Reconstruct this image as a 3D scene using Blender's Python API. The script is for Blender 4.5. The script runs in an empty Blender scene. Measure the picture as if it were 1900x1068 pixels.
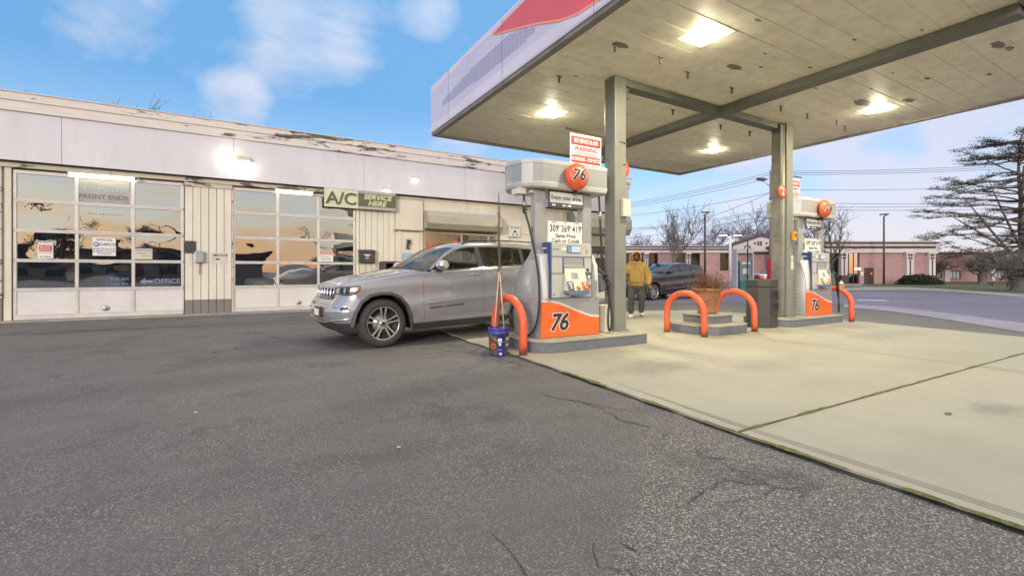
import bpy, bmesh, math, random
from mathutils import Vector, Matrix, noise as mnoise
R = math.radians
sc = bpy.context.scene
C = sc.collection

# ------------------------------------------------------------------ camera, sky, sun, exposure
CAM_H = 1.2
YAW = 30.4
cam = bpy.data.objects.new('camera', bpy.data.cameras.new('camera'))
C.objects.link(cam)
cam.location = (0, 0, CAM_H)
cam.rotation_euler = (R(90), 0, R(-YAW))
cam.data.sensor_width = 36
cam.data.lens = 36 * 850 / 1900
cam.data.shift_y = -29 / 1900
cam.data.clip_end = 3000
cam.data.clip_start = .05
sc.camera = cam
sc.view_settings.view_transform = 'Standard'
sc.view_settings.look = 'None'
sc.view_settings.gamma = 1
sc.view_settings.exposure = 0.0
sc.cycles.max_bounces = 8
sc.cycles.caustics_reflective = False
sc.cycles.caustics_refractive = False
sc.cycles.sample_clamp_indirect = 6

FW = Vector((math.sin(R(YAW)), math.cos(R(YAW)), 0))      # a frame for the far side of the street
RT = Vector((math.cos(R(YAW)), -math.sin(R(YAW)), 0))
def far(u, d, z=0):
    return FW * d + RT * u + Vector((0, 0, z))

world = bpy.data.worlds.new('World')
sc.world = world
world.use_nodes = True
SUN_EL, SUN_AZ = 12, 226          # the sun is low, behind the camera
def build_world():
    nt = world.node_tree; N = nt.nodes; L = nt.links
    N.clear()
    out = N.new('ShaderNodeOutputWorld')
    tc = N.new('ShaderNodeTexCoord')
    sep = N.new('ShaderNodeSeparateXYZ'); L.new(tc.outputs['Generated'], sep.inputs[0])
    def math_(op, a, b=None, clamp=False):
        n = N.new('ShaderNodeMath'); n.operation = op; n.use_clamp = clamp
        for i, v in enumerate((a, b)):
            if v is None: continue
            if isinstance(v, (int, float)): n.inputs[i].default_value = v
            else: L.new(v, n.inputs[i])
        return n.outputs[0]
    def ramp(fac, stops):
        n = N.new('ShaderNodeValToRGB'); L.new(fac, n.inputs[0])
        cr = n.color_ramp
        while len(cr.elements) < len(stops): cr.elements.new(.5)
        for e, (p, c) in zip(cr.elements, stops):
            e.position = p; e.color = (*c, 1)
        return n.outputs[0]
    def mix(f, a, b):
        n = N.new('ShaderNodeMix'); n.data_type = 'RGBA'
        if isinstance(f, (int, float)): n.inputs[0].default_value = f
        else: L.new(f, n.inputs[0])
        for i, v in ((6, a), (7, b)):
            if isinstance(v, tuple): n.inputs[i].default_value = (*v, 1)
            else: L.new(v, n.inputs[i])
        return n.outputs[2]
    z = sep.outputs[2]
    blue = ramp(z, [(0, (.60, .50, .64)), (.07, (.52, .54, .73)), (.16, (.36, .55, .80)), (.33, (.125, .35, .67)), (.55, (.16, .38, .70)), (.72, (.85, .85, .90)), (1, (1.0, .98, 1.0))])
    sunset = ramp(z, [(0, (.95, .40, .19)), (.05, (.95, .52, .27)), (.09, (.95, .76, .56)), (.13, (.92, .86, .76)), (.3, (.80, .76, .78)), (.6, (.80, .76, .80)), (1, (1.0, .98, 1.0))])
    south = N.new('ShaderNodeMapRange'); south.interpolation_type = 'SMOOTHSTEP'
    L.new(math_('MULTIPLY', sep.outputs[1], -1), south.inputs[0])
    south.inputs[1].default_value = -.12; south.inputs[2].default_value = .5
    base = mix(south.outputs[0], blue, sunset)
    # clouds: noise on a flat layer above, so that they shrink towards the horizon
    den = math_('ADD', math_('MAXIMUM', z, 0), .22)
    px = math_('DIVIDE', sep.outputs[0], den); py = math_('DIVIDE', sep.outputs[1], den)
    comb = N.new('ShaderNodeCombineXYZ'); L.new(px, comb.inputs[0]); L.new(py, comb.inputs[1])
    nz = N.new('ShaderNodeTexNoise'); nz.noise_dimensions = '3D'
    L.new(comb.outputs[0], nz.inputs['Vector'])
    nz.inputs['Scale'].default_value = 1.9; nz.inputs['Detail'].default_value = 9
    nz.inputs['Roughness'].default_value = .62; nz.inputs['Distortion'].default_value = .35
    dens = nz.outputs['Fac']
    # where the weather is thicker: directions of cloud banks (x, y, z, tightness, weight)
    for (dx, dy, dz, r0, r1, wgt) in CLOUD_BANKS:
        v = Vector((dx, dy, dz)).normalized()
        dot = N.new('ShaderNodeVectorMath'); dot.operation = 'DOT_PRODUCT'
        nrm = N.new('ShaderNodeVectorMath'); nrm.operation = 'NORMALIZE'
        L.new(tc.outputs['Generated'], nrm.inputs[0]); L.new(nrm.outputs[0], dot.inputs[0])
        dot.inputs[1].default_value = v
        mr = N.new('ShaderNodeMapRange'); mr.interpolation_type = 'SMOOTHSTEP'
        L.new(dot.outputs['Value'], mr.inputs[0])
        mr.inputs[1].default_value = math.cos(R(r1)); mr.inputs[2].default_value = math.cos(R(r0))
        mr.inputs[3].default_value = 0; mr.inputs[4].default_value = wgt
        dens = math_('ADD', dens, mr.outputs[0])
    cf = ramp(dens, [(.50, (0, 0, 0)), (.62, (.30, .30, .30)), (.82, (.88, .88, .88))])
    ccol = ramp(z, [(0, (.58, .48, .60)), (.2, (.62, .57, .67)), (.5, (.74, .77, .84))])
    ccol = mix(south.outputs[0], ccol, (.80, .62, .52))
    skyc = mix(cf, base, ccol)
    gnd = N.new('ShaderNodeMapRange'); L.new(z, gnd.inputs[0])
    gnd.inputs[1].default_value = -.02; gnd.inputs[2].default_value = 0
    skyc = mix(gnd.outputs[0], (.10, .095, .10), skyc)
    b1 = N.new('ShaderNodeBackground'); L.new(skyc, b1.inputs[0]); b1.inputs[1].default_value = 1.0
    st = N.new('ShaderNodeTexSky'); st.sky_type = 'NISHITA'; st.sun_disc = False
    st.sun_elevation = R(SUN_EL); st.sun_rotation = R(SUN_AZ)
    st.air_density = 1; st.dust_density = .6; st.ozone_density = 2
    b2 = N.new('ShaderNodeBackground'); L.new(st.outputs[0], b2.inputs[0]); b2.inputs[1].default_value = .05
    add = N.new('ShaderNodeAddShader'); L.new(b1.outputs[0], add.inputs[0]); L.new(b2.outputs[0], add.inputs[1])
    L.new(add.outputs[0], out.inputs[0])
def dirpx(px, py):      # the compass direction of a bank of clouds
    d = FW + RT * ((px - 950) / 850) + Vector((0, 0, (505 - py) / 850))
    return tuple(d.normalized())
CLOUD_BANKS = [(*dirpx(260, 60), 1, 8, .19), (*dirpx(560, 75), 2, 9, .20), (*dirpx(435, 190), 1, 4.2, .32), (*dirpx(690, 95), 1, 6, .13), (*dirpx(330, 300), 3, 12, -.20),
               (*dirpx(795, 15), 1, 4, .20), (*dirpx(60, 120), 3, 14, -.10), (*dirpx(390, 60), 1, 5, -.16), (*dirpx(1560, 310), 3, 12, .22), (*dirpx(1800, 300), 3, 13, .26), (*dirpx(1340, 320), 2, 7, .18), (*dirpx(1660, 275), 1, 3.5, -.24), (*dirpx(1255, 350), 2, 5, -.05),
               (*dirpx(1680, 450), 2, 9, .10), (*dirpx(1500, 430), 2, 8, -.06), (*dirpx(850, 265), 1, 4, .12), (*dirpx(680, 220), 3, 12, -.14), (*dirpx(900, 40), 2, 6, -.05)]
build_world()
sun = bpy.data.objects.new('sun', bpy.data.lights.new('sun', 'SUN'))
C.objects.link(sun)
sun.data.energy = 1.9
sun.data.angle = R(14)
sun.data.color = (1.0, .90, .82)
sd = Vector((-math.sin(R(SUN_AZ - 180)) * math.cos(R(SUN_EL)), -math.cos(R(SUN_AZ - 180)) * math.cos(R(SUN_EL)), math.sin(R(SUN_EL))))
sun.rotation_euler = sd.to_track_quat('Z', 'Y').to_euler()

# ------------------------------------------------------------------ materials
class NT:
    def __init__(s, name):
        s.m = bpy.data.materials.new(name); s.m.use_nodes = True
        s.nt = s.m.node_tree; s.N = s.nt.nodes; s.L = s.nt.links
        s.b = s.N['Principled BSDF']; s.out = s.N['Material Output']
        s._c = None
    def coord(s, kind='Object', scale=(1, 1, 1)):
        if s._c is None: s._c = s.N.new('ShaderNodeTexCoord')
        mp = s.N.new('ShaderNodeMapping'); s.L.new(s._c.outputs[kind], mp.inputs[0])
        mp.inputs['Scale'].default_value = scale
        return mp.outputs[0]
    def put(s, sock, v):
        if isinstance(v, (int, float)): sock.default_value = v
        elif isinstance(v, tuple): sock.default_value = (*v, 1) if len(v) == 3 and sock.type == 'RGBA' else v
        else: s.L.new(v, sock)
    def noise(s, vec, scale, detail=4, rough=.55, dist=0):
        n = s.N.new('ShaderNodeTexNoise'); s.L.new(vec, n.inputs['Vector'])
        n.inputs['Scale'].default_value = scale; n.inputs['Detail'].default_value = detail
        n.inputs['Roughness'].default_value = rough; n.inputs['Distortion'].default_value = dist
        return n.outputs['Fac']
    def voro(s, vec, scale, feature='F1', out='Distance', rnd=1):
        n = s.N.new('ShaderNodeTexVoronoi'); n.feature = feature; s.L.new(vec, n.inputs['Vector'])
        n.inputs['Scale'].default_value = scale; n.inputs['Randomness'].default_value = rnd
        return n.outputs[out]
    def ramp(s, fac, stops):
        n = s.N.new('ShaderNodeValToRGB'); s.L.new(fac, n.inputs[0]); cr = n.color_ramp
        while len(cr.elements) < len(stops): cr.elements.new(.5)
        for e, (p, c) in zip(cr.elements, stops):
            if isinstance(c, (int, float)): c = (c, c, c)
            e.position = p; e.color = (*c, 1)
        return n.outputs[0]
    def mix(s, f, a, b, mode='MIX'):
        n = s.N.new('ShaderNodeMix'); n.data_type = 'RGBA'; n.blend_type = mode
        s.put(n.inputs[0], f); s.put(n.inputs[6], a); s.put(n.inputs[7], b)
        return n.outputs[2]
    def math(s, op, a, b=0, clamp=False):
        n = s.N.new('ShaderNodeMath'); n.operation = op; n.use_clamp = clamp
        s.put(n.inputs[0], a); s.put(n.inputs[1], b)
        return n.outputs[0]
    def bump(s, h, strength=.3, dist=.01):
        n = s.N.new('ShaderNodeBump'); s.put(n.inputs['Height'], h)
        n.inputs['Strength'].default_value = strength; n.inputs['Distance'].default_value = dist
        s.L.new(n.outputs[0], s.b.inputs['Normal'])
    def fin(s, col, rough=.5, metal=0, coat=0, spec=None):
        s.put(s.b.inputs['Base Color'], col); s.put(s.b.inputs['Roughness'], rough); s.put(s.b.inputs['Metallic'], metal)
        if coat: s.b.inputs['Coat Weight'].default_value = coat; s.b.inputs['Coat Roughness'].default_value = .06
        if spec is not None: s.b.inputs['Specular IOR Level'].default_value = spec
        return s.m
def pbr(name, col, rough=.5, metal=0, var=.12, scale=3, dirt=0, dirtcol=(.12, .10, .08), bump=0, bscale=40, coat=0, stretch=(1, 1, 1)):
    """a plain material with uneven tone, optional dirt in patches and fine relief"""
    t = NT(name); v = t.coord('Object', stretch)
    n = t.noise(v, scale, 6, .6)
    lo = tuple(c * (1 - var) for c in col); hi = tuple(min(1, c * (1 + var)) for c in col)
    c = t.ramp(n, [(.3, lo), (.7, hi)])
    if dirt:
        d = t.noise(v, scale * 2.3, 8, .7, .4)
        f = t.ramp(d, [(.52, 0.0), (.75, dirt)])
        c = t.mix(f, c, dirtcol)
    r = t.ramp(n, [(.3, max(0, rough - .08)), (.7, min(1, rough + .08))])
    if bump: t.bump(t.noise(v, bscale, 5, .6), bump, .01)
    return t.fin(c, r, metal, coat)
def emit(name, col, strength):
    t = NT(name); t.b.inputs['Base Color'].default_value = (*col, 1)
    t.b.inputs['Emission Color'].default_value = (*col, 1); t.b.inputs['Emission Strength'].default_value = strength
    return t.m
def glass(name, tint, refl, rough=.01, wavy=0, wscale=1.0):
    """window glass: part mirror, part tinted see-through"""
    t = NT(name); t.N.remove(t.b)
    g = t.N.new('ShaderNodeBsdfGlossy'); g.inputs['Color'].default_value = (.95, .95, .95, 1); g.inputs['Roughness'].default_value = rough
    tr = t.N.new('ShaderNodeBsdfTransparent'); tr.inputs['Color'].default_value = (*tint, 1)
    lw = t.N.new('ShaderNodeFresnel'); lw.inputs['IOR'].default_value = 1.5
    f = t.math('ADD', t.math('MULTIPLY', lw.outputs[0], 1 - refl), refl, True)
    mx = t.N.new('ShaderNodeMixShader'); t.L.new(f, mx.inputs[0]); t.L.new(tr.outputs[0], mx.inputs[1]); t.L.new(g.outputs[0], mx.inputs[2])
    t.L.new(mx.outputs[0], t.out.inputs[0])
    if wavy:
        v = t.coord('Object')
        b = t.N.new('ShaderNodeBump'); b.inputs['Strength'].default_value = 1; b.inputs['Distance'].default_value = wavy
        t.L.new(t.noise(v, wscale, 1, .4), b.inputs['Height']); t.L.new(b.outputs[0], g.inputs['Normal'])
    return t.m

M = {}
def setup_materials():
    # worn asphalt with pale aggregate, tar patches and cracks
    t = NT('asphalt'); v = t.coord('Object')
    big = t.noise(v, .35, 5, .6); mid = t.noise(v, 2.2, 6, .65); fine = t.noise(v, 60, 3, .7)
    base = t.ramp(big, [(.3, (.105, .098, .096)), (.55, (.145, .133, .126)), (.75, (.18, .163, .150))])
    base = t.mix(t.ramp(mid, [(.35, .0), (.75, .35)]), base, (.11, .102, .098))
    cell = t.voro(v, 150, 'F1', 'Color'); sp = t.N.new('ShaderNodeSeparateColor'); t.L.new(cell, sp.inputs[0])
    stone = t.ramp(sp.outputs[0], [(.0, (.055, .050, .048)), (.45, (.14, .128, .12)), (.78, (.21, .19, .175)), (.92, (.44, .41, .37)), (1, (.60, .56, .50))])
    # the coarse resurfaced strip along the slab shows more bare stone
    sx = t.N.new('ShaderNodeSeparateXYZ'); t.L.new(v, sx.inputs[0])
    edge = t.math('ADD', t.math('SUBTRACT', sx.outputs[0], t.math('MULTIPLY', sx.outputs[1], 1.236)), t.math('MULTIPLY', t.noise(v, 1.3, 4), .3))
    m = t.N.new('ShaderNodeMapRange'); t.L.new(edge, m.inputs[0]); m.inputs[1].default_value = -.30; m.inputs[2].default_value = -.20
    coarse = m.outputs[0]
    f = t.math('ADD', t.math('MULTIPLY', coarse, .42), t.math('ADD', t.math('MULTIPLY', t.ramp(t.noise(v, .9, 6, .65), [(.3, 0.0), (.65, 1.0)]), .50), .16), True)
    col = t.mix(f, base, stone)
    wr = t.N.new('ShaderNodeVectorMath'); wr.operation = 'ADD'
    nn = t.N.new('ShaderNodeTexNoise'); t.L.new(v, nn.inputs['Vector']); nn.inputs['Scale'].default_value = 1.6; nn.inputs['Detail'].default_value = 5
    t.L.new(v, wr.inputs[0]); sc_ = t.N.new('ShaderNodeVectorMath'); sc_.operation = 'SCALE'; t.L.new(nn.outputs['Color'], sc_.inputs[0]); sc_.inputs['Scale'].default_value = 1.0; t.L.new(sc_.outputs[0], wr.inputs[1])
    cr = t.voro(wr.outputs[0], .34, 'DISTANCE_TO_EDGE')
    where = t.ramp(t.noise(v, .45, 3), [(.50, 0.0), (.60, 1.0)])
    crack = t.math('MULTIPLY', t.ramp(cr, [(0, .9), (.003, .7), (.007, 0.0)]), where)
    col = t.mix(t.math('MULTIPLY', crack, .8), col, (.018, .017, .016))
    oil = t.ramp(t.noise(v, .9, 9, .68, .3), [(.53, 0.0), (.63, .5)])
    wear = t.ramp(t.noise(t.coord('Object', (.25, 1.4, 1)), 1.0, 6, .6), [(.45, 0.0), (.75, .4)]); col = t.mix(wear, col, (.21, .195, .18))
    col = t.mix(oil, col, (.075, .070, .068))
    spots = t.math('MULTIPLY', t.ramp(t.math('ADD', t.voro(v, 2.6), t.math('MULTIPLY', t.noise(v, 14, 4), .12)), [(.10, .75), (.15, 0.0)]), t.ramp(t.noise(v, .55, 2), [(.50, 0.0), (.58, 1.0)]))
    col = t.mix(spots, col, (.045, .043, .042))
    for (x_, y_, rx_, ry_, am) in ((2.2, 8.6, 2.4, 1.0, .75), (.2, 7.4, 1.6, .7, .35), (-1.5, 6.0, 2.6, .5, .22), (1.6, 4.4, 1.4, .4, .25), (-2.5, 9.8, 2.2, .5, .2), (.9, 3.0, .6, .25, .3)):  # first blotch paints shade into the asphalt colour under the silver vehicle
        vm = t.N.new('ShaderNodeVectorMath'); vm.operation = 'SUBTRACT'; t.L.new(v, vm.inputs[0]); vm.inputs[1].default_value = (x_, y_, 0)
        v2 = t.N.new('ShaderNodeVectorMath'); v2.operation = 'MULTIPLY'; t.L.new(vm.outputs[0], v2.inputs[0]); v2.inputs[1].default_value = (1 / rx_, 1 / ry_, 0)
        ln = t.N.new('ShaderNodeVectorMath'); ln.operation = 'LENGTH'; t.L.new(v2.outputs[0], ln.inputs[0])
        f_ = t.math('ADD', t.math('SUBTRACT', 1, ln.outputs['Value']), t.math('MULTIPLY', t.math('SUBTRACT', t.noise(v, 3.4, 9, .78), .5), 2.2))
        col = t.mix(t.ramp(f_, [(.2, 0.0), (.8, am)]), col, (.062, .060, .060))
    t.bump(t.math('SUBTRACT', t.math('ADD', t.voro(v, 130), t.math('MULTIPLY', fine, .4)), crack), .45, .006)
    M['asphalt'] = t.fin(col, .88)
    # the street: bluish violet evening asphalt
    t = NT('street_asphalt'); v = t.coord('Object')
    a = t.noise(v, .3, 6, .6); b = t.noise(v, 9, 5, .7)
    c = t.ramp(a, [(.3, (.17, .138, .19)), (.7, (.25, .205, .255))])
    c = t.mix(t.ramp(b, [(.4, 0.0), (.8, .5)]), c, (.30, .27, .33))
    M['street'] = t.fin(c, .7)
    t = NT('street_concrete'); v = t.coord('Object')
    c = t.ramp(t.noise(v, .5, 6, .6), [(.3, (.30, .27, .31)), (.7, (.40, .365, .40))])
    M['street_concrete'] = t.fin(c, .7)
    # concrete slab under the canopy
    t = NT('slab_concrete'); v = t.coord('Object')
    a = t.noise(v, .55, 8, .62); b = t.noise(v, 7, 6, .7); broom = t.noise(t.coord('Object', (2.5, 60, 1)), 3, 3, .6)
    c = t.ramp(a, [(.25, (.36, .33, .255)), (.5, (.44, .405, .315)), (.75, (.51, .47, .37))])
    c = t.mix(t.ramp(b, [(.45, 0.0), (.8, .35)]), c, (.33, .31, .26))
    c = t.mix(t.ramp(broom, [(.4, 0.0), (.75, .16)]), c, (.30, .28, .24))
    st = t.ramp(t.noise(v, 1.7, 5, .6, .6), [(.64, 0.0), (.74, .45)])
    c = t.mix(st, c, (.25, .235, .20))
    sp = t.ramp(t.voro(v, 3.1), [(.03, .6), (.07, 0.0)])
    c = t.mix(t.math('MULTIPLY', sp, t.ramp(t.noise(v, .8, 2), [(.5, 0.0), (.6, 1.0)])), c, (.14, .13, .12))
    sv = t.N.new('ShaderNodeSeparateXYZ'); t.L.new(v, sv.inputs[0])
    for ax, at_, k_ in ((1, 2.0, .10), (0, 7.98, .07), (1, 7.8, .12)):      # each pour has its own tone
        s_ = t.math('GREATER_THAN', sv.outputs[ax], at_); c = t.mix(t.math('MULTIPLY', s_, k_), c, (.22, .20, .15) if ax else (.55, .53, .46))
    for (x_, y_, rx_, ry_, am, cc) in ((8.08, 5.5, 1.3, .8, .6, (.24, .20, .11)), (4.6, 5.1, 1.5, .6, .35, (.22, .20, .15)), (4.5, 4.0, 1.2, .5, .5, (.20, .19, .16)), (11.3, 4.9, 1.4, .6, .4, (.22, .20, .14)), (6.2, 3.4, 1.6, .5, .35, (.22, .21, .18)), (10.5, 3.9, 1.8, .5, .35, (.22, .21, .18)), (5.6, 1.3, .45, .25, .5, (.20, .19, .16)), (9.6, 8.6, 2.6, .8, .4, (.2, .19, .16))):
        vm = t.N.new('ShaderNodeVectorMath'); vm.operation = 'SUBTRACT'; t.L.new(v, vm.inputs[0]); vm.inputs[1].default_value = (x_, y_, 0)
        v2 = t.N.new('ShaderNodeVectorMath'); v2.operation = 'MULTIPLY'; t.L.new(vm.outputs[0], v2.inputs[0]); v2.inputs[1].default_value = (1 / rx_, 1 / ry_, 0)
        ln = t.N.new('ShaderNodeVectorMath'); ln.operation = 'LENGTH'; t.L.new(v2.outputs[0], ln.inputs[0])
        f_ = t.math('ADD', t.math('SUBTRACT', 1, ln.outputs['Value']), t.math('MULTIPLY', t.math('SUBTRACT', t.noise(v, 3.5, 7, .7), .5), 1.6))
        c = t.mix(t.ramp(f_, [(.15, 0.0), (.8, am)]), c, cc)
    t.bump(t.math('ADD', t.noise(v, 120, 3), t.math('MULTIPLY', broom, .6)), .25, .004)
    M['slab'] = t.fin(c, .78)
    M['kerb'] = pbr('kerb_concrete', (.36, .34, .29), .85, var=.2, scale=2.5, dirt=.6, dirtcol=(.16, .15, .13), bump=.4, bscale=60)
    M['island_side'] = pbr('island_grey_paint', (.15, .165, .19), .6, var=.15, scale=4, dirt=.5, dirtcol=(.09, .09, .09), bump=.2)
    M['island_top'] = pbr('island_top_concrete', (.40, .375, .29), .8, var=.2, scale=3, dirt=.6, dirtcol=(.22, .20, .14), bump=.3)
    M['moss'] = pbr('moss', (.15, .16, .045), .95, var=.5, scale=25, dirt=.8, dirtcol=(.05, .045, .03), bump=.8, bscale=80)
    M['crack'] = pbr('crack_dirt', (.045, .042, .036), .95, var=.4, scale=20)
    M['grass'] = pbr('lawn_grass', (.115, .120, .050), .95, var=.45, scale=1.3, dirt=.6, dirtcol=(.16, .13, .08), bump=.8, bscale=30)
    # peeling cream paint
    t = NT('peeling_paint'); v = t.coord('Object', (.55, 1, 3.4))
    a = t.noise(v, 1.0, 8, .72, .5); g = t.noise(t.coord('Object', (1.2, 1, 30)), 1.5, 5)
    wood = t.ramp(g, [(.35, (.07, .055, .045)), (.65, (.22, .18, .15))])
    big = t.noise(t.coord('Object', (.5, 1, .5)), 1, 3)
    paint = t.ramp(t.noise(v, 4, 5), [(.3, (.70, .645, .60)), (.7, (.80, .745, .70))])
    f = t.ramp(t.math('ADD', a, t.math('MULTIPLY', big, .25)), [(.690, 0.0), (.702, 1.0)])
    c = t.mix(f, paint, wood)
    t.bump(t.math('SUBTRACT', 1, f), .6, .006)
    M['peel'] = t.fin(c, .75)
    t = NT('flaking_paint'); v = t.coord('Object', (.7, 1, 2.2))
    a = t.noise(v, 1.6, 8, .75, .6)
    f = t.ramp(a, [(.555, 0.0), (.57, 1.0)])
    paint = t.ramp(t.noise(v, 4, 5), [(.3, (.56, .49, .41)), (.7, (.68, .61, .52))])
    c = t.mix(f, paint, t.ramp(t.noise(t.coord('Object', (1.2, 1, 30)), 2, 5), [(.35, (.06, .045, .035)), (.65, (.24, .20, .17))]))
    t.bump(t.math('SUBTRACT', 1, f), .6, .006)
    M['flake'] = t.fin(c, .8)
    def siding(name, col, dk):
        t = NT(name); v = t.coord('Object', (1, 1, .35))
        a = t.noise(v, 3, 7, .65); s = t.noise(t.coord('Object', (9, 9, .5)), 1.6, 6, .7)
        c = t.ramp(a, [(.3, tuple(x * .86 for x in col)), (.7, col)])
        c = t.mix(t.ramp(s, [(.58, 0.0), (.78, .55)]), c, dk)
        t.bump(s, .25, .004)
        return t.fin(c, .75)
    M['siding'] = siding('cream_siding', (.80, .75, .65), (.36, .31, .24))
    M['siding_base'] = siding('bare_grey_siding', (.24, .215, .19), (.10, .09, .08))
    M['wallpaint'] = siding('cream_wall_paint', (.80, .73, .60), (.45, .38, .28))
    M['plywood'] = siding('painted_plywood', (.78, .71, .61), (.5, .44, .36))
    M['fascia'] = pbr('fascia_metal', (.72, .70, .745), .42, var=.05, scale=.8, dirt=.28, dirtcol=(.52, .48, .47), bump=.12, bscale=1.6, stretch=(2.2, 1, .5))
    M['doorpaint'] = pbr('white_door_metal', (.72, .69, .68), .4, var=.06, scale=2, dirt=.2, dirtcol=(.5, .46, .42))
    M['doorframe'] = pbr('aluminium_frame', (.70, .67, .63), .35, .25, var=.08, scale=4)
    M['shutter'] = pbr('shutter_metal', (.50, .47, .38), .4, .4, var=.1, scale=3, dirt=.3, dirtcol=(.3, .27, .2), stretch=(1, 1, 6))
    M['bayglass'] = glass('bay_door_glass', (.75, .72, .68), .46, .006, .004, 1.4)
    M['storeglass'] = glass('store_glass', (.9, .9, .88), .03)
    M['room'] = pbr('workshop_wall', (.16, .14, .12), .9, var=.3, scale=1)
    M['roomfloor'] = pbr('workshop_floor', (.09, .085, .08), .7, var=.3, scale=1)
    M['storewall'] = pbr('store_wall', (.55, .42, .25), .8, var=.2, scale=2)
    M['roof'] = pbr('flat_roof', (.22, .21, .20), .9)
    # canopy
    t = NT('soffit_panel'); v = t.coord('Object')
    a = t.noise(t.coord('Object', (.35, 1.3, 1)), 1.1, 8, .66); b = t.noise(v, 5, 7, .72)
    c = t.ramp(a, [(.28, (.62, .59, .48)), (.5, (.80, .765, .63)), (.75, (.86, .83, .69))])
    c = t.mix(t.ramp(b, [(.42, 0.0), (.75, .42)]), c, (.34, .32, .25))
    d = t.ramp(t.noise(t.coord('Object', (1.6, .7, 1)), 1.3, 9, .75, .7), [(.66, 0.0), (.69, .75)])
    c = t.mix(d, c, (.20, .185, .15))
    M['soffit'] = t.fin(c, .5)
    M['beam'] = pbr('canopy_beam_paint', (.13, .128, .11), .5, var=.2, scale=2, dirt=.5, dirtcol=(.22, .2, .16))
    M['column'] = pbr('column_paint', (.22, .22, .195), .45, var=.14, scale=2.5, dirt=.45, dirtcol=(.26, .26, .24), stretch=(1, 1, .4))
    M['canopy_edge'] = pbr('canopy_edge_metal', (.20, .185, .16), .5, var=.3, scale=3, dirt=.7, dirtcol=(.10, .09, .08))
    M['canopy_face'] = pbr('canopy_lavender_panel', (.56, .53, .66), .35, var=.05, scale=.6)
    M['canopy_pale'] = pbr('canopy_pale_panel', (.66, .61, .72), .35, var=.05, scale=.6)
    M['canopy_red'] = pbr('canopy_red_panel', (.72, .115, .13), .35, var=.14, scale=.5)
    M['canopy_orange'] = pbr('canopy_orange_stripe', (.80, .33, .20), .35, var=.1, scale=1)
    M['canopy_dot'] = pbr('canopy_blue_dot', (.20, .20, .42), .4)
    M['lamp_on'] = emit('canopy_lamp_lens', (1.0, .92, .64), 1000)
    M['flood_on'] = emit('floodlight_lens', (1.0, .95, .72), 22)
    M['tube_on'] = emit('fluorescent_tube', (1.0, .95, .74), 9)
    M['bay_fill'] = emit('workshop_fill_strip', (1.0, .93, .75), 9)  # glow of the added strips that brighten the workshop
    M['small_on'] = emit('eave_lamp_lens', (1.0, .93, .75), 7)
    M['lot_on'] = emit('lot_lamp_lens', (.95, 1.0, .95), 8)
    M['store_on'] = emit('store_ceiling_light', (1.0, .80, .45), 9)
    M['fixture'] = pbr('fixture_housing', (.52, .50, .40), .5, var=.2)
    M['hook'] = pbr('rusty_iron', (.10, .08, .06), .7, .4, var=.3, scale=20)
    M['pipe'] = pbr('conduit_paint', (.36, .36, .30), .5, .2, var=.15)
    # pump
    M['pump_grey'] = pbr('pump_silver_paint', (.37, .375, .375), .36, .3, var=.05, scale=2, dirt=.22, dirtcol=(.3, .3, .29), coat=.2)
    M['pump_light'] = pbr('pump_light_panel', (.50, .495, .47), .4, .1, var=.05, scale=2, dirt=.12, dirtcol=(.4, .4, .38))
    M['pump_white'] = pbr('white_plastic', (.66, .655, .63), .4, var=.04)
    M['pump_cream'] = pbr('cream_keypad_plastic', (.74, .70, .52), .4, var=.04)
    M['pump_blue'] = pbr('slate_blue_trim', (.13, .17, .27), .4, var=.1)
    M['pump_deep'] = pbr('deep_blue_panel', (.04, .07, .19), .4, var=.1)
    M['pump_dark'] = pbr('charcoal_recess', (.10, .11, .12), .5)
    M['orange'] = pbr('orange_panel', (.88, .155, .03), .35, var=.05, scale=2, dirt=.1, dirtcol=(.5, .12, .04), coat=.2)
    M['orange_paint'] = pbr('orange_safety_paint', (.80, .12, .04), .42, var=.10, scale=3, dirt=.55, dirtcol=(.42, .10, .05), coat=.1, bump=.1, bscale=60)
    t = NT('hoop_paint'); v = t.coord('Object'); z_ = t.N.new('ShaderNodeSeparateXYZ'); t.L.new(v, z_.inputs[0])
    n = t.noise(v, 7, 8, .7); n2 = t.noise(v, 26, 6, .7)
    c = t.ramp(t.noise(v, 2.5, 5), [(.3, (.70, .105, .035)), (.7, (.82, .135, .045))])
    c = t.mix(t.ramp(n, [(.55, 0.0), (.7, .45)]), c, (.42, .13, .07))
    c = t.mix(t.ramp(n2, [(.66, 0.0), (.70, .8)]), c, (.16, .09, .06))
    rust = t.math('ADD', t.math('SUBTRACT', .10, z_.outputs[2]), t.math('MULTIPLY', t.math('SUBTRACT', n, .5), .35))
    c = t.mix(t.ramp(rust, [(.0, 0.0), (.08, .85)]), c, (.13, .075, .05))
    t.bump(n2, .15, .004); M['hoop_paint'] = t.fin(c, .42, 0, .1)
    M['red'] = pbr('red_print', (.58, .03, .05), .5, var=.08)
    M['white'] = pbr('white_print', (.80, .78, .75), .5, var=.03)
    M['black'] = pbr('black_print', (.02, .02, .022), .45, var=.1)
    M['digit'] = pbr('dark_logo_print', (.035, .030, .035), .4, var=.1)
    M['gold'] = pbr('brass_button', (.55, .38, .08), .35, .5)
    M['screen'] = pbr('grey_screen', (.33, .32, .33), .25)
    M['bluescreen'] = pbr('blue_display', (.16, .30, .58), .25)
    M['paleblue'] = pbr('pale_blue_display', (.52, .62, .72), .25)
    M['rubber'] = pbr('black_rubber', (.022, .022, .024), .55, var=.3, scale=10)
    M['chrome'] = pbr('chrome', (.75, .75, .76), .12, 1, var=.03)
    M['steel'] = pbr('dull_steel', (.42, .42, .42), .35, .8, var=.1)
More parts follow.
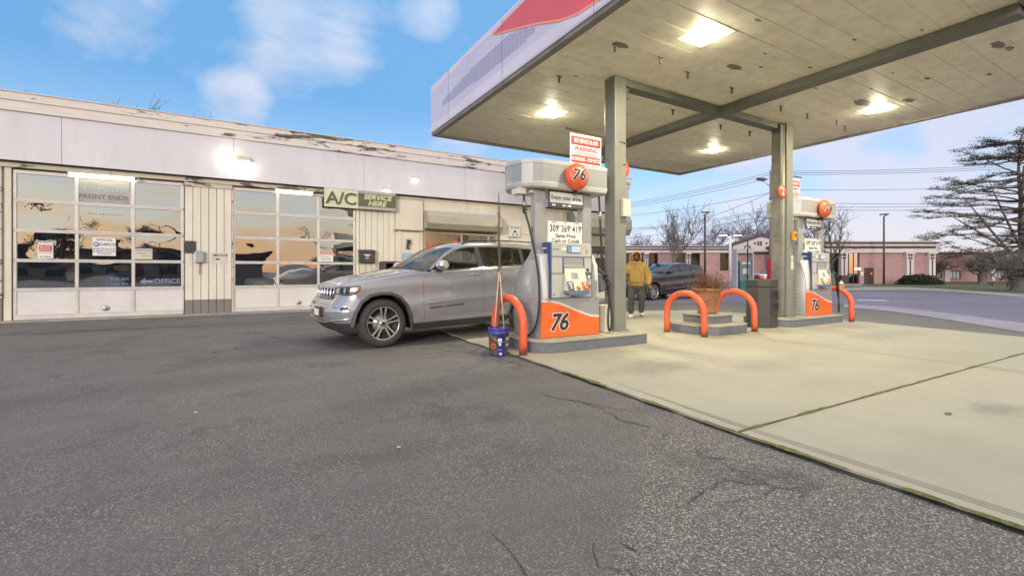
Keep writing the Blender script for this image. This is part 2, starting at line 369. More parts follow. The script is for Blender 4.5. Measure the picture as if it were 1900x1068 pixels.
    # vehicles
    def carpaint(name, col, metal, rough):
        t = NT(name); v = t.coord('Object')
        fl = t.noise(v, 900, 1); n = t.noise(v, 2, 4)
        c = t.mix(t.ramp(fl, [(.4, 0.0), (.7, .12)]), col, tuple(min(1, x * 1.5) for x in col))
        c = t.mix(t.ramp(n, [(.4, 0.0), (.8, .10)]), c, (.25, .22, .19))
        return t.fin(c, rough, metal, 1)
    M['silver'] = carpaint('silver_car_paint', (.38, .38, .41), .42, .24)
    M['navy'] = carpaint('dark_navy_car_paint', (.014, .015, .024), .1, .28)
    M['charcoal'] = carpaint('charcoal_car_paint', (.035, .035, .038), .4, .3)
    M['trim'] = pbr('black_plastic_trim', (.045, .045, .047), .6, var=.15, scale=6, dirt=.3, dirtcol=(.12, .11, .10))
    M['cladding'] = pbr('grey_plastic_cladding', (.075, .077, .078), .55, var=.15, scale=6, dirt=.3, dirtcol=(.15, .14, .13))
    M['tyre'] = pbr('tyre_rubber', (.050, .046, .043), .8, var=.2, scale=8, dirt=.4, dirtcol=(.10, .09, .08))
    M['alloy'] = pbr('machined_alloy', (.62, .61, .60), .25, .9, var=.06)
    M['alloydark'] = pbr('dark_alloy', (.025, .025, .025), .6, 0)
    M['carglass'] = glass('car_glass', (.50, .54, .47), .06)
    M['darkglass'] = glass('privacy_glass', (.08, .085, .08), .07)
    M['seat'] = pbr('dark_seat', (.05, .05, .05), .8)
    M['headglass'] = glass('lamp_cover', (.9, .9, .9), .12)
    M['amber'] = pbr('amber_lens', (.80, .20, .04), .2, coat=.6)
    M['lampin'] = pbr('lamp_reflector', (.65, .66, .68), .15, .9)
    M['seam'] = pbr('panel_gap', (.012, .012, .012), .9)
    # misc
    M['terracotta'] = pbr('terracotta', (.29, .125, .06), .8, var=.2, scale=6, dirt=.5, dirtcol=(.30, .25, .18), bump=.3)
    M['dryleaf'] = pbr('dry_leaf', (.27, .10, .045), .9, var=.45, scale=9)
    M['twig'] = pbr('twig_bark', (.13, .10, .08), .9, var=.3, scale=10)
    M['bin'] = pbr('bin_plastic', (.055, .055, .05), .6, var=.12, scale=4, dirt=.3, dirtcol=(.13, .12, .10))
    M['bark'] = pbr('grey_bark', (.155, .13, .12), .95, var=.35, scale=6, bump=.8, bscale=15)
    M['branch'] = pbr('violet_grey_twigs', (.20, .15, .20), .95, var=.3, scale=4)
    M['branch2'] = pbr('brown_grey_twigs', (.175, .15, .13), .95, var=.3, scale=4)
    M['needle'] = pbr('pine_needles', (.15, .13, .085), .9, var=.45, scale=.8, dirt=.7, dirtcol=(.20, .145, .09))
    M['shrub'] = pbr('evergreen_shrub', (.035, .05, .025), .9, var=.4, scale=3)
    M['polewood'] = pbr('weathered_pole_wood', (.28, .19, .18), .9, var=.2, scale=3, stretch=(4, 4, .3))
    M['polemetal'] = pbr('brown_pole_metal', (.09, .06, .055), .5, .2, var=.15)
    M['wire'] = pbr('power_wire', (.05, .05, .06), .6)
    t = NT('pink_brick'); v = t.coord('Object', (1, 1, 1))
    bk = t.N.new('ShaderNodeTexBrick'); mp = t.N.new('ShaderNodeMapping'); mp.inputs['Rotation'].default_value = (R(90), 0, 0); t.L.new(v, mp.inputs[0]); t.L.new(mp.outputs[0], bk.inputs['Vector'])
    bk.inputs['Color1'].default_value = (.43, .245, .24, 1); bk.inputs['Color2'].default_value = (.50, .30, .29, 1); bk.inputs['Mortar'].default_value = (.34, .26, .25, 1)
    bk.inputs['Scale'].default_value = 1; bk.inputs['Brick Width'].default_value = .4; bk.inputs['Row Height'].default_value = .2; bk.inputs['Mortar Size'].default_value = .014
    c = t.mix(t.ramp(t.noise(v, .4, 5), [(.35, 0.0), (.75, .35)]), bk.outputs['Color'], (.26, .15, .15))
    M['brick'] = t.fin(c, .85)
    M['stucco'] = pbr('pale_stucco', (.60, .55, .55), .8, var=.08, scale=1)
    M['brown'] = pbr('dark_brown_trim', (.075, .045, .045), .7, var=.15)
    M['darkwin'] = glass('dark_office_glass', (.16, .15, .14), .05, .05)
    M['mirrorwin'] = glass('sunset_mirror_glass', (.1, .1, .1), .75, .01)
    M['blind'] = pbr('pale_window_blind', (.55, .62, .66), .6)
    M['teal'] = pbr('teal_enamel', (.03, .22, .20), .4, var=.15)
    M['yellow'] = pbr('yellow_enamel', (.75, .36, .02), .5)
    M['purple'] = pbr('blue_violet_label', (.055, .055, .28), .4, var=.15)
    M['bucketside'] = pbr('brown_bucket_label', (.10, .075, .05), .5, var=.3)
    M['cream'] = pbr('cream_plastic', (.62, .58, .47), .5)
    M['stake'] = pbr('pale_bamboo', (.62, .48, .40), .7)
    M['skin'] = pbr('dark_brown_skin', (.17, .075, .045), .6, var=.1)
    M['skin2'] = pbr('hand_skin', (.30, .15, .10), .6, var=.1)
    M['beard'] = pbr('black_beard', (.012, .010, .010), .9)
    t = NT('mustard_fleece'); v = t.coord('Object'); c = t.ramp(t.noise(v, 9, 6), [(.3, (.31, .195, .058)), (.7, (.41, .262, .082))])
    t.bump(t.noise(v, 14, 5, .6, .6), .5, .02); M['hoodie'] = t.fin(c, .95)
    t = NT('olive_jogger_cloth'); v = t.coord('Object'); c = t.ramp(t.noise(v, 9, 6), [(.3, (.055, .062, .050)), (.7, (.085, .092, .074))])
    t.bump(t.noise(v, 10, 5, .6, .8), .6, .02); M['pants'] = t.fin(c, .95)
    M['tarp'] = pbr('blue_tarp', (.06, .20, .50), .5, var=.3, scale=5)
    M['card'] = pbr('cardboard', (.30, .20, .11), .85, var=.2)
    M['pallet'] = pbr('grey_timber', (.09, .07, .055), .9, var=.3)
    M['lightblue'] = pbr('light_blue_plastic', (.30, .50, .70), .5)
    M['fadedblue'] = pbr('faded_blue_print', (.36, .44, .56), .6)
    M['greyprint'] = pbr('grey_print', (.14, .15, .15), .6)
    M['vinylblue'] = pbr('blue_vinyl_letters', (.22, .26, .42), .5)
    M['sage'] = pbr('sage_banner_cloth', (.66, .67, .50), .6, var=.06)
    M['banner_dark'] = pbr('dark_olive_print', (.13, .125, .07), .6)
    M['banner_light'] = pbr('pale_yellow_print', (.74, .74, .48), .6)
    M['facade_far'] = pbr('far_house_wall', (.20, .16, .14), .9)
setup_materials()

# ------------------------------------------------------------------ mesh helpers
class MB:
    def __init__(s): s.bm = bmesh.new(); s.mats = []; s.mi = 0
    def use(s, m):
        if m not in s.mats: s.mats.append(m)
        s.mi = s.mats.index(m); return s
    def face(s, vs):
        try:
            f = s.bm.faces.new(vs); f.material_index = s.mi; return f
        except ValueError: return None
    def box(s, x0, x1, y0, y1, z0, z1):
        v = [s.bm.verts.new((x, y, z)) for x in (x0, x1) for y in (y0, y1) for z in (z0, z1)]
        for q in ((0, 1, 3, 2), (4, 6, 7, 5), (0, 4, 5, 1), (2, 3, 7, 6), (0, 2, 6, 4), (1, 5, 7, 3)): s.face([v[i] for i in q])
        return s
    def ring(s, pts): return [s.bm.verts.new(p) for p in pts]
    def bridge(s, a, b, closed=True, smooth=False):
        n = len(a)
        for i in range(n if closed else n - 1):
            f = s.face([a[i], a[(i + 1) % n], b[(i + 1) % n], b[i]])
            if f and smooth: f.smooth = True
    def loft(s, rings, closed=True, cap=True, smooth=False):
        rs = [s.ring(r) for r in rings]
        for a, b in zip(rs, rs[1:]): s.bridge(a, b, closed, smooth)
        if cap: s.face(rs[0][::-1]); s.face(rs[-1])
        return rs
    def prism(s, poly, axis, a, b):
        """poly in the two other axes (in order x,y,z), extruded along axis from a to b"""
        def P(p, t):
            q = list(p); q.insert('xyz'.index(axis), t); return tuple(q)
        s.loft([[P(p, a) for p in poly], [P(p, b) for p in poly]]); return s
    def tube(s, path, r, n=8, cap=True, closed=False):
        path = [Vector(p) for p in path]; rings = []; a = None
        for i, p in enumerate(path):
            if closed: d = path[(i + 1) % len(path)] - path[i - 1]
            else: d = path[min(i + 1, len(path) - 1)] - path[max(i - 1, 0)]
            d.normalize()
            if a is None: a = d.cross(Vector((0, 0, 1)) if abs(d.z) < .95 else Vector((1, 0, 0)))
            else: a = a - d * a.dot(d)
            a.normalize(); b = a.cross(d)
            rr = r[i] if isinstance(r, (list, tuple)) else r
            rings.append([p + (a * math.cos(2 * math.pi * k / n) + b * math.sin(2 * math.pi * k / n)) * rr for k in range(n)])
        rs = [s.ring(q) for q in rings]
        for a, b in zip(rs, rs[1:]): s.bridge(a, b, True, True)
        if closed: s.bridge(rs[-1], rs[0], True, True)
        elif cap and n > 3: s.face(rs[0][::-1]); s.face(rs[-1])
        return s
    def lathe(s, prof, n=24, c=(0, 0, 0), axis='z', cap=False, smooth=True):
        rings = []
        for r, z in prof:
            ring = []
            for k in range(n):
                a = 2 * math.pi * k / n; u, v = r * math.cos(a), r * math.sin(a)
                p = {'z': (u, v, z), 'y': (u, z, -v), 'x': (z, u, v)}[axis]
                ring.append((p[0] + c[0], p[1] + c[1], p[2] + c[2]))
            rings.append(ring)
        s.loft(rings, True, cap, smooth); return s
    def poly(s, pts): s.face([s.bm.verts.new(p) for p in pts]); return s
    def grid(s, rows, smooth=True):
        rs = [s.ring(r) for r in rows]
        for a, b in zip(rs, rs[1:]): s.bridge(a, b, False, smooth)
        return s
    def build(s, name, mat=None, parent=None, loc=None, bevel=0, sub=0, solid=0, fixn=True, rot=None, seg=2):
        if fixn: bmesh.ops.recalc_face_normals(s.bm, faces=s.bm.faces)
        me = bpy.data.meshes.new(name); s.bm.to_mesh(me); s.bm.free()
        for m in (s.mats or [mat]): me.materials.append(m)
        o = bpy.data.objects.new(name, me); C.objects.link(o)
        if parent: o.parent = parent
        if loc: o.location = loc
        if rot: o.rotation_euler = rot
        if solid:
            m = o.modifiers.new('solid', 'SOLIDIFY'); m.thickness = solid; m.offset = -1
        if bevel:
            m = o.modifiers.new('bevel', 'BEVEL'); m.width = bevel; m.segments = seg; m.limit_method = 'ANGLE'; m.angle_limit = R(40)
        if sub:
            m = o.modifiers.new('sub', 'SUBSURF'); m.levels = sub; m.render_levels = sub
        return o
def smooth_all(o):
    for p in o.data.polygons: p.use_smooth = True
    return o
def tag(o, label=None, cat=None, group=None, kind=None):
    if label: o['label'] = label
    if cat: o['category'] = cat
    if group: o['group'] = group
    if kind: o['kind'] = kind
    return o
def thing(name, label, cat, loc=(0, 0, 0), rz=0, group=None):
    o = bpy.data.objects.new(name, None); C.objects.link(o)
    o.empty_display_size = .2
    o.location = loc; o.rotation_euler = (0, 0, rz)
    return tag(o, label, cat, group)
def struct(o): o['kind'] = 'structure'; return o
def children(o, pool): return [c for c in pool if c.parent == o]
def copy_tree(o, parent=None, pool=None):
    pool = pool if pool is not None else list(C.objects)
    c = o.copy(); C.objects.link(c); c.parent = parent
    for ch in children(o, pool): copy_tree(ch, c, pool)
    return c
def bx(name, dims, mat, parent=None, bevel=0, loc=None, rot=None):
    return MB().box(*dims).build(name, mat, parent, bevel=bevel, loc=loc, rot=rot)
FRONT = (R(90), 0, 0)                    # writing that faces -Y
LEFT = (R(90), 0, R(-90))                # writing that faces -X
def text(body, size, mat, parent, loc, rot=FRONT, bold=0, shear=0, align='CENTER', ext=.001, sx=1, name='lettering', space=1, line=1):
    cu = bpy.data.curves.new(name, 'FONT'); cu.body = body; cu.size = size; cu.offset = bold * size; cu.shear = shear
    cu.align_x = align; cu.align_y = 'CENTER'; cu.extrude = ext; cu.space_character = space; cu.space_line = line; cu.resolution_u = 4
    cu.materials.append(mat)
    o = bpy.data.objects.new(name, cu); C.objects.link(o); o.parent = parent; o.location = loc; o.rotation_euler = rot; o.scale = (sx, 1, 1)
    return o
def convert_texts(dome=None):
    """turn the written parts into plain meshes"""
    fonts = [o for o in C.objects if o.type == 'FONT']
    bpy.context.view_layer.update(); dg = bpy.context.evaluated_depsgraph_get()
    for o in fonts:
        me = bpy.data.meshes.new_from_object(o.evaluated_get(dg)); name = o.name
        n = bpy.data.objects.new(name, me); C.objects.link(n); n.parent = o.parent; n.location = o.location; n.rotation_euler = o.rotation_euler; n.scale = o.scale
        for k in ('dome',):
            if k in o: n[k] = o[k]
        bpy.data.objects.remove(o); n.name = name.split('.')[0]
def lerp(a, b, t): return a + (b - a) * t
def curve(pts, x):
    """piecewise linear y(x)"""
    if x <= pts[0][0]: return pts[0][1]
    for (a, b), (c, d) in zip(pts, pts[1:]):
        if x <= c: return b + (d - b) * (x - a) / (c - a)
    return pts[-1][1]
def scurve(pts, x):
    """smooth (Catmull-Rom style) y(x)"""
    if x <= pts[0][0]: return pts[0][1]
    if x >= pts[-1][0]: return pts[-1][1]
    for i in range(len(pts) - 1):
        (x0, y0), (x1, y1) = pts[i], pts[i + 1]
        if x <= x1:
            m0 = (y1 - pts[i - 1][1]) / (x1 - pts[i - 1][0]) if i > 0 else (y1 - y0) / (x1 - x0)
            m1 = (pts[i + 2][1] - y0) / (pts[i + 2][0] - x0) if i + 2 < len(pts) else (y1 - y0) / (x1 - x0)
            h = x1 - x0; t = (x - x0) / h
            return (2*t**3 - 3*t*t + 1) * y0 + (t**3 - 2*t*t + t) * h * m0 + (3*t*t - 2*t**3) * y1 + (t**3 - t*t) * h * m1

# ------------------------------------------------------------------ ground
random.seed(4)
def sheet(name, pts, z, mat, kind='structure'):
    o = MB().poly([(p[0], p[1], z) for p in pts]).build(name, mat); o['kind'] = kind; return o
sheet('ground', [(-500, -500), (700, -500), (700, 700), (-500, 700)], 0, M['asphalt'])
SLAB = [(3.05, -9), (3.12, .6), (3.16, 2.07), (3.3, 4.2), (3.38, 5.6), (3.36, 7.1), (3.5, 9.3), (6, 9.9), (10.2, 10.2), (12.2, 9.5), (12.87, 5.6), (12.3, 2.5), (11.9, -9)]
def slab():
    m = MB()
    # a slightly broken edge where it meets the asphalt
    pts = []
    for (a, b) in zip(SLAB, SLAB[1:] + SLAB[:1]):
        n = max(2, int(math.dist(a, b) / .12)) if a[0] < 3.6 and b[0] < 3.6 else 4
        for i in range(n):
            t = i / n; x, y = lerp(a[0], b[0], t), lerp(a[1], b[1], t)
            if n > 4: x += mnoise.noise((x * 3, y * 3, 0)) * .035 + mnoise.noise((x, y * 14, 3)) * .010
            pts.append((x, y))
    m.prism(pts, 'z', -.05, .022)
    o = m.build('concrete_apron', M['slab'], bevel=.006); struct(o)
slab()
def strip(name, path, w, z, mat, seed=0, rough=.5, kind='stuff', gaps=0.0):
    """an irregular thin ribbon lying on the ground"""
    m = MB(); rnd = random.Random(seed); rows = []; on = True
    P = []
    for a, b in zip(path, path[1:]):
        n = max(1, int(math.dist(a, b) / .035))
        for i in range(n): P.append((lerp(a[0], b[0], i / n), lerp(a[1], b[1], i / n)))
    P.append(path[-1]); prev = None
    for i, (x, y) in enumerate(P):
        q = P[min(i + 1, len(P) - 1)]; r = P[max(i - 1, 0)]
        d = Vector((q[0] - r[0], q[1] - r[1], 0)).normalized(); nrm = Vector((-d.y, d.x, 0))
        k = (mnoise.noise((x * 2.5, y * 2.5, seed)) + .5 * mnoise.noise((x * 9, y * 9, seed + 5)))
        ww = w * (1 + rough * 1.6 * k) * rnd.uniform(.8, 1.2)
        if mnoise.noise((x * 1.7, y * 1.7, seed + 9)) < gaps - .6: ww *= .15
        ww = max(.002, ww)
        c = Vector((x, y, z)); pair = [m.bm.verts.new(c - nrm * ww), m.bm.verts.new(c + nrm * ww)]
        if prev: m.face([prev[0], pair[0], pair[1], prev[1]])
        prev = pair
    o = m.build(name, mat); o['kind'] = kind; return o
EDGE = [(3.05, -6), (3.12, .6), (3.16, 2.07), (3.3, 4.2), (3.38, 5.6), (3.36, 7.1), (3.5, 9.2)]
strip('slab_edge_crack', [(x - .02, y) for x, y in EDGE], .028, .006, M['crack'], 1, .7, 'structure')
strip('edge_moss', [(x - .018, y) for x, y in EDGE[:5]], .022, .0235, M['moss'], 2, .9, 'stuff', .62)
strip('slab_joint', [(3.16, 2.07), (11.95, 1.95)], .010, .0245, M['crack'], 3, .4, 'structure')
strip('joint_moss', [(3.17, 2.075), (11.9, 1.955)], .015, .0262, M['moss'], 4, .7, 'stuff', .42)
strip('slab_joint', [(8.02, 5.4), (7.95, 1.9)], .006, .0245, M['crack'], 5, .4, 'structure')
strip('slab_joint', [(7.95, 1.9), (7.7, -7)], .006, .0245, M['crack'], 6, .4, 'structure')
strip('slab_joint', [(5.9, 7.75), (8.33, 7.83), (12.4, 8.0)], .007, .0245, M['crack'], 7, .4, 'structure')
for k in range(3): strip('edge_groove', [(x + .09 + .030 * k + (.004 * i), y) for i, (x, y) in enumerate([(3.03, -4), (3.12, .6), (3.16, 2.0), (3.22 + .02 * k, 2.7 + .5 * k)])], .0017, .0236, M['crack'], 20 + k, .5, 'structure')
# long cracks in the asphalt
def crack(pts, w, seed):
    P = []
    for a, b in zip(pts, pts[1:]):
        n = max(3, int(math.dist(a, b) / .06))
        for i in range(n):
            x, y = lerp(a[0], b[0], i / n), lerp(a[1], b[1], i / n)
            P.append((x + .05 * mnoise.noise((x * 4, y * 4, seed)) + .02 * mnoise.noise((x * 15, y * 15, seed)), y + .05 * mnoise.noise((x * 4, y * 4, seed + 40)) + .02 * mnoise.noise((x * 15, y * 15, seed + 2))))
    strip('asphalt_crack', P, w, .004, M['crack'], seed, .9, 'structure')
crack([(2.55, 3.75), (2.75, 3.1), (2.62, 2.75), (2.75, 2.45)], .005, 31)
crack([(2.7, 3.3), (2.95, 2.75)], .0035, 32)
crack([(2.45, 7.0), (2.9, 6.2), (3.1, 5.75), (3.12, 5.0)], .006, 33)
crack([(2.9, 6.2), (3.3, 6.5)], .004, 34)
crack([(1.33, 1.55), (1.25, 1.42), (1.36, 1.34), (1.33, 1.22)], .0025, 35)
crack([(1.42, 1.5), (1.48, 1.38)], .0018, 36)
crack([(1.0, 1.9), (.98, 1.62), (.93, 1.35)], .002, 37)
crack([(-3.5, 12.3), (-.6, 12.25), (1.5, 11.7), (3.4, 11.5)], .009, 38)
crack([(-4.5, 9.2), (-2.2, 9.6), (-1.2, 10.6)], .006, 39)
crack([(.2, 10.5), (.6, 9.2), (1.3, 8.4)], .005, 40)
crack([(.28, 1.52), (.36, 1.46), (.42, 1.49)], .006, 41)
# raised sill in front of the garage and the asphalt ramp up to it
def front_sill():
    o = MB().box(-14, 14.3, 14.12, 14.75, -.1, .115).build('sidewalk', M['kerb'], bevel=.012); struct(o)
    m = MB(); rows = []
    n = 90
    for (y, z) in ((14.13, .10), (13.6, .075), (13.0, .035), (12.5, .006)):
        rows.append([(lerp(-14, 8, i / n), y + (.10 * mnoise.noise((i * .35, y, 1)) if y < 13.1 else 0), z) for i in range(n + 1)])
    o = m.grid(rows).build('asphalt_ramp', M['asphalt']); struct(o)
front_sill()
for x in (-.38, 2.95, -3.9): strip('sill_joint', [(x, 14.13), (x + .05, 14.5)], .008, .1165, M['crack'], int(x * 7), .4, 'structure')
# street beyond the station
P3 = lambda px, py: (lambda d: tuple((FW * d + RT * ((px - 950) / 850 * d))[:2]))(850 * CAM_H / (py - 505))
sheet('street', [P3(1150, 545.5), P3(1420, 545), P3(1600, 541), P3(1750, 545), P3(2300, 566), P3(2600, 640), P3(1900, 600), P3(1750, 580), P3(1560, 563), P3(1380, 562), P3(1160, 562)], .004, M['street'])
sheet('gutter', [P3(1565, 564), P3(1650, 569), P3(1750, 580), P3(1900, 600), P3(2200, 640), P3(2200, 668), P3(1900, 617), P3(1750, 592), P3(1650, 577), P3(1565, 570)], .009, M['street_concrete'])
sheet('street_line', [P3(1590, 556.5), P3(1640, 557), P3(1652, 558.6), P3(1590, 557.6)], .012, M['white'])
lawn = sheet('lawn', [P3(1610, 532), P3(1690, 532.5), P3(1770, 537), P3(1900, 545.5), P3(2500, 566), P3(2500, 521), P3(1900, 522), P3(1610, 525)], .03, M['grass'], 'stuff')
sheet('lawn_kerb', [P3(1560, 539), P3(1690, 538), P3(1770, 541), P3(1900, 552), P3(2500, 572), P3(2500, 566), P3(1900, 545.5), P3(1770, 537), P3(1690, 532.5), P3(1610, 532), P3(1560, 535)], .012, M['kerb'])
sheet('path', [P3(1562, 531), P3(1600, 531.5), P3(1596, 525.2), P3(1566, 525.2)], .036, M['kerb'])

# ------------------------------------------------------------------ service garage
WY = 14.6
def garage():
    prnd = random.Random(17)
    g = thing('service_garage', 'long low cream service garage with peeling eaves and two glazed bay doors', 'building', (0, WY, 0))
    # local y = 0 is the wall face
    def b(name, dims, mat, bevel=0, par=g): return bx(name, dims, mat, par, bevel)
    D1 = (-4.49, -1.32); D2 = (-.26, 2.99); DT = 3.56
    # outer walls
    w = MB()
    w.box(-14, D1[0] - .12, 0, .25, .1, 5.0); w.box(D1[0] - .12, 14.2, .02, .25, DT + .02, 5.0)
    w.box(D2[1] + .0, 5.14, .02, .25, .1, DT + .02); w.box(7.95, 14.2, .02, .25, .1, DT + .02); w.box(5.14, 7.95, .02, .25, 2.62, DT + .02)
    w.box(D1[1], D2[0], .03, .25, .1, DT + .02)
    w.box(13.95, 14.2, .25, 11, 0, 5.0); w.box(-14, -13.75, .25, 11, 0, 5.0); w.box(-14, 14.2, 10.75, 11, 0, 5.0)
    w.build('wall', M['wallpaint'], g)
    b('roof', (-14, 14.2, .25, 10.75, 4.9, 5.0), M['roof'])
    # wide metal sign band and the old wooden eaves board over it
    f = MB(); xs = [-14, -10.5, -7.05, -3.63, -.22, 3.2, 6.6, 10.0, 14.3]
    for a, c in zip(xs, xs[1:]): f.box(a + .004, c - .004, -.16, .02, 3.70, 4.80)
    f.build('sign_band', M['fascia'], g, bevel=.004)
    e = MB()
    e.box(-14.1, 14.35, -.21, .02, 4.795, 5.02); e.box(-14.1, 14.38, -.235, .05, 5.022, 5.20)
    e.build('eaves_board', M['peel'], g, bevel=.008)
    b('drip_edge', (-14.1, 14.4, -.26, .3, 5.202, 5.222), M['wallpaint'])
    b('band_lip', (-14, 14.3, -.17, -.01, 3.675, 3.698), M['seam'])
    b('door_head', (-14, D2[1] + .02, -.085, .018, DT, 3.674), M['flake'])
    b('wall_trim', (D2[1] + .02, 14.25, -.03, .018, 3.585, 3.674), M['wallpaint'], .006)
    # siding posts: vertical boards with grooves, bare grey at the foot
    def boards(x0, x1, z0, z1, n, mat, y0=-.02, y1=.03, name='siding'):
        m = MB(); dx = (x1 - x0) / n
        for i in range(n): m.box(x0 + i * dx + .006, x0 + (i + 1) * dx - .006, y0 - .004 * ((i * 7) % 3), y1, z0, z1)
        m.build(name, mat, g, bevel=.004)
    boards(D1[1] + .01, D2[0] - .01, .48, 3.44, 6, M['siding'])
    boards(D1[1] + .01, D2[0] - .01, .115, .478, 6, M['siding_base'], -.016, name='bare_boards')
    b('post_head', (D1[1], D2[0], -.055, -.0, 3.442, DT - .002), M['flake'], .005)
    boards(D1[0] - .75, D1[0] - .14, .62, 3.55, 3, M['flake'], -.06, .0)
    boards(D1[0] - .75, D1[0] - .14, .115, .618, 3, M['siding_base'], -.045, 0, name='bare_boards')
    b('door_jamb', (D1[0] - .13, D1[0] - .005, -.03, .12, .115, DT - .002), M['wallpaint'], .005)
    b('door_jamb', (D2[0] - .008, D2[0] + .03, -.025, .12, .115, DT - .002), M['flake'], .004)
    boards(D2[1] + .10, 4.19, .42, 3.58, 6, M['siding'])
    boards(D2[1] + .10, 4.19, .115, .418, 6, M['siding_base'], -.016, name='bare_boards')
    b('door_jamb', (D2[1] + .002, D2[1] + .095, -.04, .12, .115, DT - .002), M['siding'], .004)
    b('wall_panel', (4.21, 5.13, -.055, .018, 2.58, 3.56), M['plywood'], .006)
    b('panel_ledge', (4.17, 5.16, -.075, -.0, 2.545, 2.578), M['siding_base'])
    dr = b('side_door', (4.42, 5.02, -.015, .018, .13, 2.50), M['wallpaint'], .006)
    fr = MB(); fr.box(4.30, 4.415, -.03, .018, .115, 2.54); fr.box(5.025, 5.13, -.03, .018, .115, 2.54); fr.build('side_door_frame', M['plywood'], g, bevel=.005)
    for x0, x1 in ((5.18, 6.75), (6.76, 7.93), (7.96, 9.3), (9.31, 10.9)):
        b('wall_panel', (x0, x1, -.03, .018, 3.24 if x0 < 7.9 else 2.62, 3.58), M['plywood'], .004)
    for x0, x1 in ((7.96, 9.3), (9.31, 10.95)): b('wall_panel', (x0, x1, -.028, .018, .2, 2.605), M['wallpaint'], .004)
    # glazed overhead doors
    for (x0, x1) in (D1, D2):
        d = MB(); zs = [.12, .80, 1.47, 2.15, 2.83, 3.50]; xm = [lerp(x0, x1, t) for t in (0, .342, .672, 1)]
        t = .032
        for z in zs[1:-1]: d.box(x0 + .02, x1 - .02, -.005, .05, z - .037, z - .002); d.box(x0 + .02, x1 - .02, -.005, .05, z + .002, z + .037)
        d.box(x0 + .02, x1 - .02, -.005, .05, zs[0], zs[0] + .10); d.box(x0 + .02, x1 - .02, -.005, .05, 3.44, 3.52)
        for i, x in enumerate(xm):
            xa = x - t if 0 < i < 3 else (x + .012 if i == 0 else x - .07); xb = x + t if 0 < i < 3 else (x + .07 if i == 0 else x - .012)
            for z0, z1 in zip(zs, zs[1:]):
                d.box(xa, xb, -.002, .047, z0 + (.10 if z0 < .2 else .039), z1 - (.039 if z1 < 3.4 else .06))
        od = d.build('bay_door', M['doorframe'], g, bevel=.004)
        gl = MB(); pl = MB()
        for i in range(3):
            xa, xb = xm[i] + (.045 if i else .08), xm[i + 1] - (.045 if i < 2 else .08)
            pl.box(xa - .01, xb + .01, .012, .03, .225, .76)
            for z0, z1 in zip(zs[1:], zs[2:]):
                k = 10; bow = prnd.choice((-1, 1, 1)) * prnd.uniform(.0015, .006); sx_, sz_ = prnd.uniform(-.3, .3), prnd.uniform(-.3, .3)
                gl.grid([[(lerp(xa - .012, xb + .012, a / k), .026 - bow * max(0, 1 - (2 * a / k - 1 - sx_) ** 2) * max(0, 1 - (2 * c / k - 1 - sz_) ** 2), lerp(z0 + .03, z1 - .03, c / k)) for a in range(k + 1)] for c in range(k + 1)])
        gl.build('glazing', M['bayglass'], od); pl.build('door_panel', M['doorpaint'], od)
        ob = MB().lathe([(.0, -.022), (.055, -.022), (.065, -.005), (.065, .01)], 16, (lerp(xm[1], xm[2], .5), 0, .33), 'y').build('door_lock', M['steel'], od)
        MB().box(x0, x1, .05, .12, 3.45, DT).build('door_track', M['siding_base'], od)
    # workshop room behind the doors
    r = MB(); r.box(-6.5, 5.0, 9.9, 10, .1, 4.5); r.box(-6.6, -6.5, .3, 10, .1, 4.5); r.box(5.0, 5.1, .26, 10, .1, 4.5); r.box(-6.5, 5, .26, 9.9, 4.5, 4.55)
    r.build('workshop_lining', M['room'], g); b('workshop_floor', (-6.5, 5, .26, 9.9, .05, .118), M['roomfloor'])
    for x in (-3.0, 1.3): b('workshop_fill_light', (x - .9, x + .9, 3.2, 3.35, 4.15, 4.22), M['bay_fill'])  # added glowing strips, out of view, that brighten the dark workshop
    # shop front under the roller shutter
    s = MB(); s.box(5.16, 5.24, -.02, .08, .115, 2.56); s.box(7.85, 7.93, -.02, .08, .115, 2.56); s.box(6.5, 6.58, -.012, .07, .115, 2.52); s.box(5.24, 7.85, -.018, .08, 2.50, 2.56); s.box(7.55, 7.62, -.012, .07, .115, 2.50)
    so = s.build('shop_front', M['steel'], g, bevel=.004)
    for xa, xb in ((5.24, 6.5), (6.58, 7.55), (7.62, 7.85)): MB().box(xa, xb, .02, .032, .13, 2.5).build('shop_pane', M['storeglass'], so)
    r = MB(); r.box(5.15, 10.0, 4.4, 4.5, .1, 3.2); r.box(9.9, 10, .26, 4.4, .1, 3.2); r.box(5.12, 5.15, .26, 4.4, .1, 3.2); r.box(5.15, 10, .26, 4.4, 3.1, 3.2)
    r.build('shop_lining', M['storewall'], g)
    b('shop_ceiling_light', (5.6, 7.4, 1.2, 1.6, 3.04, 3.09), M['store_on']); b('shop_ceiling_light', (5.6, 7.4, 2.9, 3.3, 3.04, 3.09), M['store_on'])
    sh = MB(); random.seed(8)
    for i in range(9):
        x = 5.35 + i * .28; sh.box(x, x + .2, 1.8, 2.0, 1.9 + random.random() * .2, 2.2 + random.random() * .25)
    sh.build('shop_shelf_goods', M['orange'], g)
    def shutter(x0, x1, z0, z1, d, nm='shutter_housing'):
        h = (z1 - z0)
        m = MB(); prof = [(-.03, z0 + h * .02), (-d * .75, z0), (-d, z0 + h * .30), (-d, z0 + h * .72), (-d * .72, z1), (-.03, z1)]
        m.prism([(p[0], p[1]) for p in prof], 'x', x0 + .03, x1 - .03)
        o = m.build(nm, M['shutter'], g, bevel=.006)
        for x, xx in ((x0, x0 + .028), (x1 - .028, x1)):
            q = MB(); q.prism([(p[0] * 1.015, z0 + (p[1] - z0) * 1.015 - .004) for p in prof], 'x', x, xx); q.build('end_cap', M['pipe'], o, bevel=.004)
        return o
    shutter(5.15, 7.95, 2.63, 3.22, .42)
